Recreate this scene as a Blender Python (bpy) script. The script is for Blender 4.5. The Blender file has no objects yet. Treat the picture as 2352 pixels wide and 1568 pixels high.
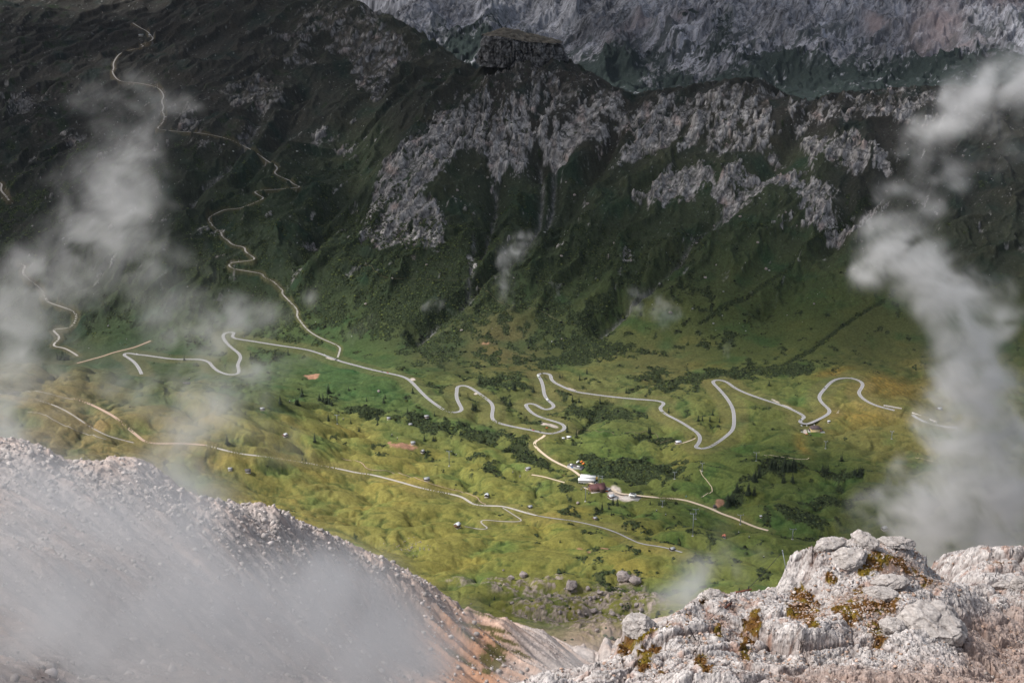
import bpy, math, random
import numpy as np
from mathutils import Vector, Matrix

scene = bpy.context.scene
col = scene.collection
R = math.radians

# ---------------------------------------------------------------- camera, world, sun, exposure
CAMZ = 900.0
PITCH = R(17.0)
FOC = 3267.0            # focal length in units of the 2352 px wide picture
W0, H0 = 2352.0, 1568.0
cd = bpy.data.cameras.new('camera')
cam = bpy.data.objects.new('camera', cd)
col.objects.link(cam)
cam.location = (0, 0, CAMZ)
cam.rotation_euler = (R(90) - PITCH, 0, 0)
cd.sensor_width = 36.0
cd.lens = 36.0 * FOC / W0
cd.clip_start = 0.5
cd.clip_end = 60000
scene.camera = cam

SUN_EL, SUN_AZ = R(50), R(-104)      # azimuth from +Y towards +X
wd = bpy.data.worlds.new('World')
scene.world = wd
wd.use_nodes = True
wn = wd.node_tree
bg = wn.nodes['Background']
sky = wn.nodes.new('ShaderNodeTexSky')
sky.sky_type = 'NISHITA'
sky.sun_disc = False
sky.sun_elevation = SUN_EL
sky.sun_rotation = SUN_AZ
sky.air_density = 1.0
sky.dust_density = 4.0
hsv = wn.nodes.new('ShaderNodeHueSaturation')      # a hazy, half clouded sky is paler than a clear one
hsv.inputs['Saturation'].default_value = 0.55
wn.links.new(sky.outputs[0], hsv.inputs['Color'])
wn.links.new(hsv.outputs[0], bg.inputs[0])
bg.inputs[1].default_value = 0.10
sl = bpy.data.lights.new('sun', 'SUN')
sl.energy = 2.5
sl.angle = R(8)
sl.color = (1.0, 0.965, 0.92)
so = bpy.data.objects.new('sun', sl)
col.objects.link(so)
sd = Vector((math.cos(SUN_EL) * math.sin(SUN_AZ), math.cos(SUN_EL) * math.cos(SUN_AZ), math.sin(SUN_EL)))
so.rotation_euler = sd.to_track_quat('Z', 'Y').to_euler()
so.location = (0, 0, 3000)

vs = scene.view_settings
vs.view_transform = 'Standard'
vs.look = 'None'
vs.exposure = 0.85
vs.gamma = 1.0
scene.cycles.use_denoising = True
scene.cycles.max_bounces = 6
scene.cycles.diffuse_bounces = 3
scene.cycles.volume_bounces = 1
scene.cycles.volume_step_rate = 2.0
scene.cycles.volume_max_steps = 256

# ---------------------------------------------------------------- numpy helpers
F = np.float32
_rng = np.random.RandomState(7)
_perm = np.concatenate([_rng.permutation(256)] * 3).astype(np.int32)
_ang = (np.arange(256) * 2.399963).astype(F)
_gx, _gy = np.cos(_ang).astype(F), np.sin(_ang).astype(F)
_g3 = _rng.normal(size=(256, 3)).astype(F)
_g3 /= np.linalg.norm(_g3, axis=1)[:, None]

def perlin2(x, y, seed=0):
    x = np.asarray(x, F); y = np.asarray(y, F)
    xf = np.floor(x); yf = np.floor(y)
    fx = x - xf; fy = y - yf
    xi = (xf.astype(np.int32) + seed * 17) & 255
    yi = (yf.astype(np.int32) + seed * 41) & 255
    sx = fx * fx * fx * (fx * (fx * 6 - 15) + 10)
    sy = fy * fy * fy * (fy * (fy * 6 - 15) + 10)
    a = _perm[xi]; b = _perm[xi + 1]
    def g(h, dx, dy):
        return _gx[h] * dx + _gy[h] * dy
    n00 = g(_perm[a + yi], fx, fy); n10 = g(_perm[b + yi], fx - 1, fy)
    n01 = g(_perm[a + yi + 1], fx, fy - 1); n11 = g(_perm[b + yi + 1], fx - 1, fy - 1)
    n0 = n00 + sx * (n10 - n00); n1 = n01 + sx * (n11 - n01)
    return (n0 + sy * (n1 - n0)) * F(1.5)

def perlin3(x, y, z, seed=0):
    x = np.asarray(x, F); y = np.asarray(y, F); z = np.asarray(z, F)
    xf = np.floor(x); yf = np.floor(y); zf = np.floor(z)
    fx = x - xf; fy = y - yf; fz = z - zf
    xi = (xf.astype(np.int32) + seed * 17) & 255
    yi = (yf.astype(np.int32) + seed * 41) & 255
    zi = (zf.astype(np.int32) + seed * 73) & 255
    s = lambda f: f * f * f * (f * (f * 6 - 15) + 10)
    sx, sy, sz = s(fx), s(fy), s(fz)
    out = None
    res = []
    for k in (0, 1):
        row = []
        for j in (0, 1):
            pr = []
            for i in (0, 1):
                h = _perm[_perm[_perm[xi + i] + yi + j] + zi + k]
                pr.append(_g3[h, 0] * (fx - i) + _g3[h, 1] * (fy - j) + _g3[h, 2] * (fz - k))
            row.append(pr[0] + sx * (pr[1] - pr[0]))
        res.append(row[0] + sy * (row[1] - row[0]))
    return (res[0] + sz * (res[1] - res[0])) * F(1.6)

def fbm2(x, y, octv=4, seed=0, gain=0.5, lac=2.03):
    a, s, t = 1.0, 0.0, 0.0
    for o in range(octv):
        s = s + F(a) * perlin2(x, y, seed + o); t += a
        x = x * F(lac) + F(13.7); y = y * F(lac) + F(7.1); a *= gain
    return s / F(t)

def ridged2(x, y, octv=5, seed=0, gain=0.5, lac=2.1):
    a, s, t, w = 1.0, 0.0, 0.0, 1.0
    for o in range(octv):
        n = 1 - np.abs(perlin2(x, y, seed + o)) * F(1.35)
        n = n * n * w
        s = s + F(a) * n; t += a
        w = np.clip(n * 1.6, 0, 1)
        x = x * F(lac) + F(5.3); y = y * F(lac) + F(9.2); a *= gain
    return s / F(t)

def fbm3(x, y, z, octv=4, seed=0, gain=0.5, lac=2.03):
    a, s, t = 1.0, 0.0, 0.0
    for o in range(octv):
        s = s + F(a) * perlin3(x, y, z, seed + o); t += a
        x = x * F(lac) + F(13.7); y = y * F(lac) + F(7.1); z = z * F(lac) + F(3.3); a *= gain
    return s / F(t)

def cells2(x, y, seed):
    """Voronoi cells: distance to nearest and second, random id, offset from the cell's centre"""
    xi = np.floor(x); yi = np.floor(y)
    d1 = np.full(x.shape, 9, F); d2 = np.full(x.shape, 9, F); idv = np.zeros(x.shape, np.int32); ox = np.zeros(x.shape, F); oy = np.zeros(x.shape, F)
    for i in (-1, 0, 1):
        for j in (-1, 0, 1):
            cx = xi + i; cy_ = yi + j
            h = _perm[(_perm[(cx.astype(np.int32) + seed) & 255] + cy_.astype(np.int32)) & 255]
            ax = x - cx - (h * F(.61803)) % 1; ay = y - cy_ - (h * F(.32471)) % 1
            d = ax * ax + ay * ay
            m = d < d1
            d2 = np.where(m, d1, np.minimum(d2, d)); idv = np.where(m, h, idv); d1 = np.where(m, d, d1)
            ox = np.where(m, ax, ox); oy = np.where(m, ay, oy)
    return np.sqrt(d1), np.sqrt(d2), idv, ox.astype(F), oy.astype(F)

def blocks2(x, y, seed, tilt=1.0, soft=False):
    """angular blocks: every cell its own level and tilted facet; returns height (-1..1), crack (0 in the crack, 1 inside), id"""
    d1, d2, h, ox, oy = cells2(x, y, seed)
    lev = (h / F(127.5) - 1)
    hh = _perm[h]; h3 = _perm[hh]
    z = lev * F(.6) + tilt * ((hh / F(127.5) - 1) * ox + (h3 / F(127.5) - 1) * oy)
    z = z * (.25 + .75 * sstep(0, .38, d2 - d1)) if soft else z
    return z.astype(F), np.clip((d2 - d1) / .14, 0, 1).astype(F), h

def blocks3(x, y, z, seed, tilt=1.0):
    xi = np.floor(x); yi = np.floor(y); zi = np.floor(z)
    d1 = np.full(x.shape, 9, F); d2 = np.full(x.shape, 9, F); idv = np.zeros(x.shape, np.int32); off = [np.zeros(x.shape, F) for _ in range(3)]
    for i in (-1, 0, 1):
        for j in (-1, 0, 1):
            for k in (-1, 0, 1):
                cx, cy_, cz = xi + i, yi + j, zi + k
                h = _perm[_perm[_perm[(cx.astype(np.int32) + seed) & 255] + (cy_.astype(np.int32) & 255)] + (cz.astype(np.int32) & 255)]
                o = [x - cx - (h * F(.61803)) % 1, y - cy_ - (h * F(.32471)) % 1, z - cz - (h * F(.7548)) % 1]
                d = o[0] ** 2 + o[1] ** 2 + o[2] ** 2
                m = d < d1
                d2 = np.where(m, d1, np.minimum(d2, d)); idv = np.where(m, h, idv); d1 = np.where(m, d, d1)
                off = [np.where(m, a_, b_) for a_, b_ in zip(o, off)]
    d1 = np.sqrt(d1); d2 = np.sqrt(d2)
    h2, h3, h4 = _perm[idv], _perm[idv + 7], _perm[idv + 19]
    v = (idv / F(127.5) - 1) * F(.6) + tilt * ((h2 / F(127.5) - 1) * off[0] + (h3 / F(127.5) - 1) * off[1] + (h4 / F(127.5) - 1) * off[2])
    return v.astype(F), np.clip((d2 - d1) / .16, 0, 1).astype(F), idv

def sstep(a, b, x):
    t = np.clip((x - a) / (b - a), 0, 1)
    return t * t * (3 - 2 * t)

def mixc(a, b, m):
    return a + (b - a) * m[..., None]

cp, sp = math.cos(PITCH), math.sin(PITCH)

def ray(u, v):
    """ray through picture point: (tan = X/Y, slope = dz/dY)"""
    a = (np.asarray(u, float) - W0 / 2) / FOC
    b = -(np.asarray(v, float) - H0 / 2) / FOC
    dy = cp + b * sp
    dz = -sp + b * cp
    return a / dy, dz / dy

def point(u, v, Y):
    t, s = ray(u, v)
    return np.stack([t * Y, Y * np.ones_like(t), CAMZ + s * Y], -1)

def project(X, Y, Z):
    dz = Z - CAMZ
    f = Y * cp - dz * sp
    up = Y * sp + dz * cp
    return W0 / 2 + FOC * X / f, H0 / 2 - FOC * up / f

def splats(u, v, lst):
    out = np.zeros(u.shape, F)
    for s in lst:
        cu, cv, ru, rv = s[:4]
        w = s[4] if len(s) > 4 else 1.0
        an = R(s[5]) if len(s) > 5 else 0.0
        m = (np.abs(u - cu) < 3 * (ru + rv)) & (np.abs(v - cv) < 3 * (ru + rv))
        if not m.any():
            continue
        du, dv = u[m] - cu, v[m] - cv
        c, s_ = math.cos(an), math.sin(an)
        p, q = (du * c + dv * s_) / ru, (-du * s_ + dv * c) / rv
        d = np.exp(-(p * p + q * q)) * w
        out[m] = np.where(np.abs(out[m]) > np.abs(d), out[m], d) if w > 0 else out[m] + d
    return out

def idw(u, v, pts, power=3.0):
    num = None; den = 0.0
    for (pu, pv, *val) in pts:
        w = 1.0 / (((u - pu) ** 2 + (v - pv) ** 2 * 1.6) / 1e4 + 0.05) ** (power / 2)
        den = den + w
        c = w[..., None] * np.array(val, F)
        num = c if num is None else num + c
    return num / den[..., None]

# ---------------------------------------------------------------- object helpers
def tag(o, label=None, cat=None, group=None, kind=None):
    if label: o['label'] = label
    if cat: o['category'] = cat
    if group: o['group'] = group
    if kind: o['kind'] = kind
    return o

def empty(name, loc, rz=0.0):
    o = bpy.data.objects.new(name, None)
    o.empty_display_size = 1
    o.location = loc
    o.rotation_euler = (0, 0, rz)
    col.objects.link(o)
    return o

def mesh_obj(name, V, Fc, mat=None, parent=None, smooth=False, colors=None):
    """V (n,3) array, Fc: (m,k) array of equal-sized faces or list of faces"""
    me = bpy.data.meshes.new(name)
    V = np.asarray(V, np.float32)
    me.vertices.add(len(V))
    me.vertices.foreach_set('co', V.ravel())
    if isinstance(Fc, np.ndarray):
        n, k = Fc.shape
        me.loops.add(n * k)
        me.loops.foreach_set('vertex_index', Fc.ravel().astype(np.int32))
        me.polygons.add(n)
        me.polygons.foreach_set('loop_start', np.arange(0, n * k, k, dtype=np.int32))
    else:
        flat = [i for f in Fc for i in f]
        starts = np.cumsum([0] + [len(f) for f in Fc[:-1]])
        me.loops.add(len(flat))
        me.loops.foreach_set('vertex_index', np.array(flat, np.int32))
        me.polygons.add(len(Fc))
        me.polygons.foreach_set('loop_start', np.array(starts, np.int32))
        n = len(Fc)
    if smooth:
        me.polygons.foreach_set('use_smooth', np.ones(n, bool))
    if colors is not None:
        ca = me.color_attributes.new('Col', 'FLOAT_COLOR', 'POINT')
        c4 = np.ones((len(V), 4), np.float32)
        c4[:, :3] = colors
        ca.data.foreach_set('color', c4.ravel())
    me.update(calc_edges=True)
    if mat: me.materials.append(mat)
    o = bpy.data.objects.new(name, me)
    col.objects.link(o)
    if parent: o.parent = parent
    return o

def grid_faces(nr, nc):
    i = np.arange(nr * nc, dtype=np.int32).reshape(nr, nc)
    return np.stack([i[:-1, :-1].ravel(), i[:-1, 1:].ravel(), i[1:, 1:].ravel(), i[1:, :-1].ravel()], 1)

def copy_tree(o, parent=None):
    c = o.copy()
    col.objects.link(c)
    c.parent = parent
    if parent is not None:
        c.matrix_parent_inverse = o.matrix_parent_inverse
    for ch in list(o.children):
        copy_tree(ch, c)
    return c

class MB:
    """collects boxes, tubes and prisms into one mesh"""
    def __init__(s): s.v = []; s.f = []
    def add(s, V, Fc):
        b = len(s.v)
        s.v += [tuple(p) for p in V]
        s.f += [tuple(b + i for i in f) for f in Fc]
        return s
    def box(s, x0, x1, y0, y1, z0, z1):
        return s.add([(x0, y0, z0), (x1, y0, z0), (x1, y1, z0), (x0, y1, z0), (x0, y0, z1), (x1, y0, z1), (x1, y1, z1), (x0, y1, z1)],
                     [(0, 3, 2, 1), (4, 5, 6, 7), (0, 1, 5, 4), (1, 2, 6, 5), (2, 3, 7, 6), (3, 0, 4, 7)])
    def tube(s, p, q, r0, r1=None, n=8):
        r1 = r0 if r1 is None else r1
        p, q = Vector(p), Vector(q)
        d = (q - p).normalized()
        a = d.orthogonal().normalized(); b = d.cross(a)
        V = []
        for c, r in ((p, r0), (q, r1)):
            for k in range(n):
                w = 2 * math.pi * k / n
                V.append(c + (a * math.cos(w) + b * math.sin(w)) * r)
        Fc = [(k, (k + 1) % n, n + (k + 1) % n, n + k) for k in range(n)] + [tuple(range(n))[::-1], tuple(range(n, 2 * n))]
        return s.add(V, Fc)
    def prism(s, prof, x0, x1):
        """profile of (y,z) points extruded along x"""
        n = len(prof)
        V = [(x0, y, z) for y, z in prof] + [(x1, y, z) for y, z in prof]
        return s.add(V, [(k, (k + 1) % n, n + (k + 1) % n, n + k) for k in range(n)] + [tuple(range(n))[::-1], tuple(range(n, 2 * n))])
    def lathe(s, prof, n=16, cx=0, cy=0):
        V = [(cx + r * math.cos(2 * math.pi * k / n), cy + r * math.sin(2 * math.pi * k / n), z) for r, z in prof for k in range(n)]
        m = len(prof)
        Fc = [(j * n + k, j * n + (k + 1) % n, (j + 1) * n + (k + 1) % n, (j + 1) * n + k) for j in range(m - 1) for k in range(n)]
        Fc += [tuple(range(n))[::-1], tuple(range((m - 1) * n, m * n))]
        return s.add(V, Fc)
    def build(s, name, mat, parent=None, smooth=False):
        return mesh_obj(name, np.array(s.v, np.float32), s.f, mat, parent, smooth)

# ---------------------------------------------------------------- materials
def new_mat(name):
    m = bpy.data.materials.new(name)
    m.use_nodes = True
    nt = m.node_tree
    b = nt.nodes['Principled BSDF']
    b.inputs['Roughness'].default_value = 0.9
    b.inputs['Specular IOR Level'].default_value = 0.15
    return m, nt, b

def simple(name, colr, rough=0.8, var=0.25, scale=1.0, metal=0.0, spec=0.2, bump=0.0):
    m, nt, b = new_mat(name)
    b.inputs['Roughness'].default_value = rough
    b.inputs['Metallic'].default_value = metal
    b.inputs['Specular IOR Level'].default_value = spec
    tc = nt.nodes.new('ShaderNodeTexCoord')
    no = nt.nodes.new('ShaderNodeTexNoise')
    no.inputs['Scale'].default_value = scale
    no.inputs['Detail'].default_value = 5
    nt.links.new(tc.outputs['Object'], no.inputs['Vector'])
    mx = nt.nodes.new('ShaderNodeMix'); mx.data_type = 'RGBA'
    nt.links.new(no.outputs[0], mx.inputs[0])
    mx.inputs[6].default_value = (*[c * (1 - var) for c in colr], 1)
    mx.inputs[7].default_value = (*[min(1, c * (1 + var)) for c in colr], 1)
    nt.links.new(mx.outputs[2], b.inputs['Base Color'])
    if bump:
        bp = nt.nodes.new('ShaderNodeBump')
        bp.inputs['Strength'].default_value = bump
        nt.links.new(no.outputs[0], bp.inputs['Height'])
        nt.links.new(bp.outputs[0], b.inputs['Normal'])
    return m

def ground_mat(name, s1, s2, lo=0.6, hi=1.4, bump=0.5, dist=2.0, mscale=1.0):
    """vertex colour broken up by two scales of noise, with bump"""
    m, nt, b = new_mat(name)
    b.inputs['Roughness'].default_value = 0.95
    b.inputs['Specular IOR Level'].default_value = 0.08
    at = nt.nodes.new('ShaderNodeAttribute'); at.attribute_name = 'Col'
    tc = nt.nodes.new('ShaderNodeTexCoord')
    n1 = nt.nodes.new('ShaderNodeTexNoise'); n1.inputs['Scale'].default_value = s1; n1.inputs['Detail'].default_value = 6
    n1.inputs['Roughness'].default_value = 0.65
    nt.links.new(tc.outputs['Object'], n1.inputs['Vector'])
    mr = nt.nodes.new('ShaderNodeMapRange')
    mr.inputs['From Min'].default_value = 0.3; mr.inputs['From Max'].default_value = 0.7
    mr.inputs['To Min'].default_value = lo; mr.inputs['To Max'].default_value = hi
    nt.links.new(n1.outputs[0], mr.inputs[0])
    vm = nt.nodes.new('ShaderNodeVectorMath'); vm.operation = 'SCALE'
    nt.links.new(at.outputs['Color'], vm.inputs[0]); nt.links.new(mr.outputs[0], vm.inputs['Scale'])
    nt.links.new(vm.outputs[0], b.inputs['Base Color'])
    n2 = nt.nodes.new('ShaderNodeTexNoise'); n2.inputs['Scale'].default_value = s2; n2.inputs['Detail'].default_value = 5
    n2.inputs['Roughness'].default_value = 0.7
    nt.links.new(tc.outputs['Object'], n2.inputs['Vector'])
    bp = nt.nodes.new('ShaderNodeBump'); bp.inputs['Strength'].default_value = bump; bp.inputs['Distance'].default_value = dist
    nt.links.new(n2.outputs[0], bp.inputs['Height'])
    nt.links.new(bp.outputs[0], b.inputs['Normal'])
    return m

# ---------------------------------------------------------------- terrain: one sheet, valley to the far range
CTRL = """
1300 1500 1420|1400 1440 1500|1500 1480 1440|1250 1380 1590|1500 1350 1640|1200 1300 1720|1000 1290 1730|1500 1250 1800|1800 1300 1730|2000 1300 1740|2352 1300 1740|2700 1300 1740
700 1180 1900|500 1120 1950|300 1040 2000|100 1000 2000|0 950 2050|-250 930 2100|150 900 2200|167 838 2350|40 830 2380|-200 820 2400|267 856 2350|393 876 2330|520 891 2300|567 903 2290|400 960 2150|550 1000 2080
530 860 2680|300 830 2800|200 820 2830|60 790 2900|-250 780 2900|775 828 2780|900 860 2650|1050 945 2430|1060 890 2560|1250 990 2380|1130 960 2430|1250 860 2680|1240 925 2520|1350 900 2600|1500 920 2540|1400 835 2770
1600 1020 2320|1640 870 2640|1680 960 2440|1850 970 2410|1900 900 2540|1960 870 2620|2050 940 2470|2150 960 2440|2352 1000 2350|2700 1000 2350|1370 1120 2100|1100 1120 2100|900 1060 2180|1000 1020 2280|1200 1060 2220
700 1000 2200|760 960 2350|650 1100 2020|1500 1120 2090|1650 1100 2120|1800 1100 2120|1900 1180 1990|2000 1230 1930|2100 1150 2030|2352 1150 2020|2700 1150 2020|1700 1200 1960
100 760 2960|400 740 2980|620 700 3020|700 760 2900|900 780 2860|1100 800 2830|1300 800 2840|1500 790 2850|1700 790 2840|1850 790 2820|2000 800 2790|2200 790 2790|2352 790 2770|2700 790 2770
1300 650 3040|1300 500 3280|1300 350 3530|1300 220 3730|1100 650 3040|1100 500 3270|1080 400 3430|1100 250 3660|1170 160 3820|900 600 3100|900 450 3330|880 340 3500|800 340 3760|770 400 3620|800 500 3340|850 590 3130|950 260 3680|1000 190 3850
700 560 3150|690 440 3430|600 330 3650|640 240 3900|640 150 4120|650 100 4250|700 50 4400|600 0 4550|760 0 4480|880 25 4480|950 60 4420|1000 90 4360|1095 155 4250|1060 180 4050|830 120 4250|900 170 4100
480 480 3350|480 380 3550|370 290 3750|370 200 4000|300 110 4400|300 50 4800|300 0 5100|150 100 4500|0 50 4900|0 200 4100|100 330 3700|0 460 3400|0 600 3150|200 560 3200|200 420 3450|350 600 3120|-300 600 3150|-300 460 3400|-300 200 4100|-300 50 4900
1500 650 3030|1500 480 3290|1480 330 3540|1460 210 3720|1600 300 3580|1600 190 3740|1720 178 3750|1790 200 3730|1850 230 3680|1890 216 3710|1950 205 3740|2080 200 3770|2200 195 3790|2352 190 3800|2700 190 3800
1700 600 3100|1700 450 3330|1700 300 3570|1900 650 3000|1900 500 3240|1900 350 3480|2100 650 2970|2100 500 3200|2100 350 3460|2352 650 2930|2352 450 3260|2352 300 3560|2700 650 2930|2700 450 3260|2700 300 3560
1300 125 3930|1350 155 3880|1400 185 3800|1200 142 3870|1120 152 3880|1290 142 3890
1000 60 6700|1130 110 6450|1300 150 6300|1500 200 6100|1700 210 6000|1900 225 5900|2100 200 5900|2352 170 5900|2700 170 5900|1000 0 7100|1300 60 6800|1300 0 7050|1600 100 6500|1600 0 6900|1900 100 6450|1900 0 6850|2200 100 6400|2200 0 6800|2600 100 6400|2600 0 6800
"""
DIRECT = [(u, 1000, 290) for u in (0, 600, 1200, 1800, 2400)] + [(u, 650, 440) for u in (0, 600, 1200, 1800, 2400)] + \
    [(u, 400, 590) for u in (0, 1200, 2400)] + \
    [(200, 2500, 75), (400, 2490, 60), (560, 2430, 60), (0, 2540, 80), (200, 2640, 25), (420, 2600, 20)] + \
    [(u, 4350, 230) for u in range(1450, 2800, 200)] + [(u, 5000, 100) for u in range(1000, 2800, 200)] + [(u, 5550, 130) for u in range(1000, 2800, 250)] + \
    [(1200, 4060, 520), (1200, 4300, 300), (1350, 4250, 280), (1000, 4800, 330), (1100, 4600, 260), (0, 5700, 720), (300, 5900, 760), (600, 5200, 720), (800, 5100, 480), (900, 5300, 250), (-300, 5700, 720)] + \
    [(0, 8500, 500), (400, 8500, 500), (700, 7000, 300), (850, 8000, 320)] + [(u, 8600, 1500) for u in range(1000, 2800, 300)]
pts = []
for tok in CTRL.replace('\n', '|').split('|'):
    if tok.strip():
        u, v, Y = map(float, tok.split())
        pts.append(point(u, v, Y))
for u, Y, z in DIRECT:
    t = (u - W0 / 2) / FOC / cp
    pts.append(np.array([t * Y, Y, z]))
pts = np.array(pts)
XS = 1 / 1000.0
C2 = (70 * XS) ** 2
P2 = pts[:, :2] * XS
A = np.sqrt(((P2[:, None] - P2[None]) ** 2).sum(-1) + C2)
n = len(pts)
Q = np.concatenate([np.ones((n, 1)), P2], 1)
M = np.zeros((n + 3, n + 3)); M[:n, :n] = A + np.eye(n) * -0.002; M[:n, n:] = Q; M[n:, :n] = Q.T
wts = np.linalg.solve(M, np.concatenate([pts[:, 2], [0, 0, 0]]))

def base_h(X, Y):
    sh = X.shape
    X = X.ravel() * XS; Y = Y.ravel() * XS
    out = wts[n] + wts[n + 1] * X + wts[n + 2] * Y
    for k in range(n):
        out = out + wts[k] * np.sqrt((X - P2[k, 0]) ** 2 + (Y - P2[k, 1]) ** 2 + C2)
    return out.reshape(sh)

T0, T1, NT = -0.53, 0.53, 1500
tt = np.linspace(T0, T1, NT)
def seg(a, b, d): return np.arange(a, b, d)
YY = np.concatenate([seg(400, 1300, 12), seg(1300, 2000, 2.6), seg(2000, 2900, 3.0), seg(2900, 4150, 2.6), seg(4150, 5150, 3.6), seg(5150, 5850, 14), seg(5850, 7300, 4.2), seg(7300, 9000, 20)])
NY = len(YY)
# coarse base, then upsampled
ct = np.linspace(T0, T1, 280); cy = np.concatenate([seg(400, 5200, 14), seg(5200, 9060, 30)])
cb = base_h(ct[None, :] * cy[:, None], np.repeat(cy[:, None], len(ct), 1))
iy = np.clip(np.searchsorted(cy, YY) - 1, 0, len(cy) - 2); fy = ((YY - cy[iy]) / (cy[iy + 1] - cy[iy]))[:, None]
tmp = cb[iy] * (1 - fy) + cb[iy + 1] * fy
ix = np.clip(np.searchsorted(ct, tt) - 1, 0, len(ct) - 2); fx = ((tt - ct[ix]) / (ct[ix + 1] - ct[ix]))[None]
Z = (tmp[:, ix] * (1 - fx) + tmp[:, ix + 1] * fx).astype(F)
Y2 = np.repeat(YY[:, None], NT, 1).astype(F)
X2 = (tt[None, :] * YY[:, None]).astype(F)
U, V = project(X2, Y2, Z)
U = U.astype(F); V = V.astype(F)

far = sstep(5300, 5900, Y2)                        # the far range
slope = sstep(2780, 3000, Y2) * (1 - far)          # the slope across the valley
mead = (1 - sstep(2650, 2900, Y2))                 # valley and meadows
cap = np.zeros(Z.shape, F); br = np.full(Z.shape, 9, F)
# ---- butte cap
bx, by = X2 - 27, Y2 - 3975
ang = np.arctan2(by, bx)
br = np.sqrt((np.abs(bx) / 112) ** 2.6 + (np.abs(by) / 88) ** 2.6) ** (1 / 1.3) * (1 + 0.10 * perlin2(np.cos(ang) * 2.2 + 4, np.sin(ang) * 2.2, 3) + 0.05 * perlin2(np.cos(ang) * 9, np.sin(ang) * 9, 4))
cap = np.zeros(Z.shape, F)
# ---- rock regions (picture coordinates only say where they lie; stored as world heights and vertex colours)
ROCK = [(1200, 122, 105, 26, 1.2), (1235, 255, 150, 55, .75), (1080, 300, 110, 55, .8), (960, 375, 95, 50, .95), (915, 445, 60, 55, 1.0), (985, 515, 48, 55, 1.15), (880, 520, 60, 50, .8),
        (1180, 350, 60, 55, .8), (1300, 265, 90, 50, .85), (1450, 265, 70, 45, .9), (1500, 445, 45, 25, 1.0), (1620, 260, 85, 40, .8), (1560, 320, 60, 30, .7), (1720, 300, 60, 30, .85),
        (1800, 395, 95, 32, .95), (1880, 435, 50, 30, 1.05), (1640, 410, 45, 22, .8), (1760, 190, 60, 12, .9), (1660, 225, 60, 25, .8), (1920, 325, 90, 22, .9), (2020, 345, 60, 25, .8), (1860, 360, 40, 25, .8),
        (1930, 480, 70, 30, .75), (2050, 215, 70, 20, .8), (2150, 280, 70, 40, .6), (1450, 330, 50, 40, .8), (1370, 290, 50, 30, .75), (1600, 370, 30, 40, .6), (1790, 330, 40, 20, .8),
        (650, 135, 85, 14, 1.15), (575, 212, 75, 30, 1.1), (610, 190, 60, 20, .9), (430, 275, 45, 28, .95), (640, 85, 60, 20, .7), (820, 55, 90, 55, 1.0), (740, 40, 90, 50, .85), (870, 110, 60, 40, .8),
        (830, 170, 18, 55, .9), (740, 320, 50, 35, .75), (800, 345, 40, 30, .65), (1005, 170, 45, 18, 1.1), (165, 310, 45, 28, .8), (60, 230, 70, 50, .85), (560, 300, 20, 60, .7, 30), (20, 60, 120, 60, .5),
        (700, 90, 60, 40, .7), (480, 330, 60, 18, .6), (945, 300, 30, 40, .6),
        (1085, 592, 16, 40, .95, -15), (1440, 580, 22, 25, .9), (1270, 500, 12, 80, .4, 25), (700, 180, 80, 40, .35)]
POLY = [(.80, "510,200 350,320 260,420 150,500 110,660 60,850 210,860 360,850 350,700 300,640 420,520 480,520 540,600 640,520 680,490 760,540 870,480 900,400 1000,340 950,300 780,190"),
        (.62, "980,470 1000,340 1100,290 1280,270 1480,290 1500,400 1480,480 1310,540 1200,500 1100,520 940,560"),
        (.85, "1030,690 1100,590 1200,560 1300,600 1330,560 1420,560 1560,560 1690,690 1740,790 1620,790 1560,650 1480,640 1340,740 1280,640 1130,700"),
        (.80, "1560,420 1640,440 1700,480 1850,500 1920,570 1800,580 1640,560 1600,500"), (.80, "-30,40 130,50 230,130 250,180 120,330 60,310 20,180 -60,180"), (.55, "1480,300 1700,300 1950,290 2100,320 2000,420 1700,420 1560,400"), (.7, "1640,780 1860,660 1940,690 1800,760 1720,800")]
def in_poly(pu, pv, poly):
    ins = np.zeros(pu.shape, bool); n_ = len(poly)
    for k in range(n_):
        (x1, y1), (x2, y2) = poly[k], poly[(k + 1) % n_]
        c = ((y1 > pv) != (y2 > pv)) & (pu < (x2 - x1) * (pv - y1) / (y2 - y1 + 1e-9) + x1)
        ins ^= c
    return ins
rockw = splats(U, V, ROCK) * .8
_nw = fbm2(X2 / 40, Y2 / 60, 3, 27)
for w_, s_ in POLY:
    pl = [(780.9 + float(t.split(',')[0]) * .668, float(t.split(',')[1]) * .668) for t in s_.split()]
    acc = 0
    for ou, ov in ((0, 0), (9, 4), (-9, -4), (4, -8), (-4, 8), (0, 14), (0, -14)):
        acc = acc + in_poly(U + 16 * _nw + ou, V + 10 * _nw + ov, pl)
    rockw = np.maximum(rockw, w_ * (acc / 7.0).astype(F))
nA = fbm2(X2 / 55, Y2 / 80, 5, 11)
nB = fbm2(X2 / 14, Y2 / 18, 4, 21)
# bedding and gullies follow the fall line, which turns across the slope
kf = np.interp(U, [0, 850, 1030, 1180, 1290, 1450, 2400], [.55, .7, .62, .18, .12, .5, .6]).astype(F)
cX = X2 - kf * (Y2 - 3300); lX = Y2 + .3 * X2
nC = fbm2(cX / 30 + .35 * nA, lX / 120, 5, 25, gain=.62)
rw = rockw * (1 - .45 * sstep(330, 200, V) * sstep(900, 1000, U) * sstep(1450, 1350, U))
nD = fbm2(cX / 7, lX / 16, 4, 29, gain=.6)
rock = sstep(0.42, 0.58, rw * (.92 + 1.4 * nC + .55 * nB + .3 * nA) + .06 * nB + .34 * nD * sstep(.05, .5, rw))
rock = np.maximum(rock, sstep(.46, .56, nB * .5 + nA * .4 + 1.1 * nC) * sstep(2950, 3250, Y2) * .8)
rock = np.where(Y2 > 5200, 0, rock)
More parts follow.
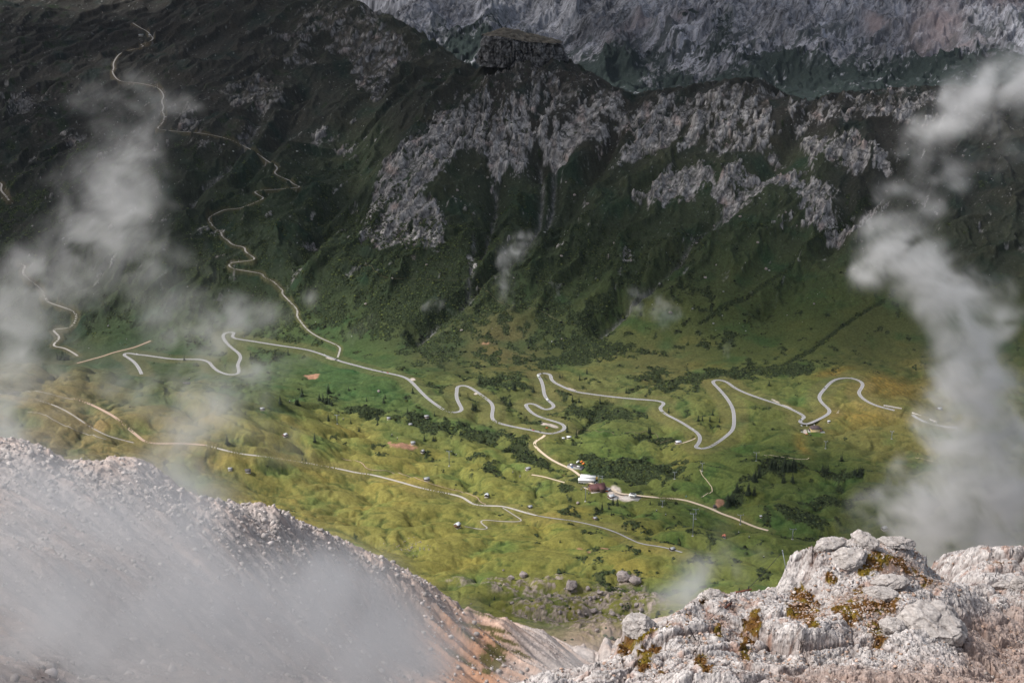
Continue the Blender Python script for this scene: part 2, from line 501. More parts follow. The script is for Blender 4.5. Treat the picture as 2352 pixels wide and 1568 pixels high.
# thin gullies of bare stones running down the slope: polylines in the picture
def polyline_mask(lines, width):
    out = np.zeros(U.shape, F)
    for ln in lines:
        for (a, b), (c, d) in zip(ln[:-1], ln[1:]):
            lo_u, hi_u = min(a, c) - 4 * width, max(a, c) + 4 * width
            lo_v, hi_v = min(b, d) - 4 * width, max(b, d) + 4 * width
            m = (U > lo_u) & (U < hi_u) & (V > lo_v) & (V < hi_v)
            if not m.any(): continue
            pu, pv = U[m] + 5 * nB[m], V[m] + 5 * nA[m]
            L2 = (c - a) ** 2 + (d - b) ** 2
            k = np.clip(((pu - a) * (c - a) + (pv - b) * (d - b)) / L2, 0, 1)
            dd = (pu - a - k * (c - a)) ** 2 + (pv - b - k * (d - b)) ** 2
            out[m] = np.maximum(out[m], np.exp(-dd / width ** 2))
    return out
GUL = [[(1140, 405), (1138, 460), (1120, 530), (1110, 560)], [(1242, 340), (1248, 420), (1240, 480), (1200, 560), (1100, 630), (1040, 690), (960, 760)], [(1275, 360), (1270, 450), (1255, 490)],
       [(1760, 380), (1650, 480), (1560, 580), (1480, 650), (1420, 700), (1380, 740)], [(600, 260), (560, 320), (520, 370), (440, 430)], [(840, 90), (830, 140), (835, 200)], [(1090, 540), (1085, 600), (1075, 640)]]
gul = polyline_mask(GUL, 5.0) * (Y2 < 5200)
STREAM = [[(2030, 690), (1960, 730), (1900, 775), (1850, 810), (1800, 840), (1700, 850), (1600, 862), (1500, 880), (1380, 930), (1330, 1000)], [(2000, 430), (1900, 520), (1760, 640), (1610, 740)]]
strm = polyline_mask(STREAM, 6.0) * (Y2 < 3600)

# ---- relief
hA = fbm2(X2 / 150 + 0.3 * nA, Y2 / 120, 4, 31)
hB = ridged2(X2 / 130 + 0.5 * hA, Y2 / 120, 3, 41, gain=.42)
Z = Z + mead * (11.0 * hA + 19 * (0.45 - hB) * sstep(2900, 2300, Y2)) * sstep(1250, 1500, Y2)
lobes = ridged2(X2 / 50 + 0.8 * hA, Y2 / 40 + hA, 3, 51, gain=.4)
Z = Z + mead * sstep(1400, 1600, Y2) * 5.0 * (0.45 - lobes)
Z = Z - 4 * strm * sstep(1.0, 0, slope * 0.7)
rills = ridged2((X2 - 0.62 * Y2) / 120 + 0.55 * hA, (Y2 + .5 * X2) / 520, 5, 61)
Z = Z + slope * (1 - cap) * ((rills - 0.5) * 44 * (1 - 0.35 * rock) * sstep(2800, 3150, Y2) + 10 * hA)
RAV = GUL[:5] + [[(1080, 170), (1010, 240), (930, 300), (830, 380), (760, 470), (700, 560)], [(1460, 215), (1400, 330), (1330, 430), (1260, 520)], [(1860, 235), (1800, 330), (1720, 420)], [(700, 200), (640, 300), (560, 400)], [(2040, 400), (1900, 560), (1760, 700)]]
gulw = polyline_mask(RAV, 26.0) * (Y2 < 5200)
Z = Z - 5 * gul - 34 * gulw
crag = ridged2(X2 / 60 + 0.25 * nA, Y2 / 75 + Z / 90, 6, 71)
ribs = ridged2(cX / 38 + .4 * nA, lX / 150, 5, 73, gain=.55)
Z = Z + np.maximum(rock, .35 * np.clip(rw, 0, 1)) * slope * (1 - 0.6 * cap) * (19 * (ribs - 0.40) + 7 * (crag - .35))
# terracing of the rock bands into steps and small walls
st = 30.0
q = (Z + 26 * nA + 0.10 * X2 + 6 * nB) / st
fq = q - np.floor(q)
terr = np.clip(0.55 + 1.3 * fbm2(X2 / 130, Y2 / 130, 3, 77), 0, 1)
Z = Z + rock * slope * (1 - cap) * 0.5 * terr * st * (sstep(0.2, 0.66, fq) - fq)
cF = X2 - .75 * (Y2 - 6500); lF = Y2 + .5 * X2
fr1 = ridged2(cF / 190 + .5 * nA, lF / 700, 5, 94, gain=.55)
mm = ridged2(X2 / 620 + Y2 / 1500, Y2 / 900 - X2 / 2400, 4, 81, gain=0.5)
mm2 = fbm2(X2 / 150 + Y2 / 420, Y2 / 330 - X2 / 500, 5, 86, gain=.55)
mm3 = ridged2((X2 + .7 * Y2) / 130 + mm2, (Y2 - .7 * X2) / 420, 4, 88)
Z = Z + far * (130 * (mm - 0.45) + 26 * mm2 + 70 * (fr1 - .4) + 3.5 * fbm2(cF / 20, lF / 60, 4, 91)) * sstep(5700, 6300, Y2 + 120 * nA)
Z = Z + (1 - far) * (0.22 + 1.1 * slope) * fbm2(X2 / 9, Y2 / 9, 3, 101) * sstep(1200, 1400, Y2)
bf = splats(U, V, [(1300, 1400, 130, 45, 1), (1440, 1380, 90, 40, 1), (1200, 1345, 100, 22, .8), (1400, 1450, 120, 45, .9), (1280, 1330, 20, 14, .7), (1440, 1328, 30, 10, .9), (1060, 1330, 60, 15, .5), (1310, 1350, 12, 12, 1)])
bfm = sstep(.25, .6, bf * (1 + 1.0 * nB + .8 * nA))
k1, kc1, _ = blocks2(X2 / 13 + .5 * nB, Y2 / 13, 7, .9)
k2, kc2, _ = blocks2(X2 / 5.5, Y2 / 5.5, 17, .9)
Z = Z + bfm * (3.0 * np.clip(k1, -.3, 1.2) * kc1 + 1.9 * np.clip(k2, -.2, 1.2) * kc2)
Z = Z.astype(F)
def fit_crest(line, y0, y1, sig, it=3):
    """raise or lower the crest so that the ridge line runs where the photograph shows it"""
    global Z
    lu = np.array([p_[0] for p_ in line], float); lv = np.array([p_[1] for p_ in line], float)
    j0, j1 = np.searchsorted(YY, (y0, y1))
    for _ in range(it):
        u_, v_ = project(X2[j0:j1], Y2[j0:j1], Z[j0:j1])
        k = v_.argmin(0); cidx = np.arange(NT)
        uc, vc, yc = u_[k, cidx], v_[k, cidx], YY[j0 + k]
        inside = sstep(lu[0] - 40, lu[0], uc) * sstep(lu[-1] + 40, lu[-1], uc)
        dz = (vc - np.interp(uc, lu, lv)) * yc / FOC * 1.0 * inside
        dz = np.convolve(np.pad(dz, 6, mode='edge'), np.ones(13) / 13, 'valid')
        yc = np.convolve(np.pad(yc, 12, mode='edge'), np.ones(25) / 25, 'valid')
        Z = (Z + dz[None] * np.exp(-((Y2 - yc[None]) / sig) ** 2)).astype(F)
RIDGE = [(880, 26), (920, 48), (960, 70), (1000, 95), (1040, 125), (1075, 148), (1098, 156), (1130, 150), (1200, 138), (1290, 134), (1318, 141), (1351, 163), (1394, 187), (1418, 203), (1451, 215), (1471, 220), (1481, 213), (1495, 205), (1530, 206), (1568, 199),
         (1614, 188), (1640, 187), (1678, 180), (1728, 176), (1748, 180), (1768, 192), (1801, 212), (1830, 224), (1854, 232), (1870, 227), (1918, 213), (1984, 207), (2041, 204), (2068, 198), (2134, 197), (2220, 197), (2352, 192), (2700, 190)]
HILL = [(-200, 824), (40, 830), (80, 832), (167, 838), (267, 856), (393, 876), (520, 891), (567, 903)]
fit_crest(HILL, 2180, 2480, 70)
fit_crest(RIDGE, 3600, 5200, 110)
cap = np.zeros(Z.shape, F)

def h_at(X, Y):
    """height of the sheet (bilinear)"""
    X = np.asarray(X, float); Y = np.asarray(Y, float)
    j = np.clip(np.searchsorted(YY, Y) - 1, 0, NY - 2); f = (Y - YY[j]) / (YY[j + 1] - YY[j])
    g = np.clip((X / Y - T0) / (T1 - T0) * (NT - 1), 0, NT - 1.001); i = g.astype(int); e = g - i
    return (Z[j, i] * (1 - e) + Z[j, i + 1] * e) * (1 - f) + (Z[j + 1, i] * (1 - e) + Z[j + 1, i + 1] * e) * f

def hit(u, v, ymin=1250.0):
    """where the ray through a picture point first meets the sheet"""
    u = np.atleast_1d(np.asarray(u, float)); v = np.atleast_1d(np.asarray(v, float))
    t, s = ray(u, v)
    out = np.zeros((len(u), 3))
    ys = np.arange(ymin, 8900, 1.5)
    j = np.clip(np.searchsorted(YY, ys) - 1, 0, NY - 2); f = (ys - YY[j]) / (YY[j + 1] - YY[j])
    for k in range(len(u)):
        i = int(np.clip((t[k] - T0) / (T1 - T0) * (NT - 1), 0, NT - 2))
        h = Z[j, i] * (1 - f) + Z[j + 1, i] * f
        a = np.nonzero(h >= CAMZ + s[k] * ys)[0]
        y = ys[a[0]] if len(a) else 8000.0
        out[k] = (t[k] * y, y, h_at(t[k] * y, y))
    return out
#@@
# ---------------------------------------------------------------- roads, tracks and paths: traced, draped on the land, the land cut flat under them
def conv(s, ou, ov):
    return [(ou + float(a.split(',')[0]) * .3335, ov + float(a.split(',')[1]) * .3335) for a in s.split()]
c1 = lambda s: conv(s, 0, 0)
c4 = lambda s: conv(s, 0, 522.5)
c5 = lambda s: conv(s, 784.4, 522.5)
c6 = lambda s: conv(s, 1567.6, 522.5)
c7 = lambda s: conv(s, 0, 1045)
c8 = lambda s: conv(s, 784.4, 1045)
c9 = lambda s: conv(s, 1567.6, 1045)
ROADS = [
 ('pass_road', 6.4, 'asphalt', c4("975,1010 960,975 930,930 880,895 852,880 858,867 890,865 940,875 1000,880 1100,895 1200,908 1300,908 1380,908 1440,925 1465,960 1500,990 1560,1012 1610,1015 1645,1005 1645,975 1635,950 1650,915 1660,890 1640,862 1590,825 1550,785 1532,750 1545,728 1590,720 1615,725 1605,740 1597,755 1630,768 1750,785 1900,810 2100,838 2180,860 2260,890")
  + c5("0,925 100,950 200,978 330,1005 440,1030 490,1070 540,1125 590,1175 650,1220 710,1260 760,1275 810,1272 832,1255 820,1230 800,1195 790,1160 795,1120 795,1100 820,1088 860,1090 900,1110 950,1145 1000,1180 1035,1210 1045,1245 1035,1290 1040,1325 1075,1345 1150,1365 1250,1385 1330,1400 1400,1418 1450,1420 1510,1405 1540,1385 1530,1360 1500,1345 1430,1325 1350,1300 1310,1275 1280,1245 1265,1220 1285,1212 1330,1215 1370,1240 1400,1255 1440,1250 1465,1235 1455,1215 1420,1190 1395,1150 1390,1100 1375,1050 1352,1020 1360,1007 1400,1003 1440,1012 1442,1040 1460,1065 1520,1095 1600,1130 1700,1145 1850,1165 2000,1180 2150,1190 2210,1200 2225,1215 2195,1235 2195,1255 2230,1285 2290,1315")
  + c6("0,1345 60,1385 105,1415 125,1450 110,1490 85,1510 110,1525 180,1518 250,1475 310,1430 350,1390 357,1330 350,1250 310,1180 250,1110 205,1068 215,1052 260,1050 310,1065 350,1100 430,1140 560,1185 700,1230 790,1270 840,1300 835,1315 805,1330 815,1350 860,1355 910,1335 980,1300 1015,1275 1010,1250 970,1220 940,1180 945,1150 985,1105 1020,1065 1070,1040 1150,1035 1210,1050 1245,1075 1235,1105 1210,1135 1230,1170 1290,1210 1360,1235 1430,1252 1470,1262") ),
 ('pass_road', 6.4, 'asphalt', c6("1585,1290 1610,1310 1680,1345 1800,1372 1900,1380")),
 ('gravel_road', 3.8, 'gravel', c1("915,160 960,190 1020,220 1035,245 1060,265 1030,290 960,305 1000,322 900,345 830,365 800,400 778,440 785,475 770,495 800,545 840,565 920,568 1000,582 1085,602 1120,640 1130,670 1110,700 1130,740 1115,765 1135,800 1120,850 1085,880 1090,892 1200,905 1380,917 1480,935 1580,960 1700,1015 1790,1070 1840,1110 1905,1145 1912,1165 1885,1190 1920,1215 1990,1240 2020,1270 2080,1290 2000,1298 1880,1308 1745,1315 1770,1340 1825,1365 1780,1385 1700,1420 1640,1438 1550,1442 1490,1470 1430,1500 1450,1535")
  + c4("1475,5 1525,30 1525,60 1570,90 1600,122 1690,135 1685,165 1730,195 1758,215 1740,228 1600,240 1570,258 1600,285 1700,300 1815,320 1805,335 1890,375 1915,405 1950,435 1940,455 1990,505 2030,545 2052,575 2042,610 2080,660 2120,710 2200,760 2300,800 2345,825 2340,850 2325,898")),
 ('forest_track', 4.4, 'gravel', c4("135,250 180,262 150,310 190,350 250,395 290,435 320,500 330,515 420,545 510,575 530,610 515,660 480,690 430,698 380,698 365,712 400,740 412,765 370,800 370,820 440,828 500,860 540,888")),
 ('stony_stream_bed', 4.0, 'pink', c4("530,935 600,917 640,905 700,890 800,855 920,830 1040,780")),
 ('forest_track', 4.5, 'gravel', c1("0,1260 15,1270 2,1310 40,1350 65,1385")),
 ('ridge_track', 5.0, 'pink', c4("510,1180 620,1215 720,1265 800,1310 880,1380 940,1430 1000,1480 1100,1490 1250,1485 1420,1500")),
 ('meadow_path', 1.6, 'gravel', c4("0,1150 150,1128 280,1130 400,1155 510,1180")),
 ('meadow_path', 2.6, 'gravel', c4("260,1190 350,1215 450,1260 530,1310 600,1360 650,1390 740,1435 830,1460 930,1485")),
 ('meadow_path', 1.5, 'gravel', c4("190,1268 290,1278 380,1330 460,1370 560,1410 740,1460")),
 ('walking_road', 4.6, 'pale', c4("1420,1500 1550,1535 1660,1560") + c7("1800,8 2000,35 2200,70") + c8("0,98 100,122 200,133 300,158 420,190 520,220 620,243 750,268 830,288 870,315 910,342 1000,350 1100,350 1180,370 1260,395 1350,418")),
 ('walking_road', 3.0, 'asphalt', c8("1350,418 1450,435 1580,450 1700,475 1800,500 1900,535 1980,575 2060,612 2200,630 2280,650 2351,672")),
 ('earth_path', 1.4, 'pink', c8("0,20 80,32 140,50 180,92 260,98 350,115 480,150 600,185 720,218 830,250 930,285 955,320 1000,338")),
 ('hut_track', 2.2, 'gravel', c8("1110,362 1160,395 1215,430 1248,450 1220,460 1100,457 980,445 950,455 975,480 1015,505 960,513 840,490")),
 ('station_road', 5.0, 'sand', c5("1400,1430 1380,1450 1335,1470 1325,1490 1345,1520 1400,1567") + c8("1450,35 1520,70 1590,100 1640,140 1655,155")),
 ('station_road', 4.0, 'sand', c8("1640,150 1570,160 1545,180")),
 ('station_road', 3.4, 'sand', c8("1310,135 1400,150 1500,180 1620,210 1720,240")),
 ('station_road', 5.0, 'sand', c8("1655,155 1710,196 1790,214 1860,232 1905,265 1960,270 2100,285 2200,295 2351,305") + c9("100,335 200,370 270,405 350,430 450,475 530,505 595,520")),
 ('farm_path', 3.0, 'sand', c6("-40,1490 0,1485 60,1465 95,1448")),
 ('farm_path', 1.3, 'sand', c9("560,0 700,12 780,28 850,30 875,15")),
 ('farm_path', 1.3, 'sand', c9("1600,15 1700,35 1770,42")),
 ('farm_path', 1.2, 'sand', c9("120,100 135,130 180,180 210,230 195,260 120,290")),
 ('hill_path', 1.5, 'earth', c5("0,205 110,235 210,268 250,320 320,345 500,350 700,362 870,355 920,400 1010,440 1070,500 1150,530 1240,540 1400,580 1460,625 1570,660 1700,677")),
 ('earth_path', 1.6, 'earth', c5("1620,1440 1630,1395 1700,1385 1750,1410 1850,1400 1885,1430")),
 ('earth_path', 1.6, 'earth', c5("1950,1415 2000,1400 2040,1425 2090,1400 2150,1410 2190,1440 2160,1490 2250,1460 2300,1465")),
]
def resample(P, step):
    P = np.asarray(P, float)
    d = np.concatenate([[0], np.cumsum(np.linalg.norm(np.diff(P[:, :2], axis=0), axis=1))])
    s = np.arange(0, d[-1], step)
    return np.stack([np.interp(s, d, P[:, k]) for k in range(P.shape[1])], 1)

def smooth_line(P, it):
    for _ in range(it):
        P[1:-1] = 0.25 * P[:-2] + 0.5 * P[1:-1] + 0.25 * P[2:]
    return P

def chaikin(P, n=2):
    P = np.asarray(P, float)
    for _ in range(n):
        a = P[:-1] * .75 + P[1:] * .25; b = P[:-1] * .25 + P[1:] * .75
        P = np.concatenate([P[:1], np.stack([a, b], 1).reshape(-1, 2), P[-1:]])
    return P

road_lines = []
Zs = Z.copy()
carve_w = np.zeros(Z.shape, F)
for name, wid, kind, ln in ROADS:
    uv = resample(chaikin(ln, 2), 1.6)
    P = hit(uv[:, 0], uv[:, 1])
    # a ray that slips over a crest lands far behind: drop such points
    med = np.median(np.stack([P[np.clip(np.arange(len(P)) + k, 0, len(P) - 1), 1] for k in range(-9, 10)]), 0)
    ok = np.abs(P[:, 1] - med) < 40
    P, uv = P[ok], uv[ok]
    zz = P[:, 2].copy()
    for _ in range(150 if wid > 3 else 25):
        zz[1:-1] = .25 * zz[:-2] + .5 * zz[1:-1] + .25 * zz[2:]
    t_, s_ = ray(uv[:, 0], uv[:, 1])                   # the road keeps an even grade; it stays on its line of sight
    yy = (zz - CAMZ) / s_
    P = resample(np.column_stack([t_ * yy, yy, zz]), 2.0)
    P = smooth_line(P, 6 if wid > 2 else 3)
    road_lines.append((name, wid, kind, P))
    if wid < 2: continue
    hw = wid / 2 + 1.6; fall = 24.0 if name == 'walking_road' else 32.0 if name == 'pass_road' else 11.0 if wid > 4 else 6.0
    rad = hw + fall
    for x, y, zc in P[::2]:
        j0, j1 = np.searchsorted(YY, (y - rad, y + rad))
        i0 = int((( x - rad) / y - T0) / (T1 - T0) * (NT - 1)); i1 = int(((x + rad) / y - T0) / (T1 - T0) * (NT - 1)) + 2
        if i0 < 0 or i1 >= NT: continue
        d = np.hypot(X2[j0:j1, i0:i1] - x, Y2[j0:j1, i0:i1] - y)
        w = sstep(rad, hw, d).astype(F)
        sub = carve_w[j0:j1, i0:i1]
        m = w > sub
        Zs[j0:j1, i0:i1] = np.where(m, Z[j0:j1, i0:i1] * (1 - w) + zc * w, Zs[j0:j1, i0:i1])
        carve_w[j0:j1, i0:i1] = np.maximum(sub, w)
Z = Zs

# levelled pads under buildings and yards: (u, v, half size)
PADS = {'station': c8("1690,186")[0] + (26,), 'lodge': c8("1764,244")[0] + (20,), 'chair': c8("2000,300")[0] + (22,), 'inn': c6("915,1398")[0] + (30,), 'cafe': c8("1857,290")[0] + (13,), 'bar': c8("1830,248")[0] + (10,)}
pad_at = {}
for k, (u, v, r) in PADS.items():
    p = hit(u, v)[0]
    m = np.hypot(X2 - p[0], Y2 - p[1])
    zc = float(Z[m < r * 0.7].mean())
    w = sstep(r * 1.5, r, m)
    Z = Z * (1 - w) + zc * w
    pad_at[k] = np.array([p[0], p[1], zc])

# ---------------------------------------------------------------- land colours (true surface colours: grass, shrub, stone)
GRASS = [(150, 950, .15, .115, .040), (400, 1000, .15, .12, .035), (650, 1060, .17, .15, .026), (800, 1000, .17, .155, .025), (900, 1100, .18, .16, .024), (1100, 1100, .14, .145, .022),
         (700, 1180, .16, .14, .025), (1000, 1250, .16, .145, .020), (1250, 1230, .15, .14, .019), (1400, 1300, .13, .125, .018), (1150, 1340, .11, .115, .016), (1500, 1250, .12, .125, .018),
         (1700, 1230, .095, .115, .018), (1600, 1150, .065, .105, .018), (1400, 1050, .075, .105, .018), (1550, 1040, .11, .115, .020), (1700, 1060, .075, .10, .018), (1950, 960, .105, .10, .022),
         (2050, 1000, .105, .095, .02), (2100, 900, .095, .085, .02), (1850, 900, .085, .10, .02), (1900, 1100, .055, .085, .016), (1800, 1180, .06, .085, .016), (2000, 1150, .06, .075, .018), (2250, 1100, .07, .075, .025),
         (870, 900, .045, .085, .022), (950, 920, .06, .095, .022), (780, 870, .04, .08, .022), (1120, 920, .085, .10, .022), (1350, 860, .095, .10, .025), (1500, 840, .10, .095, .025), (1450, 950, .075, .09, .02),
         (1000, 800, .055, .060, .020), (1150, 790, .085, .070, .022), (1300, 760, .05, .062, .018), (600, 850, .05, .08, .025), (350, 820, .045, .065, .025), (100, 760, .025, .034, .02), (300, 800, .035, .055, .022),
         (1500, 720, .075, .088, .018), (1700, 740, .06, .075, .017), (1850, 650, .05, .07, .015), (2000, 800, .065, .07, .018), (2200, 800, .04, .05, .018), (1700, 550, .045, .065, .014), (1550, 480, .045, .062, .014),
         (1400, 600, .042, .06, .015), (1200, 600, .035, .052, .016), (1200, 480, .033, .052, .015), (1000, 650, .03, .042, .016), (800, 600, .028, .042, .016), (850, 330, .075, .10, .02), (780, 480, .03, .045, .016),
         (600, 480, .035, .055, .015), (600, 620, .03, .045, .018), (450, 550, .028, .038, .017), (1250, 190, .038, .030, .020), (1350, 220, .045, .036, .02), (1150, 250, .035, .032, .02), (1000, 120, .06, .062, .02), (950, 260, .036, .045, .017),
         (1900, 270, .04, .031, .021), (1750, 240, .045, .036, .02), (2050, 300, .036, .030, .021), (1960, 400, .036, .035, .02), (2200, 400, .03, .030, .02), (1780, 450, .05, .065, .015), (2250, 600, .03, .034, .017),
         (700, 250, .028, .034, .018), (500, 120, .028, .026, .019), (300, 60, .030, .024, .019), (100, 150, .026, .022, .018), (200, 400, .026, .024, .019), (50, 600, .024, .026, .019), (450, 200, .03, .027, .02), (1850, 330, .06, .08, .016)]
# the colour of the grass, by place
du_, dv_ = U[::6, ::6], V[::6, ::6]
gc = idw(du_, dv_, GRASS)
jy = np.linspace(0, gc.shape[0] - 1, NY); jx = np.linspace(0, gc.shape[1] - 1, NT)
a0 = np.clip(jy.astype(int), 0, gc.shape[0] - 2); b0 = np.clip(jx.astype(int), 0, gc.shape[1] - 2)
fa = (jy - a0)[:, None, None].astype(F); fb = (jx - b0)[None, :, None].astype(F)
g1 = gc[a0] * (1 - fa) + gc[a0 + 1] * fa
colr = (g1[:, b0] * (1 - fb) + g1[:, b0 + 1] * fb).astype(F)

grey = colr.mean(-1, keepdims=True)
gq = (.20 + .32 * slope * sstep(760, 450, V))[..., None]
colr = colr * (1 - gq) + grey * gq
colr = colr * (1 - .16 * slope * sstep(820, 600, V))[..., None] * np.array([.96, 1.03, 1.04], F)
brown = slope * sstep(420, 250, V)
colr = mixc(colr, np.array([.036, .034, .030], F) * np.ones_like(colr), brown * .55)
n1 = fbm2(X2 / 60, Y2 / 60, 5, 131)
n2 = fbm2(X2 / 8, Y2 / 11, 4, 141)
n3 = perlin2(X2 / 3.1, Y2 / 3.7, 151)
# drier and greener drifts
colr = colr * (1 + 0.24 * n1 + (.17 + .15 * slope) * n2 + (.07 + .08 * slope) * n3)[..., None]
mboost = mead * sstep(600, 900, V)
colr = colr * (1 + np.array([.18, .10, .06], F) * mboost[..., None])
dry = sstep(0.05, 0.55, fbm2(X2 / 110 + 3, Y2 / 60, 4, 161)) * (1 - 0.4 * slope)
colr = colr * (1 + dry[..., None] * np.array([.26, .12, .03], F))
green = sstep(0.0, 0.5, fbm2(X2 / 90 - 7, Y2 / 80, 4, 171))
colr = colr * (1 - green[..., None] * np.array([.34, .10, .10], F))
low = np.maximum(sstep(0.52, 0.80, lobes), sstep(.62, .85, hB)) * mead                              # rushes and heather in the hollows between hummocks
colr = colr * (1 - np.array([.50, .40, .36], F) * (low * sstep(-0.35, 0.2, n1 + n2))[..., None])

# shrub density by place
SHRUB = [(400, 1000, .0), (700, 1050, .03), (900, 1120, .03), (1000, 1250, .05), (1250, 1200, .22), (1400, 1220, .32), (1150, 1270, .1), (1550, 1180, .3), (1650, 1120, .1), (1100, 1330, .03), (1850, 1120, .25), (1950, 1040, .15), (2000, 980, .05), (1900, 950, .08), (1700, 900, .18),
         (1550, 1000, .22), (1420, 1030, .2), (1350, 860, .22), (1500, 845, .18), (1100, 1060, .22), (950, 1030, .2), (800, 990, .12), (1000, 910, .25), (1150, 930, .35), (850, 890, .1), (720, 870, .12), (200, 900, 0),
         (600, 760, .5), (700, 700, .62), (900, 680, .66), (1000, 760, .62), (1150, 790, .42), (1300, 740, .6), (1100, 650, .66), (1200, 620, .6), (1400, 640, .6), (1250, 540, .5), (1000, 590, .6), (800, 560, .62), (650, 480, .4), (500, 640, .5), (300, 600, .5), (100, 680, .55), (150, 540, .45), (400, 450, .35),
         (1550, 620, .42), (1500, 720, .25), (1700, 600, .2), (1700, 740, .38), (1900, 700, .2), (1850, 810, .3), (2100, 700, .2), (1500, 450, .15), (1300, 400, .15), (1000, 400, .2), (700, 300, .2), (1800, 400, .1), (2000, 350, .1), (400, 150, .15), (100, 250, .3)]
SHS = [(850, 945, 70, 14, .6, 8), (975, 975, 50, 16, .65, 15), (1100, 1000, 55, 14, .6, 12), (1200, 1035, 36, 16, .7, 25), (1240, 1065, 34, 16, .6, 20), (1085, 913, 26, 10, .5), (1022, 885, 50, 7, .5), (1215, 945, 12, 16, .6), (1255, 957, 40, 9, .6, 15), (1252, 912, 14, 22, .6), (1300, 908, 20, 12, .4), (1385, 950, 90, 15, .7), (1530, 885, 46, 20, .6, -5),
       (1330, 818, 100, 14, .6, -10), (1450, 808, 90, 12, .4), (1590, 872, 45, 14, .75), (1700, 856, 110, 12, .8, -4), (1830, 850, 40, 10, .6), (1510, 866, 45, 16, .4), (1450, 1078, 100, 24, .85), (1370, 1055, 40, 12, .6, 20), (1540, 1085, 40, 18, .6), (1780, 1080, 44, 16, .7), (1935, 1088, 46, 14, .7), (1720, 1110, 30, 16, .5), (1690, 1140, 26, 14, .6), (1830, 1195, 60, 14, .6, 15), (1930, 1150, 80, 12, .5),
       (1850, 1235, 50, 12, .5), (1340, 1120, 30, 8, .6), (1300, 1128, 18, 8, .5), (1000, 1045, 30, 10, .3), (1130, 1080, 40, 16, .4, 30), (1500, 1010, 60, 7, .4), (1840, 980, 14, 12, .3), (1870, 955, 26, 8, .5), (1650, 1000, 20, 8, .4), (1380, 800, 100, 20, .3), (1740, 520, 60, 20, .2), (750, 915, 30, 10, .4), (1150, 880, 60, 20, .3)]
sh = idw(U[::4, ::4], V[::4, ::4], SHRUB, 4.0)[..., 0] + 1.35 * splats(U[::4, ::4], V[::4, ::4], SHS) - .6 * splats(U[::4, ::4], V[::4, ::4], [(1400, 1062, 26, 8, 1), (1530, 610, 30, 14, .8), (1370, 660, 50, 14, .7), (1390, 635, 30, 10, .7), (1480, 735, 60, 14, .5), (1240, 860, 6, 6, .4)])
jy4 = np.arange(NY) / 4.0; jx4 = np.arange(NT) / 4.0
a4 = np.clip(jy4.astype(int), 0, sh.shape[0] - 2); b4 = np.clip(jx4.astype(int), 0, sh.shape[1] - 2)
f4 = (jy4 - a4)[:, None]; e4 = (jx4 - b4)[None]
s1_ = sh[a4] * (1 - f4) + sh[a4 + 1] * f4
sh = (s1_[:, b4] * (1 - e4) + s1_[:, b4 + 1] * e4).astype(F)
sn = fbm2(X2 / 26, Y2 / 34, 5, 181, gain=.62) + 0.35 * n1 + 0.25 * hA - 0.35 * strm
shrub = sstep(0.0, 0.14, sh - 0.44 + 0.85 * sn) * sstep(1400, 1550, Y2) * (1 - far)
shrub = np.maximum(shrub, sstep(.35, .6, strm * (1 + .9 * n2 + .5 * n1)) * .8)
shrub = shrub * (1 - sstep(.2, .6, carve_w))
colr = mixc(colr, np.array([.022, .031, .017], F) * (1 + 0.5 * n2 + .4 * n3)[..., None], np.clip(shrub, 0, 1) * .85)

# rock faces
crk = np.abs(perlin2(X2 / 7 + 0.6 * nA, (Z - 0.3 * Y2) / 9, 191)) * np.abs(perlin2(X2 / 2.6, (Z + .2 * Y2) / 5, 192)) * 4
tone = np.clip(0.62 + 0.55 * nB + 0.45 * (crag - .4) + 0.3 * n3, 0.12, 1.5) * (0.35 + 0.65 * sstep(0.0, 0.22, crk))
rc = np.array([.235, .235, .25], F) * tone[..., None]
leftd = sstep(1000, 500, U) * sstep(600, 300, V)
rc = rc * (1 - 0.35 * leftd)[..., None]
warm = sstep(0.15, .5, fbm2(X2 / 40, Z / 30, 3, 201))
rc = mixc(rc, rc * np.array([1.15, .92, .85], F), warm * .6)
steep = np.hypot(np.gradient(Z, axis=0) / np.gradient(Y2, axis=0), np.gradient(Z, axis=1) / np.gradient(X2, axis=1))
rk = rock * np.clip(0.22 + 1.1 * sstep(0.42, 0.9, steep + .40 * nB), 0, 1)
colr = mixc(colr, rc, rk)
stain = cap * sstep(1.0, 0.86, br) 
colr = mixc(colr, np.array([.05, .042, .03], F) * (1 + .6 * nB)[..., None], np.clip(stain, 0, 1) * .8)
band = cap * (1 - sstep(1.0, .86, br)) + 0
colr = mixc(colr, np.array([.12, .12, .125], F) * (0.35 + 1.3 * np.clip(perlin2(X2 / 6, Z / 40, 205) + .45, 0, 1))[..., None], np.clip(band * 1.4, 0, 1) * (Y2 < 5000))
# stony gullies and scree fans
colr = mixc(colr, np.array([.17, .165, .165], F) * (0.6 + 0.9 * np.clip(n3 + .5, 0, 1))[..., None], np.clip(gul * (0.5 + .9 * n2), 0, 1) * .9)
spk = sstep(.62, .9, perlin2(X2 / 3.3 + 9, Y2 / 4.4, 207) + 0.3 * n2) * slope * sstep(700, 400, V) * (1 - shrub)
colr = mixc(colr, np.array([.22, .22, .22], F), spk * .7)

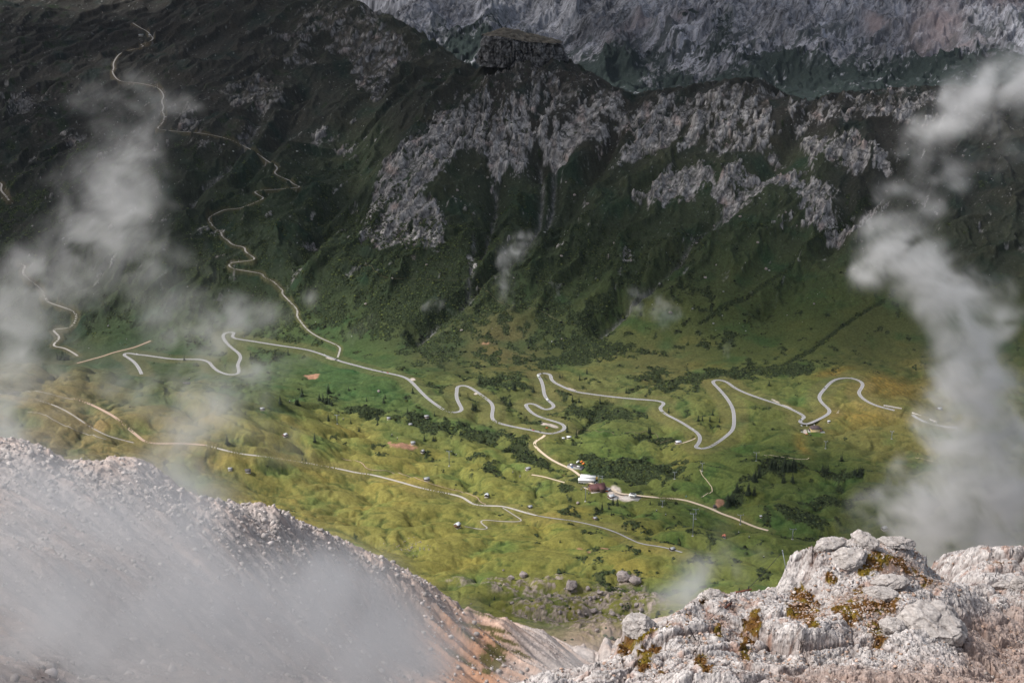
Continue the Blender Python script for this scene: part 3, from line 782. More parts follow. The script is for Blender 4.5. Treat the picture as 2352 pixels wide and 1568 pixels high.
# the far range: pale limestone, dark dwarf pine below, reddish scree
pine = splats(U, V, [(1080, 105, 60, 26, 1.2), (1340, 150, 60, 30, 1.2), (1420, 175, 60, 26, 1.2), (1250, 95, 60, 16, .7), (1650, 120, 60, 20, .6), (1060, 90, 60, 22, 1), (1180, 120, 90, 22, 1), (1400, 150, 120, 28, 1.1), (1540, 175, 50, 35, .9), (1800, 150, 100, 30, .9), (1860, 185, 140, 35, 1.15), (1720, 190, 60, 30, .9), (1100, 60, 120, 20, .55), (1600, 30, 50, 14, .7), (1660, 75, 30, 50, .5), (2000, 215, 160, 16, .9), (1500, 120, 40, 20, .5), (2100, 170, 60, 14, .6)])
fa1 = fbm2(X2 / 60 + Y2 / 90, Y2 / 160 - X2 / 300, 5, 211)
fa2 = fbm2(X2 / 20, (Y2 + Z) / 40, 5, 221, gain=.6)
fcrk = np.abs(fbm2((X2 + .6 * Y2) / 60 + .6 * fa1, (Z - .4 * X2) / 46, 5, 231, gain=.6))
fL = fbm2((X2 + .5 * Y2) / 330, (Y2 - .5 * X2) / 420, 3, 237)
fs1 = fbm2(cF / 24 + .5 * fa1, lF / 130, 6, 238, gain=.62); fs2 = np.abs(fbm2(cF / 40 + .5 * fa1, lF / 260, 5, 239, gain=.6))
fcol = np.array([.235, .24, .265], F) * (np.clip(0.86 + .75 * fs1 + .3 * fa2 + 1.0 * fL, .2, 1.5) * (0.30 + .70 * sstep(0.0, 0.07, fs2)) * (0.5 + .5 * sstep(0.0, 0.085, fcrk)))[..., None]
fledge = sstep(.02, .14, fbm2(cF / 60 + .6 * fa1, lF / 230, 6, 235, gain=.64) + .25 * fL)
fcol = mixc(fcol, np.array([.034, .042, .042], F) * np.ones_like(fcol), fledge * .9 * sstep(10, 100, V + 60 * fL))
red = splats(U, V, [(2150, 60, 60, 60, .9, 30), (2010, 45, 30, 10, 1.0, 25), (2200, 120, 60, 14, .8, -20), (2050, 185, 60, 8, 1.0, -25), (1560, 40, 40, 12, .6, -30), (2300, 20, 60, 30, .7), (1480, 60, 90, 10, .5, -25)])
fcol = mixc(fcol, np.array([.22, .185, .19], F) * (0.85 + .4 * fa2)[..., None], np.clip(red * (1 + fa1) * 1.1, 0, 1))
pine = np.maximum(pine, .75 * sstep(6330, 6130, Y2 + 60 * nA) * (U > 900))
pm = sstep(.40, .56, pine * (1 + .7 * fa1) + 1.0 * fa2 * sstep(.05, .3, pine) + .06)
fcol = mixc(fcol, np.array([.020, .028, .026], F) * (1 + .5 * n2)[..., None], pm)
lake = sstep(0.35, .7, splats(U, V, [(1125, 132, 18, 4, 1), (1137, 139, 16, 3, 1), (1085, 120, 14, 3, 1), (1048, 108, 10, 2, 1)]))
colr = mixc(colr, fcol, far)

bfr = .8 * bfm * sstep(.0, .3, np.maximum(k1 * kc1, k2 * kc2) + .25 * nB)
colr = mixc(colr, np.array([.29, .235, .215], F) * np.clip(.75 + .35 * k2 + .5 * n2, .3, 1.4)[..., None] * (.4 + .6 * kc2)[..., None], np.clip(bfr, 0, 1))
foot = sstep(1530, 1420, Y2 + 60 * nA) * sstep(1150, 1250, U)
colr = mixc(colr, np.array([.30, .22, .165], F) * (1 + .4 * n2)[..., None], foot * .8)
# bare earth and dry mown strips near the inn
bare = splats(U, V, [c5("430,1530")[0] + (32, 6, 1), c5("330,1510")[0] + (8, 3, .8), c4("2150,1022")[0] + (18, 5, 1.1), c9("255,320")[0] + (14, 8, 1.0, -25), c8("1640,620")[0] + (10, 3, .8), c8("1810,668")[0] + (14, 3, .8), c8("1700,690")[0] + (8, 3, .7), c5("1000,800")[0] + (30, 6, .45), c8("1545,145")[0] + (10, 3, .7)])
colr = mixc(colr, np.array([.30, .17, .11], F) * (1 + .3 * n2)[..., None], sstep(.3, .6, bare * (1 + .8 * n2)))
mown = splats(U, V, [c6("1040,1000")[0] + (42, 8, 1, -8), c6("1420,1100")[0] + (70, 22, .9), c6("1200,1300")[0] + (80, 22, .8), c6("830,1510")[0] + (12, 30, .9, -25), c6("1350,1060")[0] + (26, 4, 1)])
colr = mixc(colr, np.array([.20, .125, .03], F) * (1 + .25 * n2 + .25 * np.sin(X2 * .5 + Y2 * .33))[..., None], np.clip(mown * (1 + .8 * n2), 0, 1) * .6)
lawn = splats(U, V, [c6("900,1400")[0] + (34, 14, 1)])
colr = mixc(colr, np.array([.05, .10, .02], F), sstep(.4, .8, lawn) * .7)
verge = sstep(0.05, .5, carve_w) * (1 - far)
colr = mixc(colr, np.array([.17, .125, .06], F) * (1 + .5 * n2)[..., None], verge * .22)
yard = splats(U, V, [c5("1430,1390")[0] + (24, 5, 1, 5), c6("845,1400")[0] + (6, 10, 1), c8("1960,300")[0] + (20, 8, 1), c8("1880,280")[0] + (18, 12, 1), c5("490,1050")[0] + (7, 3, 1), c5("925,1147")[0] + (5, 2, 1), c5("1580,1122")[0] + (14, 2, 1, 12), c4("2290,910")[0] + (18, 3, 1, 10), c6("720,1240")[0] + (14, 2, 1, 20), c6("640,1205")[0] + (12, 2, 1, 20)])
colr = mixc(colr, np.array([.46, .40, .35], F) * (1 + .2 * n2)[..., None], sstep(.35, .6, yard))
colr = np.clip(colr, 0.004, 0.8)

M_land = ground_mat('land', 0.22, 0.35, 0.70, 1.30, 0.55, 1.5)
tv = np.stack([X2, Y2, Z], -1)
# broken rock: blocks pushed out along the surface normal
mrk = (rock > .03) & (Y2 < 5200) | (cap > .05)
xr, yr, zr = X2[mrk], Y2[mrk], Z[mrk]
b1 = fbm3(xr / 34, yr / 34, zr / 26, 3, 251); bw = fbm3(xr / 12, yr / 12, zr / 12, 2, 253)
ka, kca, ida = blocks3((xr + .5 * zr) / 52 + .45 * bw, yr / 46 + .3 * b1, (zr - .35 * xr) / 24 + .3 * bw, 3, 1.0)
kb, kcb, idb = blocks3((xr + .5 * zr) / 21 + .45 * bw, yr / 22, (zr - .35 * xr) / 11 + .2 * bw, 13, 1.0)
b3 = fbm3(xr / 4, yr / 4, zr / 5, 3, 259)
fine = fbm2(cX[mrk] / 6.5 + .6 * bw, lX[mrk] / 26 + zr / 40, 5, 263, gain=.62)
lines_ = np.abs(fbm2(cX[mrk] / 9 + .5 * bw, lX[mrk] / 60, 4, 265, gain=.6))
gyz = np.gradient(Z, axis=0) / np.gradient(Y2, axis=0); gxz = np.gradient(Z, axis=1) / np.gradient(X2, axis=1)
gyz = gyz - gxz * X2 / Y2
nrm = np.stack([-gxz[mrk], -gyz[mrk], np.ones_like(xr)], -1); nrm /= np.linalg.norm(nrm, axis=1)[:, None]
amt = np.maximum(rock, cap)[mrk]
tv[mrk] += nrm * (amt * (2 * b1 + 2.6 * ka - 1.6 * (1 - kca) + 1.3 * kb - .8 * (1 - kcb) + .9 * fine))[:, None]
strat = np.sin((zr + .18 * xr + 9 * b1 + 5 * bw) / 3.4)
tone3 = np.clip((.98 + .15 * ka + .2 * kb + .9 * fine + .2 * b1 + .08 * strat) * (.35 + .65 * sstep(.0, .09, lines_)) * (.6 + .4 * kca) * (.7 + .3 * kcb), .10, 1.5)
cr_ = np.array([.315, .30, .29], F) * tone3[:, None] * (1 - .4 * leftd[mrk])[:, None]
cw = mixc(cr_, cr_ * np.array([1.15, .9, .82], F), warm[mrk] * .6)
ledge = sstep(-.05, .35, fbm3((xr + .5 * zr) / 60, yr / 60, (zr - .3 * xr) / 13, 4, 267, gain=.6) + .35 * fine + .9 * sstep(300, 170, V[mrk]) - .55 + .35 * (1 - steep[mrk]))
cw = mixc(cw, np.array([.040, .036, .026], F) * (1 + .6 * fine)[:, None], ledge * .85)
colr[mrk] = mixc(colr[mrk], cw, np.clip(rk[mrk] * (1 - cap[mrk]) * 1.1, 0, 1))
capm = cap[mrk] * (1 - sstep(1.0, .84, br[mrk]))
colr[mrk] = mixc(colr[mrk], np.array([.11, .11, .118], F) * (tone3 * (0.35 + 1.3 * np.clip(perlin2(xr / 7, zr / 45, 205) + .4, 0, 1)))[:, None], np.clip(capm * 1.6, 0, 1))
colr = np.clip(colr, .004, .8)
tv = tv.reshape(-1, 3)
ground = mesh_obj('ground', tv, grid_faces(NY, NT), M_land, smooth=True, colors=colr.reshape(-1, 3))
tag(ground, kind='structure')

# ---- the butte on the ridge: sheer banded walls under a rubble cap
nt_, nw_, nc_ = 460, 54, 34
th = np.linspace(0, 2 * np.pi, nt_, endpoint=False).astype(F)
def b_rad(f, z):
    ct_, st_ = np.cos(th)[None], np.sin(th)[None]
    r0 = 1 / (np.abs(ct_ / 112) ** 2.6 + np.abs(st_ / 84) ** 2.6) ** (1 / 2.6)
    x, y = r0 * ct_, r0 * st_
    xx, yy_, zz = np.broadcast_arrays(x / 30, y / 30, z / 26)
    k1_, c1_, _ = blocks3(xx * 1.5, yy_ * 1.5, zz * 1.0, 33, 1.0); k2_, c2_, _ = blocks3(xx * 4.2, yy_ * 4.2, zz * 3.6, 37, 1.0)
    nn_ = fbm3(xx, yy_, zz, 4, 271)
    led = np.sin(zz * 5 + 5 * nn_)
    return r0 * (1 + .10 * nn_) + 7 * k1_ - 3 * (1 - c1_) + 2.2 * k2_ + .5 * led, k1_, k2_, c1_, c2_, nn_
hh = np.linspace(0, 1, nw_)[:, None].astype(F)
zw = 484 + hh * 68
rr_, k1_, k2_, c1_, c2_, nn_ = b_rad(hh, zw * np.ones((1, nt_), F))
rr_ = rr_ * (1.10 - .14 * hh)
ztop = 10 * np.exp(-((rr_ * np.cos(th)[None] + 60) / 40) ** 2) - .10 * rr_ * np.cos(th)[None]
bxw = rr_ * np.cos(th)[None]; byw = rr_ * np.sin(th)[None]; bzw = zw + hh * ztop * .8 + 3 * nn_ * hh
fcap = (1 - (np.arange(1, nc_ + 1) / nc_))[:, None].astype(F)
bxc = bxw[-1:] * fcap; byc = byw[-1:] * fcap
nc2 = fbm2(bxc / 22, byc / 22, 5, 275); kc3, _, _ = blocks2(bxc / 9, byc / 9, 61, 1.0)
bzc = bzw[-1:] * fcap + (1 - fcap) * (558) + 11 * (1 - fcap ** 2.2) + 6 * nc2 * (1 - fcap ** 4) + 2.4 * kc3 * (1 - fcap ** 4) + (1 - fcap) * (12 * np.exp(-((bxc + 55) / 36) ** 2) - .10 * bxc)
VB = np.concatenate([np.stack([bxw, byw, bzw], -1), np.stack([bxc, byc, bzc], -1)]).reshape(-1, 3) + np.array([30, 3975, 0], F)
ib = np.arange((nw_ + nc_) * nt_, dtype=np.int32).reshape(-1, nt_)
FB = np.stack([ib[:-1], np.roll(ib[:-1], -1, 1), np.roll(ib[1:], -1, 1), ib[1:]], -1).reshape(-1, 4)
sw = np.clip(.55 + .5 * k1_ + .35 * k2_ + 1.1 * fbm3(bxw / 5, byw / 5, bzw / 30, 4, 277) + .10 * np.sin(bzw / 2.2 + 5 * nn_) + .8 * fbm3(bxw / 4, byw / 4, bzw / 90, 3, 279), .08, 1.6) * (.5 + .5 * c1_) * (.6 + .4 * c2_)
cw_ = np.array([.15, .148, .15], F) * sw[..., None]
cc_ = np.array([.10, .088, .07], F) * np.clip(1 + 1.2 * nc2 + .5 * kc3, .3, 2.2)[..., None]
o = mesh_obj('rock_butte', VB, FB, M_land, smooth=True, colors=np.clip(np.concatenate([cw_, cc_]).reshape(-1, 3), .006, .5))
tag(o, kind='structure')

# ---- road ribbons
M_road = {'asphalt': simple('asphalt', (.27, .265, .27), .85, .18, .5), 'gravel': simple('gravel', (.32, .30, .275), .95, .22, .6), 'pink': simple('pink_gravel', (.40, .29, .225), .95, .22, .6),
          'pale': simple('pale_asphalt', (.40, .375, .34), .9, .15, .5), 'sand': simple('sand_gravel', (.56, .46, .345), .95, .18, .6), 'earth': simple('earth', (.13, .11, .06), .95, .3, .6)}
M_line = simple('road_paint', (.75, .75, .73), .7, .1, .5)
def ribbon(P, w, off, lift):
    d = np.gradient(P[:, :2], axis=0); d /= np.linalg.norm(d, axis=1)[:, None] + 1e-9
    nrm = np.stack([-d[:, 1], d[:, 0]], 1)
    cols_ = []
    for k in np.linspace(-.5, .5, 3):
        q = P[:, :2] + nrm * (off + k * w)
        cols_.append(np.column_stack([q, P[:, 2] + lift]))
    g = np.stack(cols_, 1)
    return g.reshape(-1, 3), grid_faces(len(P), 3)
for name, wid, kind, P in road_lines:
    if len(P) < 4: continue
    jit = 1.0
    if wid < 2:
        P = P.copy(); P[:, 2] = np.maximum(h_at(P[:, 0], P[:, 1]), P[:, 2] - 2)
    Vr, Fr = ribbon(P, wid, 0, 0.45 if wid > 2 else 0.30)
    o = mesh_obj(name, Vr, Fr, M_road[kind], smooth=True)
    tag(o, kind='structure')
    if name == 'pass_road':
        mb_v, mb_f, b = [], [], 0
        for off in (-2.9, 2.9):
            Vl, Fl = ribbon(P, .16, off, 0.47)
            mb_v.append(Vl); mb_f.append(Fl + b); b += len(Vl)
        tag(mesh_obj('road_markings', np.concatenate(mb_v), np.concatenate(mb_f), M_line), kind='structure')

# ---- dwarf pine and alder scrub: low clumps, one mass nobody could count
rs = np.random.RandomState(11)
dome = np.array([(0, 0, 1.0)] + [(.62 * math.cos(k_ * 1.2566), .62 * math.sin(k_ * 1.2566), .72) for k_ in range(5)] + [(math.cos(k_ * 1.2566 + .6), math.sin(k_ * 1.2566 + .6), .12) for k_ in range(5)])
dome_f = np.array([(0, 1 + k_, 1 + (k_ + 1) % 5) for k_ in range(5)] + [(1 + k_, 6 + k_, 1 + (k_ + 1) % 5) for k_ in range(5)] + [(1 + (k_ + 1) % 5, 6 + k_, 6 + (k_ + 1) % 5) for k_ in range(5)], np.int32)
w_s = (shrub * (U > -60) * (U < 2420) * (V < 1500) * (V > 250) * (Y2 < 3700)).astype(float)
w_s *= (Y2 ** 1.0) * 1.0
flat_w = w_s.ravel().cumsum()
sel = np.searchsorted(flat_w, rs.uniform(0, flat_w[-1], 85000))
jj, ii = np.unravel_index(sel, Z.shape)
px_ = X2[jj, ii] + rs.uniform(-1.5, 1.5, len(jj)); py_ = Y2[jj, ii] + rs.uniform(-1.5, 1.5, len(jj)); pz_ = h_at(px_, py_)
ssz = rs.uniform(.9, 2.3, len(jj)) * (1 + .7 * (rs.uniform(size=len(jj)) > .92)); shh = ssz * rs.uniform(.5, .95, len(jj))
rot = rs.uniform(0, 6.28, len(jj)); jit = 1 + .3 * rs.uniform(-1, 1, (len(jj), 11))
c_, s_ = np.cos(rot)[:, None], np.sin(rot)[:, None]
Vx = (dome[None, :, 0] * c_ - dome[None, :, 1] * s_) * jit * ssz[:, None] + px_[:, None]
Vy = (dome[None, :, 0] * s_ + dome[None, :, 1] * c_) * jit * ssz[:, None] + py_[:, None]
Vz = dome[None, :, 2] * jit * shh[:, None] + pz_[:, None] - .25
Fs = (dome_f[None] + (np.arange(len(jj)) * 11)[:, None, None]).reshape(-1, 3)
cs = np.array([.026, .036, .016]) * (1 + .45 * rs.normal(size=(len(jj), 1))) * np.where(rs.uniform(size=(len(jj), 1)) > .8, np.array([[1.7, 1.5, 1.0]]), 1)
cs = np.repeat(np.clip(cs, .006, .2)[:, None], 11, 1).reshape(-1, 3)
M_shrub = ground_mat('scrub_leaves', 1.5, 3.0, .6, 1.4, .6, .4)
tag(mesh_obj('scrub', np.stack([Vx, Vy, Vz], -1).reshape(-1, 3), Fs, M_shrub, colors=cs), kind='stuff')
#@@
# ---------------------------------------------------------------- nearer ground: scree ridge on the left, rock spur on the right
class Sheet:
    def __init__(s, ctrl, direct, t0, t1, nt, ys, c=6.0, unit=100.0):
        P = [point(u, v, Y) for u, v, Y in ctrl] + [np.array([ray(u, v)[0] * Y, Y, z]) for u, v, Y, z in direct]
        P = np.array(P); c2 = (c / unit) ** 2
        p2 = P[:, :2] / unit; n = len(P)
        A = np.sqrt(((p2[:, None] - p2[None]) ** 2).sum(-1) + c2)
        Q = np.concatenate([np.ones((n, 1)), p2], 1)
        M = np.zeros((n + 3, n + 3)); M[:n, :n] = A; M[:n, n:] = Q; M[n:, :n] = Q.T
        w = np.linalg.solve(M, np.concatenate([P[:, 2] - CAMZ, [0, 0, 0]]))
        s.t0, s.t1, s.nt, s.ys = t0, t1, nt, ys
        s.tt = np.linspace(t0, t1, nt)
        s.Y = np.repeat(ys[:, None], nt, 1).astype(F); s.X = (s.tt[None] * ys[:, None]).astype(F)
        out = w[n] + w[n + 1] * s.X / unit + w[n + 2] * s.Y / unit
        for k in range(n):
            out = out + w[k] * np.sqrt((s.X / unit - p2[k, 0]) ** 2 + (s.Y / unit - p2[k, 1]) ** 2 + c2)
        s.Z = (out + CAMZ).astype(F)
    def h(s, X, Y):
        X = np.asarray(X, float); Y = np.asarray(Y, float)
        j = np.clip(np.searchsorted(s.ys, Y) - 1, 0, len(s.ys) - 2); f = (Y - s.ys[j]) / (s.ys[j + 1] - s.ys[j])
        g = np.clip((X / Y - s.t0) / (s.t1 - s.t0) * (s.nt - 1), 0, s.nt - 1.001); i = g.astype(int); e = g - i
        return (s.Z[j, i] * (1 - e) + s.Z[j, i + 1] * e) * (1 - f) + (s.Z[j + 1, i] * (1 - e) + s.Z[j + 1, i + 1] * e) * f
    def hit(s, u, v):
        t, sl_ = ray(u, v)
        i = int(np.clip((t - s.t0) / (s.t1 - s.t0) * (s.nt - 1), 0, s.nt - 2))
        a = np.nonzero(s.Z[:, i] >= CAMZ + sl_ * s.ys)[0]
        y = s.ys[a[0]] if len(a) else s.ys[-1]
        return np.array([t * y, y, float(s.h(t * y, y))])
    def build(s, name, mat, colors, disp=None):
        P = np.stack([s.X, s.Y, s.Z], -1)
        if disp is not None: P = P + disp
        s.P = P
        o = mesh_obj(name, P.reshape(-1, 3), grid_faces(len(s.ys), s.nt), mat, smooth=True, colors=colors.reshape(-1, 3))
        return tag(o, kind='structure')
    def fit(s, line, sig, it=3, rows=None):
        lu = np.array([q[0] for q in line], float); lv = np.array([q[1] for q in line], float)
        for _ in range(it):
            u_, v_ = project(s.X, s.Y, s.Z)
            k = v_.argmin(0); ci = np.arange(s.nt)
            uc, vc, yc = u_[k, ci], v_[k, ci], s.ys[k]
            dz = (vc - np.interp(uc, lu, lv)) * yc / FOC * 1.05 * sstep(lu[0] - 30, lu[0], uc) * sstep(lu[-1] + 30, lu[-1], uc)
            kk = 21
            dz = np.convolve(np.pad(dz, kk // 2, mode='edge'), np.ones(kk) / kk, 'valid'); yc = np.convolve(np.pad(yc, kk // 2, mode='edge'), np.ones(kk) / kk, 'valid')
            s.Z = (s.Z + dz[None] * np.exp(-((s.Y - yc[None]) / sig) ** 2)).astype(F)
    def normals(s):
        dx = np.gradient(s.Z, axis=1) / np.gradient(s.X, axis=1)
        dyy = np.gradient(s.Z, axis=0) / np.gradient(s.Y, axis=0) 
        tcor = s.X / s.Y
        gy = dyy - dx * tcor
        N = np.stack([-dx, -gy, np.ones_like(dx)], -1)
        return N / np.linalg.norm(N, axis=-1, keepdims=True)

crest = [(-250, 985, 300), (0, 1003, 300), (60, 1012, 303), (150, 1056, 310), (270, 1050, 318), (340, 1062, 322), (430, 1130, 330), (540, 1152, 342), (600, 1158, 350), (690, 1195, 365), (784, 1236, 388), (870, 1276, 412),
         (960, 1322, 440), (1000, 1352, 455), (1080, 1398, 490), (1160, 1420, 540), (1240, 1446, 600), (1330, 1488, 680), (1400, 1512, 740)]
face = [(-250, 1568, 110), (0, 1568, 125), (300, 1568, 160), (600, 1568, 210), (900, 1568, 290), (1000, 1568, 330), (1150, 1568, 425), (1300, 1568, 560), (1400, 1568, 650), (300, 1300, 228), (0, 1250, 200), (600, 1350, 275), (900, 1430, 350), (1100, 1480, 460), (1250, 1510, 570),
        (1150, 1520, 445), (700, 1260, 335), (-250, 1250, 190), (150, 1150, 262)]
down = []
for u, v, Y in crest:
    zc = point(u, v, Y)[2]
    down += [(u, v, Y + 45, zc - 60), (u, v, Y + 150, zc - 220)]
down += [(u, 1568, 60, CAMZ - 48) for u in (-300, 0, 400, 800)] + [(1200, 1568, 250, CAMZ - 165), (1500, 1568, 500, CAMZ - 310)]
S = Sheet(crest + face, down, -0.56, 0.14, 1150, np.concatenate([seg(70, 360, .55), seg(360, 620, .8), seg(620, 900, 1.6)]), c=5)
X_, Y_ = S.X, S.Y
SU, SV = project(X_, Y_, S.Z)
dirx, diry = .78, -.62
al = X_ * dirx + Y_ * diry; ac = -X_ * diry + Y_ * dirx
fl = fbm2(al / 60, ac / 7, 4, 301); fl2 = fbm2(al / 14, ac / 1.8, 4, 311)
bl = fbm2(X_ / 22, Y_ / 22, 4, 321); kb1, kbc1, _ = blocks2(X_ / 6 + .4 * bl, Y_ / 7, 41, 1.0); kb2, kbc2, _ = blocks2(X_ / 2.2, Y_ / 2.4, 47, 1.0); rg = .4 + .45 * kb1 * kbc1 + .25 * kb2 * kbc2; fi = fbm2(X_ / 1.6, Y_ / 1.6, 3, 341)
# crest rubble
cu = np.array([c[0] for c in crest]); cv = np.array([c[1] for c in crest])
below = SV - np.interp(SU, cu, cv)
rub = np.exp(-(np.clip(below, -60, 400) / 70.0) ** 2) * sstep(1150, 950, SU) * sstep(200, 420, SU + 0 * SV) + .8 * np.exp(-(np.clip(below, -60, 400) / 80.0) ** 2) * sstep(300, 150, SU)
rub = np.maximum(rub, splats(SU, SV, [(640, 1235, 110, 45, 1.2, 22), (230, 1110, 140, 35, .9, 20), (420, 1180, 90, 20, .8, 25)]))
S.Z = S.Z + 3.0 * bl * sstep(1150, 900, SU) + 1.8 * fl + .2 * fl2 + rub * (1.9 * (rg - .35) + .5 * fi) + .22 * fi + 3.2 * ridged2(al / 70, ac / 8, 5, 351) * sstep(880, 1050, SU)
S.fit([(-250, 988), (0, 1003), (60, 1010), (110, 1030), (150, 1054), (230, 1058), (262, 1044), (280, 1052), (300, 1046), (340, 1060), (375, 1085), (430, 1128), (480, 1143), (540, 1152), (572, 1156), (590, 1150), (606, 1158), (640, 1166), (690, 1195), (740, 1216), (784, 1236), (870, 1276), (920, 1300), (960, 1322), (1000, 1352), (1040, 1378), (1080, 1398), (1160, 1420), (1240, 1446), (1290, 1470), (1330, 1488), (1400, 1512)], 22)
pk = 0 * splats(SU, SV, [(272, 1052, 14, 30, 1), (300, 1055, 18, 22, .7), (325, 1062, 16, 20, .7), (20, 1010, 60, 20, .6), (590, 1160, 18, 14, .5), (640, 1180, 12, 16, .5)])
S.Z = S.Z + 3.2 * pk * (.6 + rg)
S.Z = S.Z.astype(F)
SU, SV = project(X_, Y_, S.Z)
N = S.normals()
sc = np.array([.34, .30, .28], F) * (1 + .22 * bl + .16 * fl + .12 * fl2 + .35 * fi + .2 * perlin2(X_ / .7, Y_ / .7, 361))[..., None]
pinkm = sstep(-.1, .5, fl + .6 * bl + .5 * splats(SU, SV, [(900, 1340, 200, 60, 1, 25), (200, 1260, 300, 40, .6, 20), (1100, 1430, 120, 40, .8)]))
sc = mixc(sc, np.array([.38, .265, .205], F) * (1 + .3 * fl2 + .2 * fi)[..., None], pinkm * .55)
org = splats(SU, SV, [(1060, 1480, 120, 70, 1.25, 20), (1100, 1560, 120, 40, 1.1), (1000, 1420, 60, 25, .6, 25), (0, 1420, 90, 30, .7, 15)])
sc = mixc(sc, np.array([.30, .165, .10], F) * (1 + .8 * fl2 + .4 * fi + .5 * fl)[..., None], np.clip(org * (1 + .8 * fl), 0, 1) * .9)
gr = splats(SU, SV, [(1135, 1505, 32, 32, 1.2, 40), (1110, 1440, 70, 7, 1.0, 12), (1160, 1470, 60, 6, .9, 20), (1200, 1500, 40, 8, .7, 20), (1070, 1455, 60, 8, .7, 30), (1060, 1510, 60, 10, .7, 30), (1120, 1540, 30, 14, .7), (640, 1225, 70, 22, .35), (1100, 1408, 60, 5, .8, 15)])
gm = sstep(.35, .6, gr * (1 + 1.1 * fl2 + .8 * fi))
sc = mixc(sc, np.array([.062, .058, .018], F) * (1 + .4 * fi)[..., None], gm * .92)
sc = sc * (1 - .45 * sstep(500, -100, SU + (1568 - SV)))[..., None] if False else sc
darkrock = rub * sstep(.2, -.25, fi + .8 * (rg - .4))
sc = mixc(sc, np.array([.22, .19, .18], F), np.clip(darkrock, 0, 1) * .7)
behind = sstep(-4, -30, below)
sc = np.clip(sc, .02, .75)
M_scree = ground_mat('scree', .55, 1.4, .72, 1.28, .7, .5)
S.build('scree_slope', M_scree, sc)

# --- rock spur
crA = [(1150, 1590, 30.5), (1190, 1568, 31), (1260, 1540, 32), (1330, 1532, 33), (1400, 1510, 34), (1432, 1445, 35), (1462, 1418, 36), (1505, 1430, 36.2), (1560, 1402, 36.6), (1620, 1354, 37.2), (1700, 1362, 38), (1780, 1348, 38.5), (1806, 1318, 38.8), (1822, 1272, 39.3),
       (1885, 1248, 40), (1970, 1240, 41), (2080, 1244, 41.2), (2120, 1280, 41.2), (2150, 1312, 41.5)]
crB = [(2146, 1292, 50), (2190, 1264, 51), (2250, 1258, 51.5), (2352, 1257, 52), (2600, 1262, 53)]
inA = [(1300, 1568, 31), (1400, 1568, 30.4), (1500, 1568, 30), (1600, 1568, 29.4), (1600, 1450, 33.4), (1500, 1490, 32.8), (1700, 1420, 35.6), (1800, 1380, 37.3), (1840, 1320, 38.4), (1850, 1400, 36), (1970, 1400, 35.4), (1970, 1320, 38), (1970, 1480, 33.2), (1970, 1568, 30.3), (1800, 1568, 29.6),
       (1750, 1480, 33.2), (2100, 1340, 38.6), (2180, 1420, 36.5), (2140, 1568, 31), (2200, 1490, 34.2), (2230, 1568, 32), (2210, 1370, 39)]
inB = [(2280, 1330, 45.5), (2352, 1330, 46), (2270, 1400, 41.6), (2352, 1400, 42), (2280, 1480, 38), (2352, 1500, 37.5), (2330, 1568, 34.2), (2600, 1400, 43), (2600, 1568, 35)]
dn = []
for u, v, Y in crA:
    zc = point(u, v, Y)[2]; dn += [(u, v, Y + 2.2, zc - 4.0), (u, v, Y + 6, zc - 12)]
for u, v, Y in crB:
    zc = point(u, v, Y)[2]; dn += [(u, v, Y + 3, zc - 5), (u, v, Y + 8, zc - 16)]
dn = [d for d in dn if not (d[0] > 2060 and d[2] < 50)] + [(2130, 1330, 45.5, CAMZ - 23.5), (2100, 1300, 45, CAMZ - 23.5)]
dn += [(u, 1568, 22, CAMZ - 15) for u in (1300, 1700, 2100, 2500)] + [(1130, 1568, 26, CAMZ - 20), (1100, 1568, 32, CAMZ - 26)]
Rk = Sheet(crA + crB + inA + inB, dn, -0.05, .50, 1500, np.concatenate([seg(22, 28, .12), seg(28, 42.5, .019), seg(42.5, 62, .04)]), c=.28, unit=10.0)
X_, Y_ = Rk.X, Rk.Y
Z0 = Rk.Z.copy()
a1 = fbm2(X_ / 2.6, Y_ / 2.6, 4, 401); a2 = ridged2(X_ / 1.3 + .6 * a1, Y_ / 1.1, 5, 411); a3 = fbm2(X_ / .35, Y_ / .35, 4, 421); pass
rough = np.clip(.55 + 1.2 * fbm2(X_ / 1.7 + 9, Y_ / 1.7, 3, 441), .15, 1.2)
w1 = X_ + .30 * a1 + .10 * a3; w2 = Y_ + .45 * a1 + .10 * a3
r1, rc1, ri1 = blocks2((w1 + .5 * w2) / 2.9, (w2 - .4 * w1) / 1.9, 5, 1.0, True)
r2, rc2, ri2 = blocks2((w1 + .3 * w2) / .78, (w2 - .3 * w1) / .52, 9, 1.0, True)
r3, rc3, ri3 = blocks2(w1 / .26, w2 / .2, 23, 1.1)
r4, rc4, ri4 = blocks2(w1 / .10 + a3, w2 / .085, 31, 1.1)
RU, RV = project(X_, Y_, Rk.Z)
FLAT = [(1985, 1385, 90, 40, 1, 10), (1850, 1400, 50, 40, .9, -30), (2060, 1290, 70, 40, .9, 20), (1700, 1400, 60, 25, .6), (2300, 1300, 60, 20, .5), (2140, 1330, 60, 25, .8, 30)]
flat = np.clip(splats(RU, RV, FLAT), 0, 1)
amp = (1 - .75 * flat)
dz = amp * (.36 * a1 + .44 * r1 - .20 * (1 - rc1) + rough * (.15 * r2 - .11 * (1 - rc2)) + (.2 + .6 * rough) * (.05 * r3 - .035 * (1 - rc3)) + .05 * a3) + (.35 + .65 * amp) * .030 * r4
LEDGE = sstep(.1, .5, fbm2(X_ / 3, Y_ / 3, 2, 451)) 
lay = Z0 + .5 * a1 + .10 * X_
tq = (lay + .12 * a3) / .6; fq = tq - np.floor(tq)
dz = dz + LEDGE * amp * .12 * (sstep(.2, .65, fq) - fq)
nearc = 1.0
Rk.Z = (Z0 + dz).astype(F)
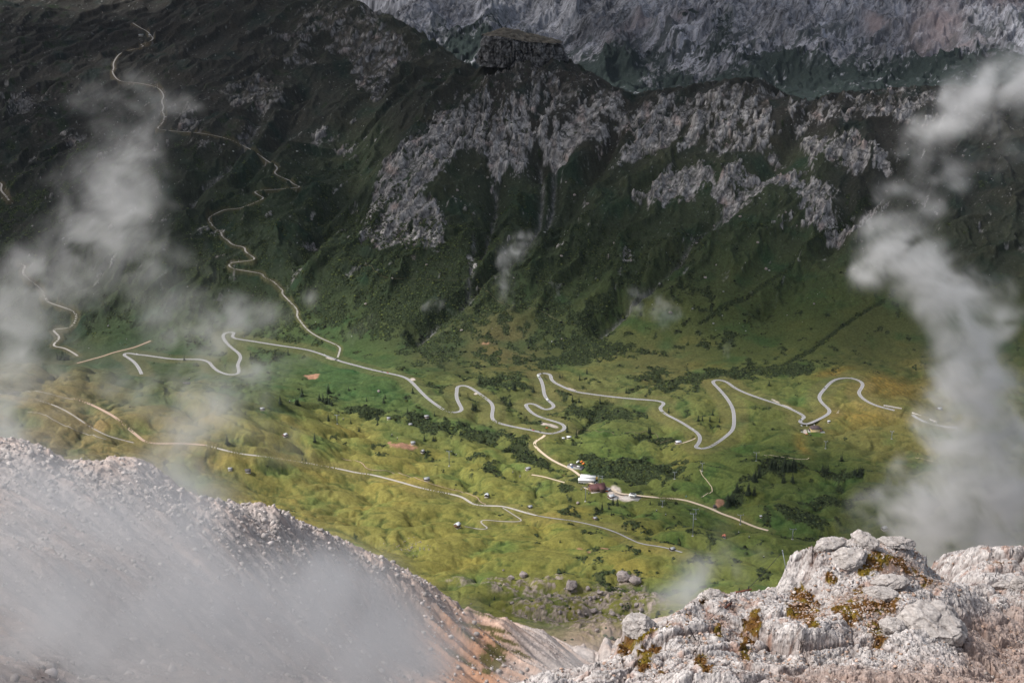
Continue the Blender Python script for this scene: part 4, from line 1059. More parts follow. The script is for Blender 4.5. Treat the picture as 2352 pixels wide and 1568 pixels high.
Rk.fit([(1080, 1605), (1150, 1582), (1190, 1566), (1230, 1545), (1260, 1540), (1330, 1532), (1400, 1510), (1424, 1480), (1430, 1440), (1450, 1418), (1485, 1417), (1510, 1432), (1560, 1402), (1600, 1368), (1622, 1352), (1650, 1352), (1665, 1360), (1700, 1360), (1740, 1357), (1780, 1346), (1796, 1330), (1802, 1305), (1822, 1268), (1850, 1262), (1880, 1244), (1895, 1235), (1930, 1234), (1955, 1240), (1965, 1228), (1985, 1226), (2010, 1238), (2050, 1232), (2085, 1238), (2095, 1255), (2120, 1275), (2143, 1298), (2160, 1276), (2190, 1264), (2250, 1258), (2352, 1257), (2600, 1262)], 1.0)
Nn = Rk.normals()
d3 = (fbm3(X_ / .5, Y_ / .5, Rk.Z / .35, 4, 461) * .07 + fbm3(X_ / .08, Y_ / .08, Rk.Z / .08, 3, 471) * .03) * amp
disp = Nn * d3[..., None]
v3 = fbm3(X_ / .30, Y_ / .30, Rk.Z / .22, 4, 463, gain=.6); v4 = np.abs(fbm3((X_ + .4 * Rk.Z) / .5, Y_ / .5, (Rk.Z - .3 * X_) / .2, 4, 465, gain=.6))
tone = np.clip((1.0 + .12 * a1 + .6 * v3 + .08 * r2 + .10 * r4 + 1.6 * d3) * (.28 + .72 * sstep(0, .055, v4)), .2, 1.3)
rcA = np.array([.43, .40, .385], F) * tone[..., None]
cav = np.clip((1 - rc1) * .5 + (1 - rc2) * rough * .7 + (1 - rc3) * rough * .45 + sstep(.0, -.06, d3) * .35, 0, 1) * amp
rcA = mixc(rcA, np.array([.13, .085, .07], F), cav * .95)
rust = sstep(.15, .5, fbm2(X_ / .5, Y_ / .5, 4, 481) + .4 * fbm2(X_ / 4, Y_ / 4, 2, 483)) 
rcA = mixc(rcA, np.array([.30, .17, .12], F), rust * .58)
lowr = np.maximum(sstep(1490, 1568, RV + 40 * a1) * sstep(1650, 1900, RU), sstep(1380, 1440, RV + 30 * a1) * sstep(2180, 2240, RU + 30 * a1))
rcA = mixc(rcA, np.array([.27, .19, .155], F) * (1 + .4 * a3)[..., None], lowr * .7)
MOSS = [(1850, 1378, 20, 26, 1.15, -25), (1835, 1410, 26, 10, .9), (1840, 1350, 12, 14, .9), (1860, 1420, 12, 16, .9), (1720, 1450, 14, 26, 1.1, 35), (1712, 1480, 10, 14, .9), (1650, 1440, 8, 14, .8), (1610, 1510, 12, 18, .9), (1625, 1560, 14, 10, .8), (1465, 1465, 18, 14, 1.1, -30), (1440, 1480, 12, 22, 1.0, 20),
        (1518, 1442, 20, 6, 1.0, -35), (1480, 1510, 12, 24, .9, 15), (1500, 1490, 18, 10, .8, -30), (1960, 1398, 32, 16, 1.2, -5), (1985, 1390, 26, 12, .9), (2035, 1385, 22, 14, .9), (2010, 1430, 14, 20, .8, 20), (2020, 1460, 14, 16, .7), (1975, 1345, 12, 12, .9), (2005, 1290, 18, 16, 1.0), (2040, 1280, 40, 12, .8, 10), (1990, 1310, 16, 8, .8), (1912, 1318, 10, 7, 1.0), (1860, 1460, 14, 6, .8), (1640, 1364, 14, 6, 1.0, -15), (1615, 1372, 8, 6, .8), (1520, 1545, 14, 10, .7), (2100, 1310, 50, 14, .5, 25), (2295, 1296, 8, 5, .8), (1585, 1400, 7, 5, .7), (1578, 1450, 8, 5, .6)]
mw = splats(RU, RV, [(m_[0], m_[1], m_[2] * 1.5, m_[3] * 1.35) + tuple(m_[4:]) for m_ in MOSS])
mossm = sstep(.30, .50, mw * (1 + .9 * a3 + .4 * r3) + .18 * a3) * sstep(.05, .4, Nn[..., 2])
mg = sstep(-.1, .35, fbm2(X_ / .6, Y_ / .6, 3, 491))[..., None]
mcol = (np.array([.105, .052, .014], F) * (1 - mg) + np.array([.13, .092, .012], F) * mg) * (1 + .9 * fbm3(X_ / .05, Y_ / .05, Rk.Z / .05, 2, 495))[..., None]
soil = sstep(.3, .7, flat * (1 + .8 * a3)) * .55
rcA = mixc(rcA, np.array([.20, .13, .095], F) * (1 + .4 * a3)[..., None], soil)
rcA = mixc(rcA, np.clip(mcol, .01, 1), mossm)
disp = disp + Nn * (mossm * (.0 + .04 * np.clip(fbm3(X_ / .07, Y_ / .07, Rk.Z / .07, 2, 497), -.4, 1)))[..., None]
rcA = np.clip(rcA, .015, .72)
M_rock = ground_mat('limestone', 7.0, 16.0, .72, 1.25, .9, .04)
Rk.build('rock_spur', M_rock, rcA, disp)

# ---- loose stones
def ico(sub=0):
    p = (1 + 5 ** .5) / 2
    V = [(-1, p, 0), (1, p, 0), (-1, -p, 0), (1, -p, 0), (0, -1, p), (0, 1, p), (0, -1, -p), (0, 1, -p), (p, 0, -1), (p, 0, 1), (-p, 0, -1), (-p, 0, 1)]
    Fc = [(0, 11, 5), (0, 5, 1), (0, 1, 7), (0, 7, 10), (0, 10, 11), (1, 5, 9), (5, 11, 4), (11, 10, 2), (10, 7, 6), (7, 1, 8), (3, 9, 4), (3, 4, 2), (3, 2, 6), (3, 6, 8), (3, 8, 9), (4, 9, 5), (2, 4, 11), (6, 2, 10), (8, 6, 7), (9, 8, 1)]
    V = [np.array(v, float) / np.linalg.norm(v) for v in V]
    for _ in range(sub):
        cache, nf = {}, []
        def mid(a, b):
            k = (min(a, b), max(a, b))
            if k not in cache:
                m = V[a] + V[b]; V.append(m / np.linalg.norm(m)); cache[k] = len(V) - 1
            return cache[k]
        for a, b, c in Fc:
            x, y, z = mid(a, b), mid(b, c), mid(c, a)
            nf += [(a, x, z), (b, y, x), (c, z, y), (x, y, z)]
        Fc = nf
    return np.array(V), np.array(Fc, np.int32)
IV0, IF0 = ico(0); IV1, IF1 = ico(1)
def scatter_mesh(name, P, size, mat, basecol, rng, flatz=(.5, .9), jitter=.28, colvar=.25, template=(IV0, IF0), kind='stuff', sink=.25):
    V, Fc = template
    k = len(P); nv = len(V)
    size = np.asarray(size)
    sx = rng.uniform(.75, 1.35, (k, 1)); sy = rng.uniform(.6, 1.1, (k, 1)); sz = rng.uniform(*flatz, (k, 1))
    rad = 1 + jitter * rng.uniform(-1, 1, (k, nv))
    W = V[None] * rad[..., None] * np.stack([sx, sy, sz], -1)
    a = rng.uniform(0, 6.28, k); tl = rng.normal(0, .25, k)
    c, s = np.cos(tl)[:, None], np.sin(tl)[:, None]
    x, z = W[..., 0] * c - W[..., 2] * s, W[..., 0] * s + W[..., 2] * c
    y = W[..., 1]
    c, s = np.cos(a)[:, None], np.sin(a)[:, None]
    W = np.stack([x * c - y * s, x * s + y * c, z], -1) * size[:, None, None]
    W = W + P[:, None, :] + np.array([0, 0, 1]) * (size * sz[:, 0] * (1 - 2 * sink))[:, None, None] * .6
    Fa = (Fc[None] + (np.arange(k) * nv)[:, None, None]).reshape(-1, 3)
    bc = np.asarray(basecol, float)
    cc = (bc if bc.ndim == 2 else bc[None]) * (1 + colvar * rng.normal(size=(k, 1)))
    cc = np.repeat(np.clip(cc, .01, .8)[:, None], nv, 1)
    o = mesh_obj(name, W.reshape(-1, 3), Fa.astype(np.int32), mat, colors=cc.reshape(-1, 3))
    if kind: tag(o, kind=kind)
    return o
M_stone = ground_mat('stone', 4.0, 9.0, .75, 1.2, .6, .05)
M_far_stone = ground_mat('pale_stone', .5, 1.0, .75, 1.2, .5, .4)
rng = np.random.RandomState(3)
# gravel of the spur
k = 150000
ju = rng.randint(60, len(Rk.ys) - 60, k); iu = rng.randint(20, Rk.nt - 20, k)
dens = .10 + .9 * flat[ju, iu] + .4 * (dz[ju, iu] < -.05)
keep = (rng.uniform(size=k) < dens * .5) & (Nn[ju, iu, 2] > .62) & (RU[ju, iu] > 1180) & (RU[ju, iu] < 2430) & (RV[ju, iu] < 1640) & (RV[ju, iu] > 1200)
ju, iu = ju[keep], iu[keep]
gp = Rk.P[ju, iu]
gs = .010 + .045 * rng.uniform(size=len(gp)) ** 5 + .018 * rng.uniform(size=len(gp))
scatter_mesh('gravel', gp, gs, M_stone, np.array([[.36, .32, .295]]) * np.where(rng.uniform(size=(len(gp), 1)) > .6, 1, np.array([[.85, .68, .58]])), rng, template=(IV0, IF0))
# rubble of the scree ridge
k = 60000
ju = rng.randint(60, len(S.ys) - 200, k); iu = rng.randint(10, S.nt - 10, k)
keep = (rng.uniform(size=k) < (.03 + .8 * rub[ju, iu])) & (SV[ju, iu] < 1600) & (SU[ju, iu] > -60) & (below[ju, iu] > -12)
ju, iu = ju[keep], iu[keep]
scatter_mesh('rubble', S.P[ju, iu], .14 + .75 * rng.uniform(size=len(ju)) ** 6 + .22 * rng.uniform(size=len(ju)), M_far_stone, (.36, .325, .305), rng)
k = 60000
ju = rng.randint(60, len(S.ys) - 420, k); iu = rng.randint(10, S.nt - 10, k)
keep = (rng.uniform(size=k) < .55) & (SV[ju, iu] < 1620) & (SU[ju, iu] > -60) & (below[ju, iu] > 5)
ju, iu = ju[keep], iu[keep]
scatter_mesh('loose_scree', S.P[ju, iu], (.05 + .10 * rng.uniform(size=len(ju)) + .5 * rng.uniform(size=len(ju)) ** 14) * np.clip(S.Y[ju, iu] / 220, .7, 2), M_far_stone, (.34, .305, .285), rng)
#@@
# ---------------------------------------------------------------- drifting mist: real volumes hanging in the air
def mist_mat(name, colr, dens, g=0.25):
    m = bpy.data.materials.new(name); m.use_nodes = True
    nt = m.node_tree; nt.nodes.clear()
    out = nt.nodes.new('ShaderNodeOutputMaterial')
    pv = nt.nodes.new('ShaderNodeVolumePrincipled')
    pv.inputs['Color'].default_value = (*colr, 1)
    pv.inputs['Density'].default_value = dens
    pv.inputs['Anisotropy'].default_value = g
    pv.inputs['Density Attribute'].default_value = 'density'
    nt.links.new(pv.outputs[0], out.inputs['Volume'])
    return m

def mist(name, strokes, Yc, D, vox, u0, u1, v0, v1, nscale, mat, seed=0, warp=.9, gainT=1.0, wob=0.0, soft=1.0):
    """strokes (u, v, ru, rv, optical depth, angle): where the mist hangs; grid of densities at distance Yc, +-D deep"""
    lo = point(u0, v1, Yc); hi = point(u1, v0, Yc)
    xs = np.arange(lo[0] - D * .05, hi[0] + D * .05, vox); zs = np.arange(lo[2] - D * .05, hi[2] + D * .05, vox); ys = np.arange(Yc - 1.9 * D, Yc + 1.9 * D, max(vox * 2.5, D / 5))
    nx, ny, nz = len(xs), len(ys), len(zs)
    Xg, Yg, Zg = np.broadcast_arrays(xs[None, None, :], ys[None, :, None], zs[:, None, None])
    Xg = Xg.astype(F); Yg = Yg.astype(F); Zg = Zg.astype(F)
    s = nscale
    Zs_ = Zg + F(.33) * (Yg - F(Yc))
    w1_ = fbm3(Xg / s, Yg / (2 * s), Zs_ / s, 2, 501 + seed); w2_ = fbm3(Xg / s + 40, Yg / (2 * s), Zs_ / s, 2, 511 + seed)
    n_ = fbm3((Xg + warp * s * w1_) / (.62 * s), Yg / (2.6 * s), (Zs_ + warp * s * w2_) / (.70 * s), 6, 521 + seed, gain=.62)
    u_, v_ = project(Xg, Yg, Zg)
    px = FOC / Yc
    u_ = u_ + w1_ * s * px * .35; v_ = v_ + w2_ * s * px * .35
    T = np.zeros(u_.shape, F)
    rp = random.Random(900 + seed)
    puffs = []
    for st in strokes:                      # each stretch of mist: a thin veil and a crowd of torn puffs
        an = R(st[5]) if len(st) > 5 else 0
        puffs.append((st[0], st[1], st[2] * 1.25, st[3] * 1.25, st[4] * .38) + tuple(st[5:]))
        for _ in range(7):
            g1, g2 = rp.gauss(0, .55) * st[2], rp.gauss(0, .55) * st[3]
            sz = rp.uniform(.28, .55)
            puffs.append((st[0] + g1 * math.cos(an) - g2 * math.sin(an), st[1] + g1 * math.sin(an) + g2 * math.cos(an), st[2] * sz, st[3] * sz, st[4] * rp.uniform(.2, .65), math.degrees(an) + rp.uniform(-40, 40)))
    for st in puffs:
        cu_, cv_, ru, rv, w = st[:5]; an = R(st[5]) if len(st) > 5 else 0
        c, s_ = math.cos(an), math.sin(an)
        su_ = np.abs(u_[0, ny // 2] - cu_) < 3 * max(ru, rv) + 60; sv_ = np.abs(v_[:, ny // 2, nx // 2] - cv_) < 3 * max(ru, rv) + 90
        if not su_.any() or not sv_.any(): continue
        x0_, x1_ = np.nonzero(su_)[0][[0, -1]]; z0_, z1_ = np.nonzero(sv_)[0][[0, -1]]
        us, vs_ = u_[z0_:z1_ + 1, :, x0_:x1_ + 1] - cu_, v_[z0_:z1_ + 1, :, x0_:x1_ + 1] - cv_
        p = (us * c + vs_ * s_) / ru; q = (-us * s_ + vs_ * c) / rv
        T[z0_:z1_ + 1, :, x0_:x1_ + 1] += w * np.exp(-(p * p + q * q))
    T = 1.3 * (1 - np.exp(-T / 1.3)) * 1.1
    yc = Yc + wob * w1_ * D
    prof = np.exp(-((Yg - yc) / (.62 * D)) ** 2)
    d = np.clip(T * (1.1 + soft * (3.0 * n_ + .7 * w2_)) - .08 + .2 * n_, 0, None) * prof
    edge_ = np.minimum.reduce([sstep(0, .06, (Xg - xs[0]) / (xs[-1] - xs[0])), sstep(0, .06, (xs[-1] - Xg) / (xs[-1] - xs[0])), sstep(0, .03, (Zg - zs[0]) / (zs[-1] - zs[0])), sstep(0, .03, (zs[-1] - Zg) / (zs[-1] - zs[0]))])
    d = d * d / (d + .22)
    d = d * edge_ * gainT / (.62 * D * 1.77)
    d = np.where(d < 1e-3 * .03 * 40 / D, 0, d)
    me = bpy.data.meshes.new(name)
    me.vertices.add(nx * ny * nz)
    me.attributes.new('d', 'FLOAT', 'POINT').data.foreach_set('value', d.astype(np.float32).ravel())
    o = bpy.data.objects.new(name, me); col.objects.link(o)
    ng = bpy.data.node_groups.new(name + '_grid', 'GeometryNodeTree')
    ng.interface.new_socket('Geometry', in_out='INPUT', socket_type='NodeSocketGeometry')
    ng.interface.new_socket('Geometry', in_out='OUTPUT', socket_type='NodeSocketGeometry')
    N_ = ng.nodes; L_ = ng.links
    gi = N_.new('NodeGroupInput'); go = N_.new('NodeGroupOutput')
    vc = N_.new('GeometryNodeVolumeCube')
    vc.inputs['Min'].default_value = (xs[0], ys[0], zs[0]); vc.inputs['Max'].default_value = (xs[-1], ys[-1], zs[-1])
    vc.inputs['Resolution X'].default_value = nx; vc.inputs['Resolution Y'].default_value = ny; vc.inputs['Resolution Z'].default_value = nz
    pos = N_.new('GeometryNodeInputPosition')
    sub = N_.new('ShaderNodeVectorMath'); sub.operation = 'SUBTRACT'; sub.inputs[1].default_value = (xs[0], ys[0], zs[0])
    L_.new(pos.outputs[0], sub.inputs[0])
    mul = N_.new('ShaderNodeVectorMath'); mul.operation = 'MULTIPLY'
    mul.inputs[1].default_value = ((nx - 1) / (xs[-1] - xs[0]), (ny - 1) / (ys[-1] - ys[0]), (nz - 1) / (zs[-1] - zs[0]))
    L_.new(sub.outputs[0], mul.inputs[0])
    sep = N_.new('ShaderNodeSeparateXYZ'); L_.new(mul.outputs[0], sep.inputs[0])
    def mth(op, a, b=None):
        nd = N_.new('ShaderNodeMath'); nd.operation = op
        for k_, val in enumerate((a, b)):
            if val is None: continue
            if isinstance(val, (int, float)): nd.inputs[k_].default_value = val
            else: L_.new(val, nd.inputs[k_])
        return nd.outputs[0]
    def cl(sock, n_max): return mth('MINIMUM', mth('MAXIMUM', mth('ROUND', sock), 0), n_max - 1)
    idx = mth('ADD', cl(sep.outputs[0], nx), mth('MULTIPLY', mth('ADD', cl(sep.outputs[1], ny), mth('MULTIPLY', cl(sep.outputs[2], nz), ny)), nx))
    na = N_.new('GeometryNodeInputNamedAttribute'); na.data_type = 'FLOAT'; na.inputs['Name'].default_value = 'd'
    si = N_.new('GeometryNodeSampleIndex'); si.data_type = 'FLOAT'; si.domain = 'POINT'
    L_.new(gi.outputs[0], si.inputs['Geometry']); L_.new(na.outputs['Attribute'], si.inputs['Value']); L_.new(idx, si.inputs['Index'])
    L_.new(si.outputs[0], vc.inputs['Density'])
    sm = N_.new('GeometryNodeSetMaterial'); sm.inputs['Material'].default_value = mat
    L_.new(vc.outputs[0], sm.inputs[0]); L_.new(sm.outputs[0], go.inputs[0])
    me.materials.append(mat)
    md = o.modifiers.new('grid', 'NODES'); md.node_group = ng
    print(name, nx, ny, nz, nx * ny * nz)
    return tag(o, kind='stuff')

M_mist = mist_mat('mist', (.97, .97, .98), 1.0, .3)
LEFT = [(275, 420, 120, 100, .62, -40), (250, 520, 100, 110, .75, -30), (330, 340, 70, 55, .4), (235, 285, 90, 60, .42, 40), (300, 195, 70, 40, .3), (410, 242, 45, 16, .35), (345, 235, 60, 30, .35), (140, 640, 110, 90, .7, -35), (50, 720, 110, 80, .6), (420, 720, 120, 45, .65, 10), (575, 722, 48, 38, .8), (500, 770, 100, 40, .55),
        (720, 690, 26, 20, .5), (835, 750, 40, 16, .3, -20), (5, 900, 60, 110, 1.3), (15, 990, 60, 60, .9), (445, 950, 95, 80, 1.15), (500, 870, 120, 45, .55), (650, 845, 80, 35, .4), (425, 1075, 45, 90, .9), (200, 960, 130, 45, .25), (280, 880, 120, 50, .3), (620, 1000, 90, 60, .3), (350, 610, 90, 70, .4), (90, 830, 120, 40, .4)]
mist('mist_bank', LEFT, 1480, 75, 1.75, -160, 950, 110, 1190, 52, M_mist, 0, soft=.8, gainT=.8)
RIGHT = [(2200, 265, 76, 38, 1.1, -35), (2310, 190, 96, 60, 1.2, -25), (2125, 312, 52, 28, .9), (2060, 430, 45, 25, .3), (1985, 520, 26, 26, .5), (2000, 615, 40, 38, 1.1), (2060, 560, 60, 42, .9, 30), (2120, 620, 76, 54, 1.2, 30), (2180, 690, 66, 60, 1.4, 40), (2222, 780, 50, 75, 1.6), (2240, 880, 52, 85, 1.6), (2228, 980, 66, 75, 1.4),
         (2280, 1060, 90, 90, 1.6), (2340, 1160, 120, 100, 2.2), (2350, 1000, 60, 90, .8), (2210, 1160, 80, 80, 1.0), (2105, 1200, 60, 50, .6), (2060, 1080, 35, 45, .3, 20), (1990, 1150, 60, 18, .25, -25), (2230, 1230, 160, 70, 2.2), (2300, 880, 60, 50, .4), (2190, 400, 50, 50, .3), (2120, 470, 60, 36, .35), (2330, 330, 60, 60, .25), (1930, 455, 40, 10, .25), (2330, 700, 60, 80, .15)]
mist('mist_bank', RIGHT, 1300, 60, 1.35, 1860, 2500, 90, 1330, 42, M_mist, 30, soft=.85, gainT=1.65)
SMALL = [(1185, 575, 60, 26, .5, -35), (1165, 640, 20, 60, .35), (1462, 690, 24, 28, .4), (1518, 705, 26, 44, .42), (1000, 695, 26, 16, .35, -35), (1670, 800, 6, 30, .25), (1540, 720, 40, 12, .2)]
mist('mist_wisps', SMALL, 2450, 40, 1.6, 930, 1720, 500, 860, 30, M_mist, 60, soft=.7, gainT=.75)
LOW = [(1620, 1290, 70, 36, .95, -45), (1560, 1350, 65, 38, .95, -35), (1500, 1420, 50, 36, .4), (1350, 1490, 70, 26, .45), (1280, 1545, 80, 24, .75), (1420, 1455, 40, 26, .25), (1720, 1290, 90, 40, .2), (1180, 1560, 60, 30, .5)]
mist('mist_wisps', LOW, 330, 28, .6, 1080, 1900, 1180, 1620, 13, M_mist, 80)
NEAR = [(700, 1440, 200, 90, 1.2, 10), (860, 1500, 110, 80, 1.6), (400, 1500, 300, 100, 1.1), (600, 1380, 160, 55, .7), (200, 1430, 300, 140, .9), (300, 1270, 280, 100, .9, 15), (60, 1150, 240, 90, .7), (300, 1150, 160, 60, .5, 20), (950, 1420, 55, 50, .7), (960, 1490, 20, 70, .5), (440, 1130, 80, 50, .7), (380, 1090, 80, 50, .6), (780, 1330, 90, 30, .5), (120, 1570, 120, 60, -.35), (700, 1560, 250, 50, 1.0)]
mist('mist_bank', NEAR, 78, 16, .19, -120, 1130, 1030, 1640, 7, M_mist, 100, soft=.3, gainT=2.0)

# ---------------------------------------------------------------- added cloudlets, out of view, put in to darken slope, range, scree and valley
M_shade_cloud, _nt, _b = new_mat('added_shade_cloud')
_b.inputs['Base Color'].default_value = (.75, .76, .78, 1); _b.inputs['Roughness'].default_value = 1
def shade_cloud_deck(name, cx, cy, ground_z, rx, ry, zc, spacing, rad, seed):
    """a broken sheet of cloudlets, added so that their shade falls round (cx, cy); sun still comes through the gaps"""
    rn = random.Random(seed)
    n1_, n2_ = 22, 14
    a = np.linspace(0, 2 * np.pi, n1_, endpoint=False); b = np.linspace(-np.pi / 2, np.pi / 2, n2_)
    ca, cb_ = np.meshgrid(a, b)
    x = np.cos(cb_) * np.cos(ca); y = np.cos(cb_) * np.sin(ca); z = np.sin(cb_)
    i = np.arange(n1_ * n2_).reshape(n2_, n1_)
    Fq = np.stack([i[:-1], np.roll(i[:-1], -1, 1), np.roll(i[1:], -1, 1), i[1:]], -1).reshape(-1, 4)
    Vs, Fs_ = [], []
    d = (zc - ground_z) / math.tan(SUN_EL)
    ox, oy = d * math.sin(SUN_AZ), d * math.cos(SUN_AZ)
    for gx in np.arange(-rx, rx + 1, spacing):
        for gy in np.arange(-ry, ry + 1, spacing):
            px, py = gx + rn.uniform(-.32, .32) * spacing, gy + rn.uniform(-.32, .32) * spacing
            if (px / rx) ** 2 + (py / ry) ** 2 > 1: continue
            r0 = rad * rn.uniform(.8, 1.2); sd_ = rn.uniform(0, 90)
            r = 1 + .32 * fbm3(x * 1.5 + sd_, y * 1.5, z * 1.5, 4, seed % 40) + .12 * np.abs(fbm3(x * 5 + sd_, y * 5, z * 5, 2, 9))
            Vs.append(np.stack([cx + px + ox + r0 * 1.15 * r * x, cy + py + oy + r0 * .95 * r * y, zc + .3 * r0 * r * np.where(z < 0, .5 * z, z) + rn.uniform(-40, 40)], -1).reshape(-1, 3))
            Fs_.append(Fq + len(Fs_) * n1_ * n2_)
    return tag(mesh_obj(name, np.concatenate(Vs), np.concatenate(Fs_).astype(np.int32), M_shade_cloud, smooth=True), kind='stuff')
shade_cloud_deck('added_shade_clouds', -1300, 4150, 380, 1350, 1050, 2600, 440, 262, 5)
shade_cloud_deck('added_shade_clouds', 1050, 3700, 250, 1750, 880, 2600, 460, 255, 6)
shade_cloud_deck('added_shade_clouds', 700, 7300, 450, 3000, 1100, 3000, 640, 310, 7)
shade_cloud_deck('added_shade_clouds', -90, 130, 840, 130, 85, 1500, 110, 62, 8)
shade_cloud_deck('added_shade_clouds', 560, 2020, 10, 420, 290, 1500, 190, 100, 9)
# thin blue air between the camera and the far range
hz = bpy.data.materials.new('haze'); hz.use_nodes = True; hn = hz.node_tree; hn.nodes.clear()
ho = hn.nodes.new('ShaderNodeOutputMaterial'); hv = hn.nodes.new('ShaderNodeVolumePrincipled')
hv.inputs['Color'].default_value = (.72, .82, 1.0, 1); hv.inputs['Density'].default_value = 3e-6; hv.inputs['Anisotropy'].default_value = .2
hn.links.new(hv.outputs[0], ho.inputs['Volume'])
tag(MB().box(-7000, 7000, -60, 9600, float(Z.min()) - 2, float(Z.max()) + 40).build('haze', hz), kind='stuff')
#@@
# ---------------------------------------------------------------- things
def at(u, v):
    p = hit(u, v)[0]
    return Vector((p[0], p[1], float(h_at(p[0], p[1]))))
def lerp(a, b, t): return a + (b - a) * t
WOOD = {'dark': simple('dark_timber', (.075, .055, .042), .85, .3, 1.5), 'brown': simple('brown_timber', (.16, .095, .06), .85, .3, 1.5), 'grey': simple('weathered_timber', (.15, .14, .13), .9, .3, 1.5), 'red': simple('red_brown_boards', (.22, .085, .06), .85, .25, 1.5)}
ROOF = {'grey': simple('grey_shingles', (.30, .31, .32), .75, .25, .8), 'light': simple('pale_metal_roof', (.52, .54, .57), .5, .12, .8), 'dark': simple('dark_shingles', (.085, .08, .08), .8, .3, .8), 'orange': simple('orange_tiles', (.50, .17, .10), .8, .2, .8), 'maroon': simple('maroon_roof', (.115, .055, .055), .7, .25, .5), 'white': simple('white_sheet_roof', (.72, .74, .76), .5, .08, .5)}
M_plinth = simple('rubble_plinth', (.42, .39, .36), .9, .25, 1.2)
M_glass = simple('window_glass', (.018, .02, .024), .15, .3, 1.0, spec=.5)
M_dark = simple('dark_door', (.035, .028, .024), .8, .3, 1.0)
M_white = simple('white_render', (.74, .74, .72), .7, .06, .4)
M_steel = simple('galvanised_steel', (.25, .27, .29), .5, .15, .6, metal=.4)
M_conc = simple('concrete', (.36, .355, .345), .9, .18, .5)
M_black = simple('black_paint', (.012, .012, .014), .3, .2, 1.0, spec=.5)

def hut(name, label, cat, u, v, w, l, h, rz, wood, roof, pitch=.62, group=None, door=True, deck=False, sink=.3):
    """gabled hut: length along local x, gable ends at +-x"""
    p = at(u, v)
    t = tag(empty(name, p, R(rz)), label, cat, group)
    hw, hl = w / 2, l / 2
    rz_ = h + hw * pitch
    m = MB().prism([(-hw, -sink), (hw, -sink), (hw, h), (0, rz_), (-hw, h)], -hl, hl)
    m.build('wall', WOOD[wood] if isinstance(wood, str) else wood, t)
    MB().box(-hl - .12, hl + .12, -hw - .12, hw + .12, -sink - 1.6, .25).build('plinth', M_plinth, t)
    e, ov, th = .55, .5, .14
    r = MB()
    for s in (-1, 1):
        y0, z0 = 0, rz_ + .06; y1 = s * (hw + e); z1 = h - e * pitch + .06
        prof = [(y0, z0), (y1, z1), (y1, z1 + th), (y0, z0 + th)]
        r.prism(prof if s > 0 else prof[::-1], -hl - ov, hl + ov)
    r.build('roof', ROOF[roof], t)
    if door:
        MB().box(-hl - .05, -hl - .002, -.55, .55, .25, 2.1).build('door', M_dark, t)
        MB().box(-hl - .05, -hl - .002, -.35, .35, h + .1, h + .75).build('hatch', M_dark, t)
    if deck:
        MB().box(-hl - 2.6, -hl - .2, -hw - .5, hw + .5, .05, .3).box(-hl - 2.6, -hl - 2.5, -hw - .5, hw + .5, .9, 1.0).build('terrace', M_plinth, t)
    return t
def q(f, s): return f(s)[0]
